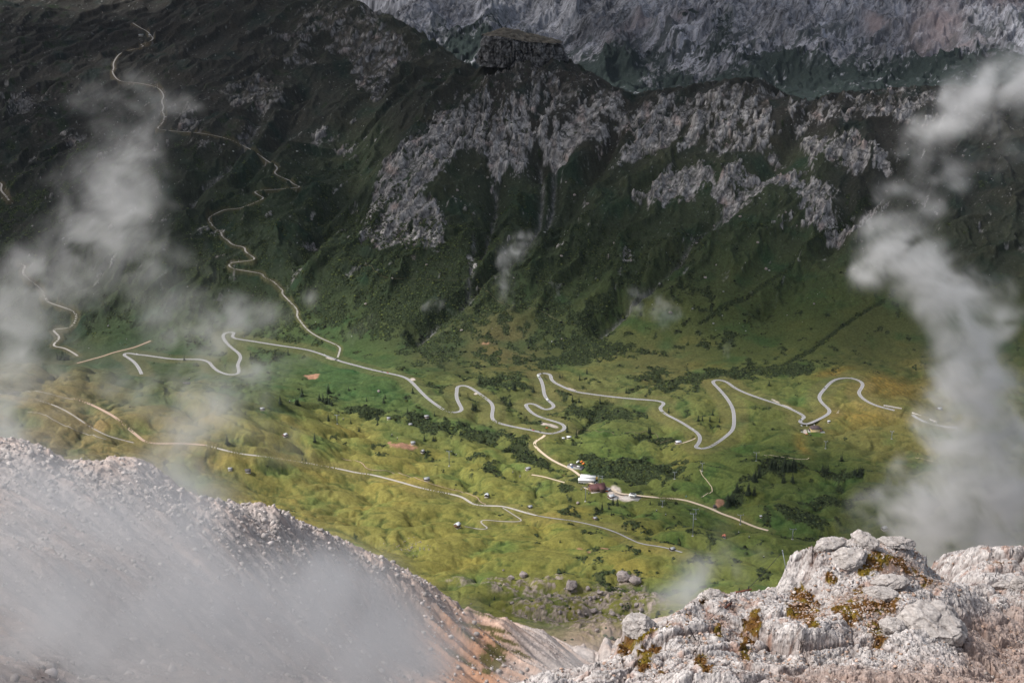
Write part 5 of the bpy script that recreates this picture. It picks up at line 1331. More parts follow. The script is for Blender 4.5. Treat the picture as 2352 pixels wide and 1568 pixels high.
HUTS = [
 ('barn', 'grey roofed hay barn alone on the smooth meadow above the walking road', 'barn', q(c8, "585,172"), 6.5, 8.5, 2.6, 25, 'dark', 'grey'),
 ('barn', 'dark hay barn with a broad grey roof facing the camera, beside the reddish earth path', 'barn', q(c8, "1000,288"), 5.5, 6.5, 2.8, 80, 'dark', 'light'),
 ('barn', 'small steep roofed barn standing on stilts in the green hollow right of the walkers', 'barn', q(c8, "1298,362"), 5.2, 6.0, 2.8, 28, 'dark', 'grey'),
 ('chalet', 'tall brown timber chalet with a pale roof at the end of the winding hut track', 'chalet', q(c8, "797,497"), 7.0, 8.0, 4.6, 62, 'brown', 'light'),
 ('barn', 'small barn with a reddish side beside bare earth under the pair of spruces', 'barn', q(c8, "1745,440"), 4.6, 5.5, 2.2, 30, 'red', 'grey'),
 ('barn', 'low brown barn with a pale roof in the green dip left of the station road', 'barn', q(c8, "1283,98"), 5.5, 7.5, 2.2, 28, 'brown', 'grey'),
 ('barn', 'dark barn beside the lowest stretch of road, nearest to the rock spur', 'barn', q(c8, "2276,655"), 5.5, 6.5, 2.6, 35, 'dark', 'grey'),
 ('barn', 'barn with a pale grey roof above the orange bare earth patch', 'barn', q(c5, "492,1490"), 6.0, 7.0, 2.8, 15, 'grey', 'grey'),
 ('barn', 'small barn with a pointed grey roof below the orange bare earth patch', 'barn', q(c5, "557,1550"), 5.0, 6.0, 2.6, 60, 'dark', 'grey'),
 ('shed', 'grey shed with a bright flat pitched roof beside the farm path by the dark bushes', 'shed', q(c5, "1566,1450"), 6.0, 7.0, 2.4, 10, 'grey', 'white'),
 ('shed', 'tiny white roofed shed beside the larger bright roofed shed', 'shed', q(c5, "1528,1454"), 3.5, 4.5, 1.6, 10, 'grey', 'white'),
 ('hut', 'broad timber hut with a light roof on the sandy spur road below the right hairpin', 'hut', q(c5, "2318,1487"), 6.5, 9.5, 2.6, 15, 'brown', 'light'),
 ('shed', 'small pale shed among the dark scrub above the left meadow', 'shed', q(c5, "325,1318"), 4.0, 5.5, 2.2, 10, 'grey', 'grey'),
 ('hut', 'red brown hut on bare earth just above the scrub strip', 'hut', q(c5, "585,1308"), 5.5, 7.5, 2.4, 20, 'red', 'grey'),
 ('hut', 'small purple grey hut on the meadow edge beside scattered bushes', 'hut', q(c5, "474,1360"), 4.5, 5.5, 2.2, 20, 'grey', 'grey'),
 ('hut', 'dark hut with a dark roof below the sandy road and beside red bare earth', 'hut', q(c9, "222,365"), 5.0, 5.5, 2.4, 85, 'dark', 'dark'),
 ('cabin', 'little box cabin with a white roof beside the stony ditch', 'cabin', q(c9, "538,434"), 2.6, 2.6, 2.6, 10, 'dark', 'white'),
 ('hut', 'hut with a bright orange tiled roof in the thin mist left of the rock spur', 'hut', q(c9, "285,566"), 4.6, 5.5, 2.6, 70, 'grey', 'orange'),
 ('hut', 'grey hut half hidden in mist behind the top of the rock spur', 'hut', q(c9, "1387,512"), 6.5, 7.5, 2.8, 30, 'grey', 'grey'),
 ('barn', 'small barn in thin mist on the crest of the left meadow', 'barn', q(c4, "1806,1254"), 4.8, 6.5, 2.4, 20, 'dark', 'grey'),
 ('barn', 'reddish barn with a pale pointed roof on the misty side of the left meadow', 'barn', q(c4, "1963,1436"), 5.2, 6.5, 2.8, 50, 'red', 'light'),
 ('shed', 'long low shed on the brow of the misty brown meadow', 'shed', q(c4, "1285,1078"), 5.0, 12.0, 2.2, 8, 'grey', 'dark'),
 ('barn', 'blue grey barn standing in mist above the scree ridge', 'barn', q(c7, "1708,117"), 6.5, 8.0, 2.8, 12, 'grey', 'dark'),
 ('barn', 'faint small barn deepest in the mist just above the scree ridge', 'barn', q(c7, "1585,103"), 4.5, 5.5, 2.2, 12, 'grey', 'grey'),
 ('barn', 'grey roofed barn right of the road bends at the edge of the mist column', 'barn', q(c6, "1768,1254"), 6.5, 8.5, 2.8, 28, 'dark', 'grey'),
 ('shed', 'white box shed on the grass behind the yellow inn', 'shed', q(c6, "1007,1340"), 3.4, 4.2, 2.3, 8, 'grey', 'white'),
 ('hut', 'pale long hut beside the highest stretch of gravel track at the top left', 'hut', q(c1, "972,250"), 6.0, 14.0, 3.0, 5, 'grey', 'grey'),
 ('hut', 'small pale hut at the bend of the highest gravel track', 'hut', q(c1, "1032,250"), 5.0, 7.0, 3.0, 10, 'grey', 'white'),
]
for nm, lb, ct_, (u, v), w, l, h, rz, wd_, rf in HUTS:
    hut(nm, lb, ct_, u, v, w, l, h, rz, wd_, rf, pitch=.25 if rf == 'white' else .62, deck=(nm == 'chalet'))

# ---- yellow inn
p = Vector(pad_at['inn']); p.z = float(h_at(p.x, p.y))
inn_p = at(*c6("915,1410")[0])
inn = tag(empty('inn', (inn_p.x, inn_p.y + 5, float(h_at(inn_p.x, inn_p.y + 5))), R(-4)), 'yellow mountain inn with a brown hipped roof inside the tight road bend', 'inn')
M_yel = simple('yellow_render', (.74, .57, .28), .85, .06, .3)
M_brn = simple('brown_roof', (.085, .065, .065), .75, .25, .6)
MB().box(-8.2, 8.2, -6, 8, -3, 6.4).build('wall', M_yel, inn)
r = MB(); e = .7
r.add([(-8.2 - e, -6 - e, 6.3), (8.2 + e, -6 - e, 6.3), (8.2 + e, 8 + e, 6.3), (-8.2 - e, 8 + e, 6.3), (-3.4, 1.0, 11.2), (3.4, 1.0, 11.2), (-8.2 - e, -6 - e, 6.5), (8.2 + e, -6 - e, 6.5), (8.2 + e, 8 + e, 6.5), (-8.2 - e, 8 + e, 6.5)],
      [(6, 7, 5, 4), (7, 8, 5), (8, 9, 4, 5), (9, 6, 4), (0, 1, 7, 6), (1, 2, 8, 7), (2, 3, 9, 8), (3, 0, 6, 9), (3, 2, 1, 0)])
roof = r.build('roof', M_brn, inn)
MB().box(-1.9, -1.0, 2, 2.9, 9, 12.2).box(-2.0, -.9, 1.9, 3.0, 12.2, 12.4).build('chimney', M_white, roof)
MB().box(-4.6, -3.4, -1.2, 1.6, 8.6, 9.7).build('dormer', M_brn, roof)
for z0 in (.9, 4.1):
    for k_, x in enumerate((-5.4, -2.4, -.3, 1.8, 3.9, 6.0)):
        f = MB().box(x - .55, x + .55, -6.09, -6.004, z0 - .1, z0 + 1.55).build('window', M_white, inn)
        MB().box(x - .42, x + .42, -6.13, -6.092, z0, z0 + 1.4).build('pane', M_glass, f)
for y in (-3, 1.5, 5):
    f = MB().box(-8.29, -8.204, y - .55, y + .55, 4.0, 5.65).build('window', M_white, inn)
    MB().box(-8.33, -8.292, y - .42, y + .42, 4.1, 5.5).build('pane', M_glass, f)
MB().box(-11.5, -8.26, -6, 5, -3, 2.6).build('annex_wall', M_white, inn)
MB().prism([(-6.4, 2.66), (5.4, 2.66), (5.4, 3.0), (-6.4, 3.0)], -11.9, -8.3).build('annex_roof', M_brn, inn)
MB().box(8.3, 12.5, 1, 8, -3, 3.6).build('rear_wing', simple('terracotta_wall', (.45, .25, .17), .85, .15, .5), inn)
MB().box(8.3, 12.8, .7, 8.3, 3.62, 3.9).build('wing_roof', ROOF['dark'], inn)
MB().box(8.9, 17.5, -7, .4, -3, .35).build('terrace', M_conc, inn)
rl = MB()
for x in np.arange(9.0, 17.5, 1.2): rl.box(x - .04, x + .04, -6.95, -6.87, .36, 1.35)
rl.box(8.95, 17.5, -6.95, -6.87, 1.36, 1.44).build('railing', M_dark, inn)

# ---- gondola valley station: two white halls
g = Vector(at(*c8("1690,195")[0]))
st_ = tag(empty('gondola_station', (g.x, g.y + 6, float(h_at(g.x, g.y + 6)))), 'white gondola station of stepped halls with long ribbon windows', 'station')
st_.rotation_euler = (0, 0, R(-6)); st_.scale = (.86, .86, .8)
MB().box(-15, 14, -7, 3, -4, 6.0).build('front_hall', M_conc, st_)
cols_ = MB()
for x in np.arange(-14.6, 9, 1.5): cols_.box(x, x + .25, -7.12, -7.002, 0, 4.2)
cols_.build('wall_ribs', M_white, st_)
MB().prism([(-7.8, 5.6), (3.6, 6.02), (3.6, 7.4), (-5.5, 7.4), (-7.8, 6.5)], -15.6, 14.6).build('front_roof', M_white, st_)
MB().box(-14, 0, -7.2, -7.01, 4.4, 5.4).build('window', M_glass, st_)
MB().box(9.5, 12.5, -7.2, -7.01, 0, 3.4).build('door', M_dark, st_)
MB().box(-12, 16, 5, 14, -4, 7.2).build('rear_hall', M_white, st_)
MB().prism([(4.4, 7.3), (14.6, 7.3), (14.6, 8.4), (9, 9.0), (4.4, 8.4)], -12.6, 16.4).build('rear_roof', M_white, st_)
MB().box(-5, 13, 4.8, 4.98, 4.6, 6.6).build('window', M_glass, st_)
MB().box(-12, 5, 17, 22, -4, 6).box(-12.3, 5.3, 16.6, 22.4, 6.02, 6.5).build('end_hall', M_white, st_)
MB().box(16.6, 20.5, 2.5, 3.6, 6.2, 7.0).box(16.6, 20.5, 8.5, 9.6, 6.2, 7.0).build('arrival_gantry', simple('yellow_steel', (.62, .36, .05), .6, .1, 1.0), st_)
MB().box(14.9, 20, -6.5, 2, -4, 1.0).build('loading_platform', M_conc, st_)

# ---- twin lattice masts beside the station
def mast(label, u, v, H):
    t = tag(empty('lattice_mast', at(u, v)), label, 'mast', 'lattice masts behind the station')
    m = MB()
    for sx in (-1, 1):
        for sy in (-1, 1): m.tube((sx * .9, sy * .9, -.5), (sx * .5, sy * .5, H), .14, .1, 6)
    for k_ in range(6):
        z0, z1 = H * k_ / 6, H * (k_ + 1) / 6; a0_, a1_ = lerp(.9, .5, k_ / 6), lerp(.9, .5, (k_ + 1) / 6)
        m.tube((-a0_, -a0_, z0), (a1_, -a1_, z1), .06, .06, 4); m.tube((-a0_, a0_, z0), (a1_, a1_, z1), .06, .06, 4)
    m.build('shaft', M_steel, t)
    for z in (H * .72, H * .95): MB().box(-3.2, 3.2, -.25, .25, z, z + .35).build('crossarm', M_steel, t)
mast('tall grey lattice mast just right of the white gondola station', *c8("1770,200")[0], 15)
mast('grey lattice mast with two arms, the one nearer the maroon roof', *c8("1795,205")[0], 15)

# ---- lodge with maroon roof and a round terrace bar
g = at(*c8("1762,252")[0])
lo = tag(empty('lodge', (g.x, g.y + 7, float(h_at(g.x, g.y + 7))), R(18)), 'dark timber lodge with a broad maroon roof in the middle of the station hamlet', 'lodge')
MB().box(-13, 11, -7, 7, -4, 5.2).build('wall', WOOD['brown'], lo)
rr = MB()
for s in (-1, 1):
    prof = [(0, 10.4), (s * 8.4, 4.9), (s * 8.4, 5.25), (0, 10.8)]
    rr.prism(prof if s > 0 else prof[::-1], -14.2, 12.2)
rf = rr.build('roof', ROOF['maroon'], lo)
MB().box(-1, 0.2, 1.2, 2.4, 9, 11.8).build('chimney', M_dark, rf)
MB().prism([(-11.5, -4), (-7.1, -4), (-7.1, 6.4), (-11.5, 4.4)], 1, 9).build('front_gable', WOOD['dark'], lo)
MB().prism([(-12.3, 4.5), (-3.5, 8.6), (-3.5, 8.95), (-12.3, 4.85)], .2, 9.8).build('gable_roof', ROOF['maroon'], lo)
for x in (-11, -8, -5, -2):
    f = MB().box(x - .75, x + .75, -7.1, -7.004, 1.2, 3.4).build('window', M_white, lo)
    MB().box(x - .6, x + .6, -7.15, -7.105, 1.35, 3.25).build('pane', M_glass, f)
MB().box(-13.5, .8, -11, -7.2, -4, .25).build('terrace', M_plinth, lo)
g = at(*c8("1830,252")[0])
ba = tag(empty('terrace_bar', (g.x, g.y + 4, float(h_at(g.x, g.y + 4)))), 'round terrace bar with a grey ring roof and orange front beside the lodge', 'bar')
MB().lathe([(6.5, -3), (6.5, .4), (.01, .4)], 28).build('deck', M_plinth, ba)
MB().lathe([(4.2, .42), (4.2, 2.9), (.01, 2.9)], 28).build('wall', WOOD['brown'], ba)
MB().lathe([(5.6, 2.92), (5.6, 3.3), (3.0, 3.75), (2.6, 3.75), (2.6, 3.3), (2.6, 2.92)], 32).build('ring_roof', ROOF['grey'], ba)
MB().box(-3.0, 1.2, -5.2, -4.3, .5, 2.3).build('counter', simple('orange_front', (.60, .14, .04), .7, .15, 1.0), ba)
g = at(*c8("1858,292")[0])
ca = hut('cafe_hut', 'small stone and timber cafe hut with a grey roof on a round paved yard', 'cafe', *c8("1856,292")[0], 7.0, 8.5, 3.0, 30, 'brown', 'light')
MB().lathe([(8.5, -2.4), (8.5, .12), (.01, .12)], 30, 3.5, -1.5).build('patio', M_conc, ca)

# ---- chairlift station
g = at(*c8("2005,300")[0])
cl_ = tag(empty('chairlift_station', (g.x, g.y + 3, float(h_at(g.x, g.y + 3))), R(-24)), 'white box shaped chairlift station with a dark roof light above a grey platform', 'station')
MB().box(-14, 12, -9, 8, -3.5, .3).build('platform', M_plinth, cl_)
m = MB(); m.prism([(-3.8, 3.0), (3.8, 3.0), (4.4, 4.2), (4.0, 6.6), (-3.2, 6.9), (-4.3, 4.2)], -4.8, 4.8); hs = m.build('housing', M_white, cl_)
MB().prism([(-2.6, 6.95), (2.8, 6.72), (2.8, 6.85), (-2.6, 7.08)], -3.4, 3.4).build('roof_light', M_black, hs)
MB().box(-3.2, 3.0, -4.6, -4.4, 4.2, 5.3).build('window', M_black, hs)
for x in (-3, 3): MB().tube((x, 0, .3), (x, 0, 3.1), .5, .45, 10).build('column', M_conc, cl_)
fe = MB()
for k_ in range(7): fe.box(-14 + k_ * .2, 0, -9 - .4 - k_ * .5, -9 - .3 - k_ * .5, -3, -.6 - k_ * .25)
fe.build('stepped_seating', M_steel, cl_)
tr = MB()
for k_ in range(8): tr.tube((5 + k_, -8, .3), (5 + k_, -8, 2.2), .07, .07, 5); tr.box(4.8 + k_, 5.6 + k_, -7.9, -6.9, .9, 1.2)
tr.build('parked_chair_row', M_steel, cl_)

# ---- machine yard beside the sandy road
g = at(*c8("1612,85")[0])
mh = tag(empty('machine_hall', (g.x, g.y, float(h_at(g.x, g.y))), R(-28)), 'half sunk grey concrete machine hall with white roof boxes beside the sandy road', 'hall')
MB().box(-13, 13, -5, 5, -4, 2.6).build('wall', M_conc, mh)
MB().box(-13.3, 13.3, -5.3, 5.3, 2.62, 2.95).build('roof', ROOF['dark'], mh)
MB().box(-9, -6, -3, 1, 2.97, 4.4).build('roof_box', M_white, mh); MB().box(4, 9, -4.2, -1, 2.97, 4.0).build('roof_box', M_white, mh)
MB().box(-6, -2, -5.1, -5.004, 0, 2.2).build('door', simple('blue_door', (.05, .13, .30), .6, .1, 1), mh)
g = at(*c8("1627,50")[0])
tk = tag(empty('fuel_tank', g, R(60)), 'white cylindrical tank lying behind the machine hall', 'tank')
MB().tube((-3.5, 0, 1.8), (3.5, 0, 1.8), 1.4, 1.4, 18).build('drum', M_white, tk)
for x in (-2, 2): MB().box(x - .3, x + .3, -1.2, 1.2, -.5, .9).build('cradle', M_conc, tk)
M_org = simple('orange_paint', (.65, .20, .03), .45, .1, 1.0, spec=.4)
def groomer(label, u, v, rz):
    t = tag(empty('snow_groomer', at(u, v), R(rz)), label, 'groomer')
    MB().box(-2.6, 2.4, -1.6, 1.6, 1.0, 1.8).build('body', M_org, t)
    c = MB().prism([(-1.3, 1.82), (1.3, 1.82), (1.15, 3.1), (-1.15, 3.1)], -.2, 1.9).build('cab', M_org, t)
    MB().box(1.91, 1.96, -1.0, 1.0, 2.0, 2.9).build('windscreen', M_glass, c)
    for y in (-1.9, 1.3): MB().prism([(y, .05), (y + .9, .05), (y + .9, 1.2), (y, 1.2)], -3, 3).build('track', M_black, t)
    MB().prism([(-2.3, .1), (2.3, .1), (2.3, 1.4), (-2.3, 1.4)], 3.1, 3.4).build('blade', M_steel, t)
groomer('orange snow groomer parked nearest the white tank', *c8("1652,52")[0], 20)
groomer('orange snow groomer parked at the outer end of the machine yard', *c8("1666,62")[0], 35)

# ---- cars, bus, camper on the roads
PAINT = {'white': simple('white_paint', (.72, .73, .74), .3, .05, .5, spec=.5), 'black': simple('dark_paint', (.02, .022, .028), .3, .1, .5, spec=.5), 'red': simple('red_paint', (.42, .02, .025), .3, .08, .5, spec=.5), 'grey': simple('silver_paint', (.35, .36, .38), .35, .06, .5, spec=.5), 'orange': M_org, 'teal': simple('green_white_paint', (.60, .70, .55), .35, .08, .3, spec=.4)}
M_tyre = simple('tyre', (.015, .015, .016), .9, .2, 2)
def car_proto():
    t = empty('car', (0, 0, 0))
    MB().prism([(-2.15, .35), (2.15, .35), (2.2, .75), (1.0, .95), (-1.9, 1.0), (-2.2, .8)], -.88, .88).build('body', PAINT['white'], t)
    MB().prism([(1.0, .96), (.35, 1.42), (-1.35, 1.45), (-1.9, 1.01)], -.78, .78).build('cabin', M_glass, t)
    MB().prism([(.30, 1.45), (.30, 1.50), (-1.30, 1.53), (-1.30, 1.48)], -.74, .74).build('roof', PAINT['white'], t)
    for x in (-.82, .82):
        for y in (-1.35, 1.35): MB().tube((x - .12, y, .34), (x + .12, y, .34), .34, .34, 12).build('wheel', M_tyre, t)
    return t
def on_road(u, v, side=1.5, up=.36):
    p = at(u, v); best = None
    for name, wid, kind, P in road_lines:
        if len(P) < 4 or name not in ('pass_road', 'gravel_road', 'station_road', 'walking_road'): continue
        d = np.hypot(P[:, 0] - p.x, P[:, 1] - p.y); k_ = int(d.argmin())
        if best is None or d[k_] < best[0]:
            a_, b_ = P[max(0, k_ - 2)], P[min(len(P) - 1, k_ + 2)]
            best = (d[k_], P[k_], math.atan2(b_[1] - a_[1], b_[0] - a_[0]))
    d, P_, an = best
    return Vector((P_[0] - math.sin(an) * side, P_[1] + math.cos(an) * side, P_[2] + up)), an - math.pi / 2, d
def paint(t, m, names=('body', 'roof')):
    for c in t.children:
        if c.name.split('.')[0] in names:
            c.material_slots[0].link = 'OBJECT'; c.material_slots[0].material = m
CARS = [
 ('white car climbing the straight above the lone junction on the left', 'white', c4("955,868"), 1.4, None), ('white car on the road just before the roadside yard', 'white', c4("2240,880"), 1.4, None),
 ('red car at the lay-by fork, followed by a dark car', 'red', c5("320,1003"), 1.4, None), ('dark car right behind the red car at the lay-by fork', 'black', c5("292,992"), 1.4, None),
 ('red car passing the gravel yard inside the big bend', 'red', c5("1320,1400"), 1.4, None), ('dark car just ahead of the red car beside the gravel yard', 'black', c5("1362,1410"), 1.4, None),
 ('dark car parked at the left end of the gravel yard', 'black', c5("1300,1382"), 0, 20), ('orange and white truck parked at the back of the gravel yard', 'orange', c5("1413,1384"), 0, 80),
 ('dark car in the upper bend above the green bus', 'black', c5("1380,1006"), -1.4, None), ('small white car at the lay-by inside the top hairpin', 'white', c5("1417,1033"), 2.6, None),
 ('white car climbing right of the hut on the spur road', 'white', c6("72,1390"), 1.4, None), ('white car in the lowest hairpin of the road', 'white', c6("117,1521"), 1.4, None),
 ('silver car at the top of the rightmost loop', 'grey', c6("1173,1040"), 1.4, None), ('dark car climbing the left leg of the rightmost loop', 'black', c6("988,1107"), 1.4, None),
 ('white car entering the bend above the yellow inn', 'white', c6("828,1320"), 1.4, None), ('dark car right behind the white car above the inn', 'black', c6("820,1329"), -1.2, None),
 ('white van parked at the outer edge of the inn forecourt', 'white', c6("820,1367"), 0, 10), ('white car parked against the inn wall', 'white', c6("855,1366"), 0, 10),
 ('dark car parked on the grass below the inn forecourt', 'black', c6("821,1398"), 0, -70), ('white car parked nearest the camera below the inn', 'white', c6("823,1411"), 0, -70),
 ('orange loader parked at the corner of the inn', 'orange', c6("857,1426"), 0, 70), ('dark trailer parked beside the orange loader at the inn', 'black', c6("882,1430"), 0, 110),
 ('dark car parked in the roadside yard at the gravel road junction', 'black', c5("-40,915"), 0, 60), ('black van parked by the junction of the gravel road', 'black', c4("2318,908"), 0, 60),
]
cp_ = car_proto(); first_car = True
for lb, pc, pt, side, rz in CARS:
    u, v = pt[0]
    o = cp_ if first_car else copy_tree(cp_)
    first_car = False
    ps, an, d = on_road(u, v, side)
    if rz is not None or d > 25:
        g = at(u, v); ps = g + Vector((0, 0, .12)); an = R(rz or 0)
    o.location = ps; o.rotation_euler = (0, 0, an)
    cat = 'van' if ' van ' in lb else 'truck' if 'truck' in lb else 'loader' if 'loader' in lb else 'trailer' if 'trailer' in lb else 'car'
    if cat in ('van', 'truck'): o.scale = (1.1, 1.15, 1.35)
    o.name = {'van': 'van', 'truck': 'truck', 'loader': 'loader', 'trailer': 'trailer'}.get(cat, 'car')
    tag(o, lb, cat, 'vehicles on and beside the pass road')
    paint(o, PAINT[pc])
ps, an, d = on_road(*c5("1362,1030")[0], 1.5)
bus = tag(empty('bus', ps, an), 'long pale green and white bus turning out of the top hairpin', 'bus')
MB().box(-1.25, 1.25, -6, 6, .45, 3.1).build('body', PAINT['teal'], bus)
MB().box(-1.1, 1.1, -5.2, 5.2, 3.12, 3.3).build('roof_unit', PAINT['white'], bus)
MB().box(-1.29, -1.255, -5.4, 5.2, 1.6, 2.6).box(1.255, 1.29, -5.4, 5.2, 1.6, 2.6).box(-1.1, 1.1, -6.04, -6.005, 1.5, 2.7).box(-1.1, 1.1, 6.005, 6.04, 1.5, 2.7).build('window_band', M_glass, bus)
for x in (-1.05, 1.05):
    for y in (-3.8, 3.9): MB().tube((x - .15, y, .5), (x + .15, y, .5), .5, .5, 12).build('wheel', M_tyre, bus)
ps, an, d = on_road(*c5("1413,1190")[0], 1.5)
cv_ = tag(empty('camper_van', ps, an), 'tall white camper van on the leg below the top hairpin', 'camper van')
MB().box(-1.15, 1.15, -3.6, 1.9, .5, 3.1).build('body', PAINT['white'], cv_)
MB().prism([(1.92, .5), (3.4, .5), (3.4, 1.3), (2.6, 2.3), (1.92, 2.3)], -1.05, 1.05).build('cab', PAINT['white'], cv_)
MB().prism([(3.42, 1.35), (2.72, 2.25), (2.78, 2.28), (3.47, 1.38)], -.95, .95).build('windscreen', M_glass, cv_)
MB().box(-1.19, -1.155, -2.6, -1.2, 1.7, 2.4).box(1.155, 1.19, -2.6, -1.2, 1.7, 2.4).build('window', M_glass, cv_)
for x in (-.95, .95):
    for y in (-2.2, 2.3): MB().tube((x - .15, y, .4), (x + .15, y, .4), .4, .4, 12).build('wheel', M_tyre, cv_)

# ---- retaining walls where the road dives under the mist
def wall_line(label, a, b, h):
    pa, pb = at(*a), at(*b)
    d = pb - pa; L_ = Vector((d.x, d.y, 0)).length; an = math.atan2(d.y, d.x)
    t = tag(empty('retaining_wall', pa, an), label, 'wall')
    sl2 = d.z / max(L_, 1)
    n_ = 8
    m = MB()
    for k_ in range(n_):
        x0, x1 = L_ * k_ / n_, L_ * (k_ + 1) / n_ - .05
        m.box(x0, x1, -.5, .5, sl2 * x0 - 2, sl2 * x0 + h)
    m.build('stone_wall', M_plinth, t)
    m = MB()
    for k_ in range(n_ * 2): m.box(L_ * k_ / n_ / 2, L_ * k_ / n_ / 2 + .25, -.8, -.52, sl2 * L_ * k_ / n_ / 2 - 2, sl2 * L_ * k_ / n_ / 2 + h - .3)
    m.build('buttress_row', M_conc, t)
wall_line('grey stone retaining wall where the road leaves the last open bend', c6("1385,1228")[0], c6("1510,1250")[0], 2.2)
wall_line('long grey gallery wall beside the road piece at the edge of the mist column', c6("1580,1280")[0], c6("1750,1345")[0], 2.4)

# ---- lift pylons, cabins and cables
def pylon(label, u, v, H, head=4.6, name='lift_pylon'):
    t = tag(empty(name, at(u, v)), label, 'pylon', 'lift pylons')
    MB().lathe([(1.6, -1.5), (1.6, .5), (1.2, .7)], 12).build('footing', M_conc, t)
    MB().tube((0, 0, .4), (0, 0, H), .62, .38, 12).build('shaft', M_steel, t)
    a_ = MB().box(-head, head, -.3, .3, H - .6, H).build('crossarm', M_steel, t)
    for x in (-head + .4, head - .4):
        m = MB().box(x - .2, x + .2, -2.6, 2.6, H + .02, H + .4)
        for y in (-2.2, -1.1, 0, 1.1, 2.2): m.tube((x - .12, y, H + .62), (x + .12, y, H + .62), .26, .26, 8)
        m.build('sheave_train', M_steel, a_)
    m = MB()
    for s in (-.2, .2): m.tube((.7, s, .5), (.52, s, H - .8), .03, .03, 4)
    m.build('ladder', M_steel, t)
    t['H'] = H
    return t
PYL = [('slim pylon on the crest of the left meadow near the small trees', c4("2322,1352"), 17), ('tall pylon on the meadow among the scattered bushes left of the station road', c8("742,77"), 26), ('tall pylon just left of the maroon roofed lodge', c8("1680,320"), 24),
       ('tallest pylon right of the walking road, seen low in the meadow', c9("70,558"), 34), ('short pylon standing before the end of the sandy road', c9("398,480"), 15), ('pylon just left of the rock spur on the dark green slope', c9("757,580"), 16),
       ('pylon with a broad head on the green slope right of the hamlet', c9("135,112"), 14), ('pylon on the edge of the dark scrub right of the station', c8("2294,165"), 12), ('small pylon in the green hollow below the chairlift station', c8("2210,356"), 10),
       ('pylon on the pale meadow below the loops of the pass road', c9("507,40"), 15), ('pylon standing right of the inn on the mown meadow', c6("1440,1456"), 14), ('pylon standing below the inn on the mown meadow', c6("985,1520"), 13), ('short upper pylon behind the tallest pylon', c9("90,440"), 16)]
pyl = []
for lb, pt, H in PYL: pyl.append(pylon(lb, *pt[0], H, 4.6 if H > 14 else 3.2))
bpy.context.view_layer.update()
def cabin(label, u, v, Yd, colr_=None):
    pt = point(u, v, Yd)
    t = tag(empty('gondola_cabin', (pt[0], pt[1], pt[2] - 1.3), R(20)), label, 'gondola', 'gondola cabins on the lift')
    prof = [(.05, 0), (.75, .03), (1.05, .5), (1.12, 1.2), (1.0, 1.9), (.7, 2.25), (.05, 2.35)]
    MB().lathe(prof, 12).build('body', colr_ or M_black, t)
    MB().lathe([(1.10, 1.05), (1.14, 1.2), (1.06, 1.8), (1.0, 1.8)], 12).build('window_band', M_glass, t)
    MB().box(-.55, .55, -.4, .4, 2.36, 2.5).build('roof', M_white, t)
    MB().tube((0, 0, 2.3), (0, 0, 4.3), .07, .07, 5).box(-.3, .3, -.1, .1, 4.2, 4.4).build('hanger', M_steel, t)
    return Vector((pt[0], pt[1], pt[2] + 3.0))
def ybet(u, a, b):
    ua = project(a.location.x, a.location.y, a.location.z)[0]; ub = project(b.location.x, b.location.y, b.location.z)[0]
    return lerp(a.location.y, b.location.y, (u - ua) / (ub - ua))
CABS = [('black cabin above the dark trees at the left end of the lift line', c5("12,1319"), 0, 1), ('black cabin just left of its close neighbour above the orange earth patch', c5("347,1428"), 0, 1), ('black cabin just right of its close neighbour above the orange earth patch', c5("385,1451"), 0, 1), ('black cabin right beside the tall pylon on the bushy meadow', c5("790,1563"), 1, 2),
        ('black cabin before the low brown barn, the upper of two', c8("1180,118"), 1, 2), ('black cabin before the low brown barn, the lower of two', c8("1230,145"), 1, 2), ('black cabin hanging left of the pylon head by the lodge', c8("1652,235"), 1, 2), ('black cabin hanging right of the pylon by the lodge', c8("1703,262"), 2, 3),
        ('black cabin right of the chairlift platform, the upper of two', c8("2170,382"), 2, 3), ('black cabin right of the chairlift platform, the lower of two', c8("2233,410"), 2, 3), ('black cabin left of the sandy road end, the upper of two', c9("387,533"), 3, 5), ('black cabin left of the sandy road end, the lower of two', c9("459,565"), 3, 5)]
seg_pts = {}
for lb, pt, a, b in CABS:
    u, v = pt[0]; Yd = ybet(u, pyl[a], pyl[b])
    seg_pts.setdefault((a, b), []).append(cabin(lb, u, v, Yd))
cabin('small dark cabin over the misty left meadow', *c4("1303,1040")[0], 2300); cabin('dark cabin above the misty meadow edge left of the bushes', *c4("1995,1197")[0], 2200); cabin('green chair cabin above the sandy road', *c9("26,283")[0], 2050, simple('green_shell', (.03, .22, .20), .4, .1, 1, spec=.4)); cabin('black cabin low on the dark slope before the rock spur', *c9("560,700")[0], 1750)
def cable(label, pts_, r=.05, name='lift_cable', mat=None, cat='cable', group=None):
    m = MB()
    for a, b in zip(pts_[:-1], pts_[1:]): m.tube(a, b, r, r, 5)
    return tag(m.build(name, mat or M_black, None), label, cat, group)
for n_, (a, b) in enumerate([(0, 1), (1, 2), (2, 3), (3, 5)]):
    A_ = pyl[a].location + Vector((4.2, 0, pyl[a]['H'] + .9)); B_ = pyl[b].location + Vector((4.2, 0, pyl[b]['H'] + .9))
    cable(['thin lift cable over the bushy meadow at the left', 'thin lift cable between the bushy meadow and the lodge', 'thin lift cable from the lodge over the chairlift platform', 'thin lift cable running down to the right before the rock spur'][n_], [A_] + sorted(seg_pts.get((a, b), []), key=lambda q_: q_.x) + [B_])
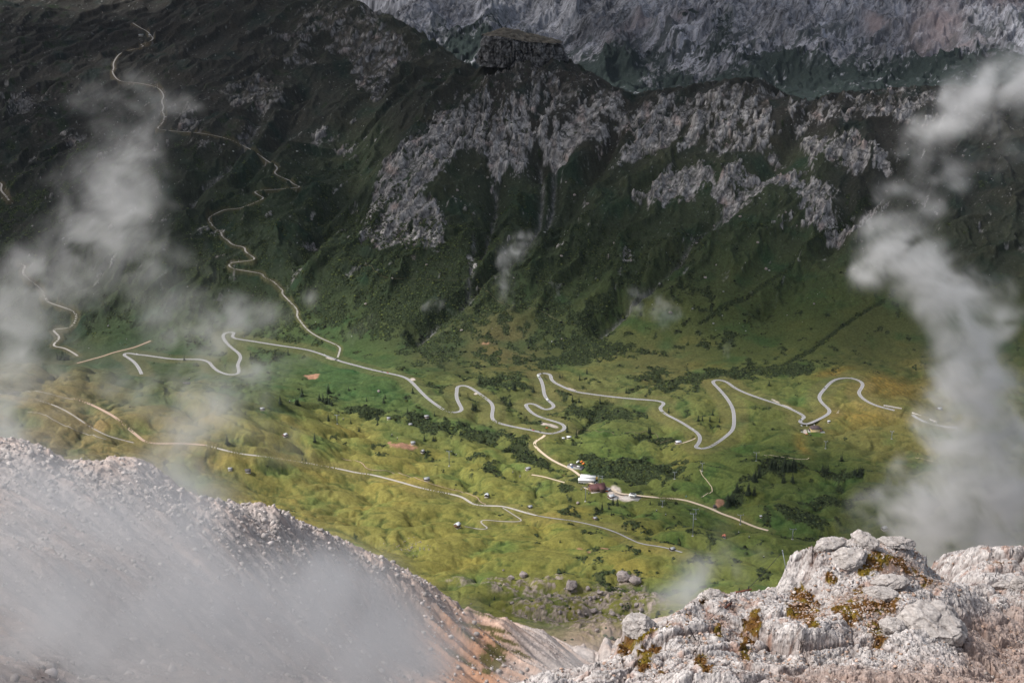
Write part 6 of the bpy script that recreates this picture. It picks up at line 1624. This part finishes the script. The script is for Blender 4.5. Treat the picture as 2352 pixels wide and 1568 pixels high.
for i_, (u, v) in enumerate([c9("108,412")[0], c9("413,470")[0], c9("763,560")[0]]):
    p = at(u, v)
    t = tag(empty('snow_lance', p, 0), ['yellow leaning snow lance beside the tallest pylon', 'yellow snow lance beside the short pylon at the sandy road', 'yellow snow lance beside the pylon left of the rock spur'][i_], 'snow lance')
    MB().tube((0, 0, -.4), (0, 0, 1.6), .16, .14, 8).build('stand', M_steel, t)
    MB().tube((0, 0, 1.5), (2.6, .4, 8.5), .09, .06, 6).build('lance', simple('yellow_tube', (.62, .60, .20), .5, .1, 1), t)

# ---- conifers
M_bark = simple('bark', (.07, .05, .04), .95, .3, 2)
M_needles = simple('needles', (.020, .030, .016), .9, .55, .9)
def conifer_proto(seed, H=10.0, Rb=2.1, tiers=11):
    rn = random.Random(seed)
    t = empty('spruce', (0, 0, 0))
    MB().tube((0, 0, -.6), (0, 0, H * .96), .22, .03, 7).build('trunk', M_bark, t)
    m = MB()
    for k_ in range(tiers):
        f = k_ / (tiers - 1)
        z = lerp(.9, H * .97, f ** .92); L_ = lerp(Rb, .25, f ** .85) * rn.uniform(.85, 1.12)
        nb = int(lerp(11, 5, f)); a0_ = rn.uniform(0, 6.28)
        for b in range(nb):
            an = a0_ + 6.283 * b / nb + rn.uniform(-.25, .25); L2_ = L_ * rn.uniform(.6, 1.18)
            if rn.random() < .08: continue
            dx, dy_ = math.cos(an), math.sin(an); wd2 = L2_ * .30; dr = L2_ * rn.uniform(.25, .45)
            zz_ = z + rn.uniform(-.2, .2)
            p0 = (0, 0, zz_ + .25); p1 = (dx * L2_ * .55 - dy_ * wd2, dy_ * L2_ * .55 + dx * wd2, zz_ - dr * .5 - .12); p2_ = (dx * L2_ * .55 + dy_ * wd2, dy_ * L2_ * .55 - dx * wd2, zz_ - dr * .5 - .12)
            p3 = (dx * L2_, dy_ * L2_, zz_ - dr); pm = (dx * L2_ * .55, dy_ * L2_ * .55, zz_ - dr * .3 + .08)
            m.add([p0, p1, pm, p2_, p3], [(0, 1, 2), (0, 2, 3), (1, 4, 2), (2, 4, 3)])
    m.build('crown', M_needles, t)
    return t
protos = [conifer_proto(s, 10, rb, tr_) for s, rb, tr_ in ((1, 2.0, 12), (2, 2.5, 11), (3, 1.7, 12))]
used = set()
TREES = [
 ('dark spruce in the clump on the green slope right of the hamlet', "spruce clump on the right slope", 9, [c9(s)[0] for s in ("605,102 614,98 622,104 633,100 642,95 655,108 688,108 696,112 705,105 715,112 726,116 735,108 748,112 758,105 768,112 778,104 612,92 700,98 765,98").split()], 15),
 ('dark spruce in the pair left of the big clump on the right slope', 'spruces left of the clump', 9, [c9(s)[0] for s in "486,180 492,184 500,178 522,156 528,152".split()], 14),
 ('lone dark spruce in the hollow just below the big clump', 'spruces below the clump', 9, [c9(s)[0] for s in "690,192 700,194 760,190 754,186".split()], 12),
 ('dark spruce at the red earth bank beside the sandy road', 'spruces at the red bank', 9, [c9(s)[0] for s in "368,262 376,258 450,280 458,276 490,280 498,278 308,350 316,345 330,348 338,340 346,345 352,335".split()], 15),
 ('dark spruce in the far clump at the edge of the mist column', 'spruces by the mist column', 9, [c9(s)[0] for s in "962,125 970,130 980,122 990,135 1000,128 1180,140 1192,142 1210,145 1222,142 1236,140 1088,44 1098,42".split()], 13),
 ('slender spruce beside the hamlet below the lodge', 'spruces below the lodge', 8, [c8(s)[0] for s in "1795,374 1841,374 1869,340 1900,350".split()], 12),
 ('small spruce on the pasture below the chairlift', 'small spruces on the pasture', 8, [c8(s)[0] for s in "1858,420 1987,418 2126,342 700,120".split()], 6),
 ('lone spruce inside the first left hairpin of the pass road', 'spruces in the left hairpin', 5, [c5(s)[0] for s in "815,1162 905,1255 915,1258 926,1254".split()], 11),
 ('lone spruce between the two middle loops of the pass road', 'spruces between the middle loops', 5, [c5(s)[0] for s in "1160,1222 1178,1118 1186,1122 1195,1118 1320,1130".split()], 12),
 ('lone spruce on the dark scrub slope behind the road', 'spruces on the scrub slope', 5, [c5(s)[0] for s in "1298,795 1522,838 1690,1010 1640,1056".split()], 12),
 ('spruce at the top hairpin right of the green bus', 'spruces by the top hairpin', 5, [c5(s)[0] for s in "1504,1034 1520,1032".split()], 7),
 ('tall spruce at the outer edge of the lowest big bend', 'spruces by the big bend', 5, [c5(s)[0] for s in "1554,1410 1617,1450 2115,1418 2125,1420 1590,1200 1636,1206 1960,1140 1780,1208".split()], 12),
 ('spruce on the scrub strip crossing the middle meadow', 'spruces on the scrub strip', 5, [c5(s)[0] for s in "880,1382 570,1472 632,1468 645,1466 490,1142 300,1180 290,1208 172,1198 50,1128 255,1326 245,1322 455,1280 65,1352 120,1405 248,1362 820,1430 1180,1545 1265,1558 1280,1562 2253,1275 1150,1540 640,1300".split()], 9),
 ('small spruce in the row on the slope below the right hairpin', 'row of small spruces', 6, [c6(s)[0] for s in "108,1333 136,1333 188,1337 207,1294 255,1344 596,1088".split()], 11),
 ('dark spruce on the brow of the left meadow near the pylon', 'spruces on the left brow', 4, [c4(s)[0] for s in "2044,1222 2054,1226 2036,1220 2266,1140 2258,1148 2200,1190 2225,1200 2240,1215 2255,1210 2270,1220 2285,1225 2080,1160 1930,1215 2262,1335 2168,1482".split()], 13),
 ('faint spruce standing in the mist below the left road', 'spruces in the left mist', 4, [c4(s)[0] for s in "1895,898 1727,905 1738,908 1565,1492 1270,915 1985,880".split()], 12),
 ('spruce in the misty forest edge at the far left', 'spruces at the far left forest', 4, [c4(s)[0] for s in "395,908 410,912 425,908 440,914 455,908 470,912 432,900 230,210 60,240 80,250 150,150 170,160 130,160 400,130 415,128 300,250 320,300 340,340 200,300 110,330 230,420 260,470 100,430 965,250 910,520".split()], 14),
 ('tiny spruce among the boulders at the foot of the meadow', 'spruces among the boulders', 8, [c8(s)[0] for s in "1052,995 1020,1038 1505,605".split()], 6),
 ('tiny spruce beside the path in the near left pasture', 'tiny spruces in the left pasture', 7, [c7(s)[0] for s in "2082,38 2107,42".split()], 6),
]
rt = random.Random(5)
for lb, gp_, _, lst, H in TREES:
    for (u, v) in lst:
        i_ = rt.randrange(3)
        src = protos[i_]
        o = src if i_ not in used else copy_tree(src)
        used.add(i_)
        s = H / 10 * 1.32 * rt.uniform(.75, 1.15)
        o.location = at(u, v); o.scale = (s * rt.uniform(1.1, 1.4), s * rt.uniform(1.1, 1.4), s); o.rotation_euler = (0, 0, rt.uniform(0, 6.28))
        tag(o, lb, 'tree', gp_)

# ---- walkers and sheep
def skin_mesh(name, verts, edges, radii, mat, parent, sub=1):
    me = bpy.data.meshes.new(name); me.from_pydata(verts, edges, []); me.update()
    o = bpy.data.objects.new(name, me); col.objects.link(o); o.parent = parent
    md = o.modifiers.new('skin', 'SKIN')
    for d_, r_ in zip(me.skin_vertices[0].data, radii): d_.radius = (r_, r_)
    me.skin_vertices[0].data[0].use_root = True
    o.modifiers.new('sub', 'SUBSURF').levels = sub; o.modifiers['sub'].render_levels = sub
    me.materials.append(mat)
    return o
M_skin = simple('skin', (.45, .28, .2), .7, .1, 2)
def person_proto():
    t = empty('person', (0, 0, 0))
    v = [(0, 0, .95), (0, 0, 1.2), (0, .01, 1.45), (0, -.01, 1.55), (0, -.02, 1.68), (.1, 0, .9), (.13, -.12, .48), (.14, -.02, .06), (.14, -.14, .03), (-.1, 0, .9), (-.13, .14, .5), (-.14, .26, .1), (-.14, .16, .04),
         (.2, 0, 1.42), (.28, .08, 1.16), (.3, -.06, .95), (.3, -.1, .86), (-.2, 0, 1.42), (-.28, -.06, 1.16), (-.3, -.2, .97), (-.3, -.25, .89)]
    e = [(0, 1), (1, 2), (2, 3), (3, 4), (0, 5), (5, 6), (6, 7), (7, 8), (0, 9), (9, 10), (10, 11), (11, 12), (2, 13), (13, 14), (14, 15), (15, 16), (2, 17), (17, 18), (18, 19), (19, 20)]
    r_ = [.15, .14, .16, .06, .11, .1, .075, .055, .05, .1, .075, .055, .05, .07, .055, .045, .04, .07, .055, .045, .04]
    skin_mesh('body', v, e, r_, M_skin, t)
    skin_mesh('jacket', [v[0], v[1], v[2], v[13], v[14], v[15], v[17], v[18], v[19]], [(0, 1), (1, 2), (2, 3), (3, 4), (4, 5), (2, 6), (6, 7), (7, 8)], [.17, .165, .18, .085, .07, .06, .085, .07, .06], PAINT['red'], t)
    skin_mesh('trousers', [(0, 0, .96), v[5], v[6], v[7], v[9], v[10], v[11]], [(0, 1), (1, 2), (2, 3), (0, 4), (4, 5), (5, 6)], [.165, .115, .09, .07, .115, .09, .07], M_black, t)
    MB().lathe([(.02, 1.82), (.1, 1.8), (.125, 1.72), (.12, 1.66)], 10).build('hair', M_dark, t)
    MB().prism([(.13, 1.05), (.32, 1.08), (.34, 1.4), (.15, 1.48)], -.17, .17).build('backpack', PAINT['grey'], t)
    return t
PPL = [('walker in a dark jacket, left of the pair on the upper walking road', 'black', c8("576,236")), ('walker in a grey jacket, right of the pair on the upper walking road', 'grey', c8("585,238")), ('single walker in dark clothes alone on the straight walking road', 'black', c8("747,268")),
       ('walker in dark clothes, left of the pair above the hut track turn-off', 'black', c8("1188,374")), ('walker in dark clothes, right of the pair above the hut track turn-off', 'black', c8("1194,375")), ('walker in a red jacket at the front of the group on the wide road', 'red', c8("1277,402")), ('walker in a white jacket inside the group near the wide end of the road', 'white', c8("1284,398")), ('walker in grey at the right of the group near the wide end of the road', 'grey', c8("1291,400")),
       ('walker in black standing apart where the wide road ends', 'black', c8("1320,412")), ('walker in a red jacket at the far edge of the wide road end', 'red', c8("1327,404")), ('walker in white crouching gait at the narrowing of the road', 'white', c8("1343,417"))]
pp = None
for i_, (lb, pc, pt) in enumerate(PPL):
    if pp is None: pp = person_proto(); o = pp
    else: o = copy_tree(pp)
    g = at(*pt[0]); o.location = g + Vector((0, 0, .3)); o.rotation_euler = (0, 0, 1.1 + i_ * .37); o.scale = (1.08,) * 3
    tag(o, lb, 'person', 'walkers on the walking road')
    paint(o, PAINT[pc], ('jacket',))
M_wool = simple('wool', (.68, .64, .56), .95, .12, 3)
sp_ = None
for i_, (u, v) in enumerate([c6(s)[0] for s in "1076,1264 1067,1272 1074,1274 1071,1279 1063,1281".split()]):
    if sp_ is None:
        sp_ = empty('sheep', (0, 0, 0)); o = sp_
        v_ = [(0, 0, .72), (0, .35, .74), (0, -.4, .74), (0, .6, .95), (0, .8, .92), (.14, .32, .42), (.14, .33, .06), (-.14, .32, .42), (-.14, .33, .06), (.14, -.4, .45), (.14, -.36, .06), (-.14, -.4, .45), (-.14, -.36, .06), (0, -.58, .7)]
        skin_mesh('body', v_, [(0, 1), (0, 2), (1, 3), (3, 4), (1, 5), (5, 6), (1, 7), (7, 8), (2, 9), (9, 10), (2, 11), (11, 12), (2, 13)], [.3, .27, .28, .13, .1, .09, .05, .09, .05, .1, .05, .1, .05, .06], M_wool, o)
        MB().tube((.1, .66, 1.0), (.26, .64, .98), .04, .02, 6).tube((-.1, .66, 1.0), (-.26, .64, .98), .04, .02, 6).build('ear', M_wool, o)
    else: o = copy_tree(sp_)
    o.location = at(u, v); o.rotation_euler = (0, 0, i_ * 1.3); o.scale = (1.25,) * 3
    tag(o, 'white sheep grazing on the mown slope right of the inn', 'sheep', 'white sheep right of the inn')

# ---- boulders: the slabs of the spur, the boulders at the meadow's foot
IV5, IF5 = ico(5); IV3, IF3 = ico(3)
def boulder_mesh(name, dims, seed, mat, basec, V=IV5, Fc=IF5, fine=1.0, cuts=11):
    rn = np.random.RandomState(seed)
    nrm_ = rn.normal(size=(cuts, 3)); nrm_ /= np.linalg.norm(nrm_, axis=1)[:, None]; nrm_[0] = (0.05, 0.02, 1); 
    off_ = rn.uniform(.62, .92, cuts); off_[0] = .72
    P = V.copy()
    for a, b in zip(nrm_, off_):
        d = P @ a - b
        P = P - np.where(d > 0, d, 0)[:, None] * a * .93
    P = P * np.array(dims)
    x, y, z = [P[:, k].astype(F) for k in range(3)]
    s = max(dims)
    n0 = fbm3(x / (.5 * s) + seed, y / (.5 * s), z / (.35 * s), 4, 700 + seed % 50)
    k1_, kc_, _ = blocks3(x / (.38 * s) + .3 * n0, y / (.34 * s), z / (.22 * s) + .2 * n0, seed % 90, 1.0)
    n1_ = fbm3(x / (.07 * s), y / (.07 * s), z / (.07 * s), 4, 750)
    nn = P / (np.linalg.norm(P, axis=1)[:, None] + 1e-6)
    P = P + nn * (s * (.10 * n0 + .06 * k1_ - .025 * (1 - kc_) + .022 * n1_))[:, None]
    cc = np.array(basec) * np.clip(1 + .3 * n0 + .35 * n1_ + .1 * k1_, .4, 1.3)[:, None]
    cc = cc * (1 - .3 * (1 - kc_))[:, None] + np.array([.12, .08, .065]) * (.2 * (1 - kc_))[:, None]
    return mesh_obj(name, P, Fc, mat, smooth=True, colors=np.clip(cc, .02, .72))
def spur_boulder(label, u, v, dims, rz, seed, tilt=(0, 0), sink=.35):
    p = Rk.hit(u, v)
    o = boulder_mesh('boulder', dims, seed, M_rock, (.37, .34, .32))
    o.location = (p[0], p[1], p[2] + dims[2] * (1 - 2 * sink)); o.rotation_euler = (R(tilt[0]), R(tilt[1]), R(rz))
    tag(o, label, 'boulder', 'boulders on the rock spur')
spur_boulder('broad tilted slab near the top of the rock spur, casting a dark gap below', 1950, 1292, (.64, .42, .27), 15, 1, (14, -12), .3)
spur_boulder('long grey rounded slab behind a paler one in the middle of the spur', 2042, 1345, (.62, .34, .25), 5, 2, (8, 0))
spur_boulder('pale low slab lying in front of the long grey slab', 2022, 1368, (.56, .32, .20), 0, 3, (10, 4))
spur_boulder('largest boulder of the spur, with an iron peg on top', 2140, 1440, (.98, .80, .56), -15, 4, (12, 10), .4)
spur_boulder('squarish grey boulder against the left side of the largest boulder', 2046, 1452, (.38, .36, .30), 20, 5, (10, 0), .35)
spur_boulder('rounded knob with mossy flank at the left end of the spur', 1468, 1448, (.46, .42, .36), 0, 6, (10, 0), .3)
spur_boulder('flat block on the left of the spur summit', 1905, 1256, (.52, .34, .22), 10, 7, (6, -6), .4)
spur_boulder('sharp pale block at the spur summit beside the small peg', 1985, 1246, (.50, .34, .25), -25, 8, (4, 14), .35)
spur_boulder('flat white block at the right end of the spur summit', 2060, 1252, (.60, .36, .18), 0, 9, (4, 4), .35)
spur_boulder('round stone at the far right edge of the rear rock', 2342, 1345, (.34, .30, .28), 0, 10)
spur_boulder('lower grey stone just left of the round stone on the rear rock', 2300, 1348, (.40, .30, .20), 10, 11)
spur_boulder('wedge of rock on the left shoulder of the spur', 1640, 1372, (.42, .30, .22), -20, 12, (0, 10), .4)
# meadow boulders
stone_src = []
for s_ in range(6):
    o = boulder_mesh('boulder', (1, .85, .75), 60 + s_, M_far_stone, (.27, .235, .225), IV3, IF3)
    stone_src.append(o)
used_s = set()
def stone_at(label, group, u, v, size):
    k_ = rt.randrange(6); o = stone_src[k_] if k_ not in used_s else stone_src[k_].copy()
    if k_ in used_s: col.objects.link(o)
    used_s.add(k_)
    g = at(u, v); o.location = g + Vector((0, 0, size * .25)); s = size * .5
    o.scale = (s * rt.uniform(.8, 1.3), s * rt.uniform(.8, 1.2), s * rt.uniform(.8, 1.3)); o.rotation_euler = (rt.uniform(-.3, .3), rt.uniform(-.3, .3), rt.uniform(0, 6.28))
    tag(o, label, 'boulder', group)
stone_at('big brown grey boulder on the right of the meadow foot', None, *c8("1935,868")[0], 22); stone_at('jagged grey boulder just right of the big brown one', None, *c8("2022,878")[0], 15)
stone_at('pointed rock standing above the boulder field', None, *c8("1585,925")[0], 18)
stone_at('white block lying alone in the near meadow', None, *c8("1115,802")[0], 3)
stone_at('reddish boulder on the green knoll left of the spruces below the lodge', None, *c8("1627,338")[0], 6); stone_at('long red brown rock heap in the near meadow', None, *c8("1255,838")[0], 10); stone_at('red brown rock left of the long heap in the near meadow', None, *c8("1170,845")[0], 8)
for k_ in range(130):
    u, v = c8(f"{rt.uniform(760, 2080):.0f},{rt.uniform(905, 1230):.0f}")[0]
    if rt.random() > math.exp(-((u - 1370) / 130) ** 2 - ((v - 1385) / 45) ** 2) + .12: continue
    if v > 1355 + (u - 1030) * .45: pass
    stone_at('brown grey boulder in the boulder field at the foot of the meadow', 'boulders at the meadow foot', u, v, 2.5 + 7 * rt.random() ** 2)
for k_ in range(60):
    u, v = c8(f"{rt.gauss(480, 60):.0f},{rt.gauss(640, 30):.0f}")[0]
    stone_at('small pale stone strewn over the near left meadow', 'pale stones on the near left meadow', u, v, 1.0 + 1.2 * rt.random())
# pale blocks on the far slope: the largest as things, the rest as one mass
rs2 = np.random.RandomState(21)
BL = [(1050, 440), (1040, 455), (1100, 430), (1160, 430), (1300, 420), (1320, 450), (1500, 420), (1540, 440), (1180, 640), (1290, 590), (1620, 640), (1645, 610), (1740, 560), (1700, 500), (1640, 520), (1870, 700), (1805, 490), (1830, 520), (1960, 620), (1760, 620), (900, 640), (840, 700), (1060, 760), (870, 900), (1290, 780), (1410, 560), (1450, 600), (1540, 720), (1600, 560), (1350, 470), (1120, 410), (980, 610), (960, 430), (700, 330), (790, 360)]
for u, v in BL:
    stone_at('pale block lying on the dark slope across the valley', 'pale blocks on the far slope', u, v, 4 + 5 * rt.random())
k = 26000
uu = rs2.uniform(300, 2352, k); vv = rs2.uniform(150, 790, k)
jj = rs2.randint(0, NY, k); ii = rs2.randint(0, NT, k)
wst = (slope[jj, ii] > .3) * (Y2[jj, ii] < 4600) * (V[jj, ii] > 150) * (V[jj, ii] < 800) * (.15 + rockw[jj, ii] + 1.6 * gul[jj, ii] + .5 * np.clip(nA[jj, ii] + .1, 0, 1)) * (1 - .8 * shrub[jj, ii])
kp = rs2.uniform(size=k) < wst * .75
P_ = np.stack([X2[jj, ii], Y2[jj, ii], Z[jj, ii]], -1)[kp]
scatter_mesh('scattered_stones', P_, .5 + 2.0 * rs2.uniform(size=len(P_)) ** 4 + .5 * rs2.uniform(size=len(P_)), M_far_stone, (.25, .245, .245), rs2)

# ---- iron work on the spur
M_rust = simple('rusty_iron', (.12, .045, .03), .85, .35, 20)
M_iron = simple('black_iron', (.03, .03, .034), .6, .2, 20, metal=.5)
def peg(label, u, v, h, tilt=0.0, ring=True):
    p = Rk.hit(u, v)
    t = tag(empty('iron_peg', (p[0], p[1], p[2] + .02)), label, 'peg')
    t.rotation_euler = (0, R(tilt), 0)
    MB().tube((0, 0, -.15), (0, 0, h), .011, .011, 8).build('shaft', M_iron, t)
    if ring:
        m = MB()
        for k_ in range(10):
            a0_, a1_ = 6.283 * k_ / 10, 6.283 * (k_ + 1) / 10
            m.tube((.028 * math.cos(a0_), 0, h + .025 + .028 * math.sin(a0_)), (.028 * math.cos(a1_), 0, h + .025 + .028 * math.sin(a1_)), .009, .009, 5)
        m.build('eye', M_iron, t)
peg('small iron peg with an eye at the top of the spur', 1989, 1250, .20)
peg('iron peg standing on the largest boulder', 2107, 1405, .42, 8)
peg('iron peg on the pale rear rock at the right', 2286, 1326, .22, 8)
peg('plain grey iron post leaning left on the lower left of the spur', 1597, 1472, .42, -28, False)
pb = Rk.hit(1806, 1312)
po = tag(empty('cable_post', (pb[0] + .02, pb[1], pb[2] - .1)), 'thin grey post holding a cable at the left shoulder of the spur', 'post')
po.rotation_euler = (0, R(-13), 0)
MB().tube((0, 0, -.2), (0, 0, .75), .014, .012, 8).build('shaft', M_steel, po)
MB().tube((0, 0, .74), (0, 0, .79), .02, .018, 8).build('cap', M_steel, po)
pa = Rk.hit(1706, 1366)
def bar(label, u0, v0, u1, v1, w, name='anchor_bar'):
    a, b = Vector(Rk.hit(u0, v0)), Vector(Rk.hit(u1, v1)); b.y = a.y + (b.y - a.y) * .5
    t = tag(empty(name, a + Vector((0, 0, .06))), label, 'anchor')
    d = b - a
    MB().tube((0, 0, 0), d, w, w, 4).build('rail', M_rust, t)
    for f in (.2, .8): MB().tube(d * f - Vector((0, 0, .2)), d * f + Vector((0, 0, .12)), .014, .014, 6).build('bolt', M_iron, t)
bar('rusty iron anchor rail lying level on the notch of the spur', 1690, 1364, 1728, 1363, .03)
bar('red rusty anchor iron sloping down the left of the spur', 1681, 1388, 1668, 1412, .03)
top = Vector((pb[0] + .02 - math.sin(R(13)) * .75, pb[1], pb[2] - .1 + .75 * math.cos(R(13))))
def sag(a, b, s, n_=10): return [a.lerp(b, k_ / n_) - Vector((0, 0, s * 4 * (k_ / n_) * (1 - k_ / n_))) for k_ in range(n_ + 1)]
cable('thin dark cable from the post down to the anchor rail', sag(top, Vector(pa) + Vector((0, 0, .05)), .05), .008, 'steel_cable', M_iron)
over = [Vector(Rk.hit(u, v)) + Vector((0, 0, .05)) for u, v in ((1690, 1372), (1662, 1395), (1630, 1425), (1600, 1450), (1570, 1482), (1540, 1512))]
cable('steel cable running down the left flank of the spur past the leaning post', over, .007, 'steel_cable', M_iron)
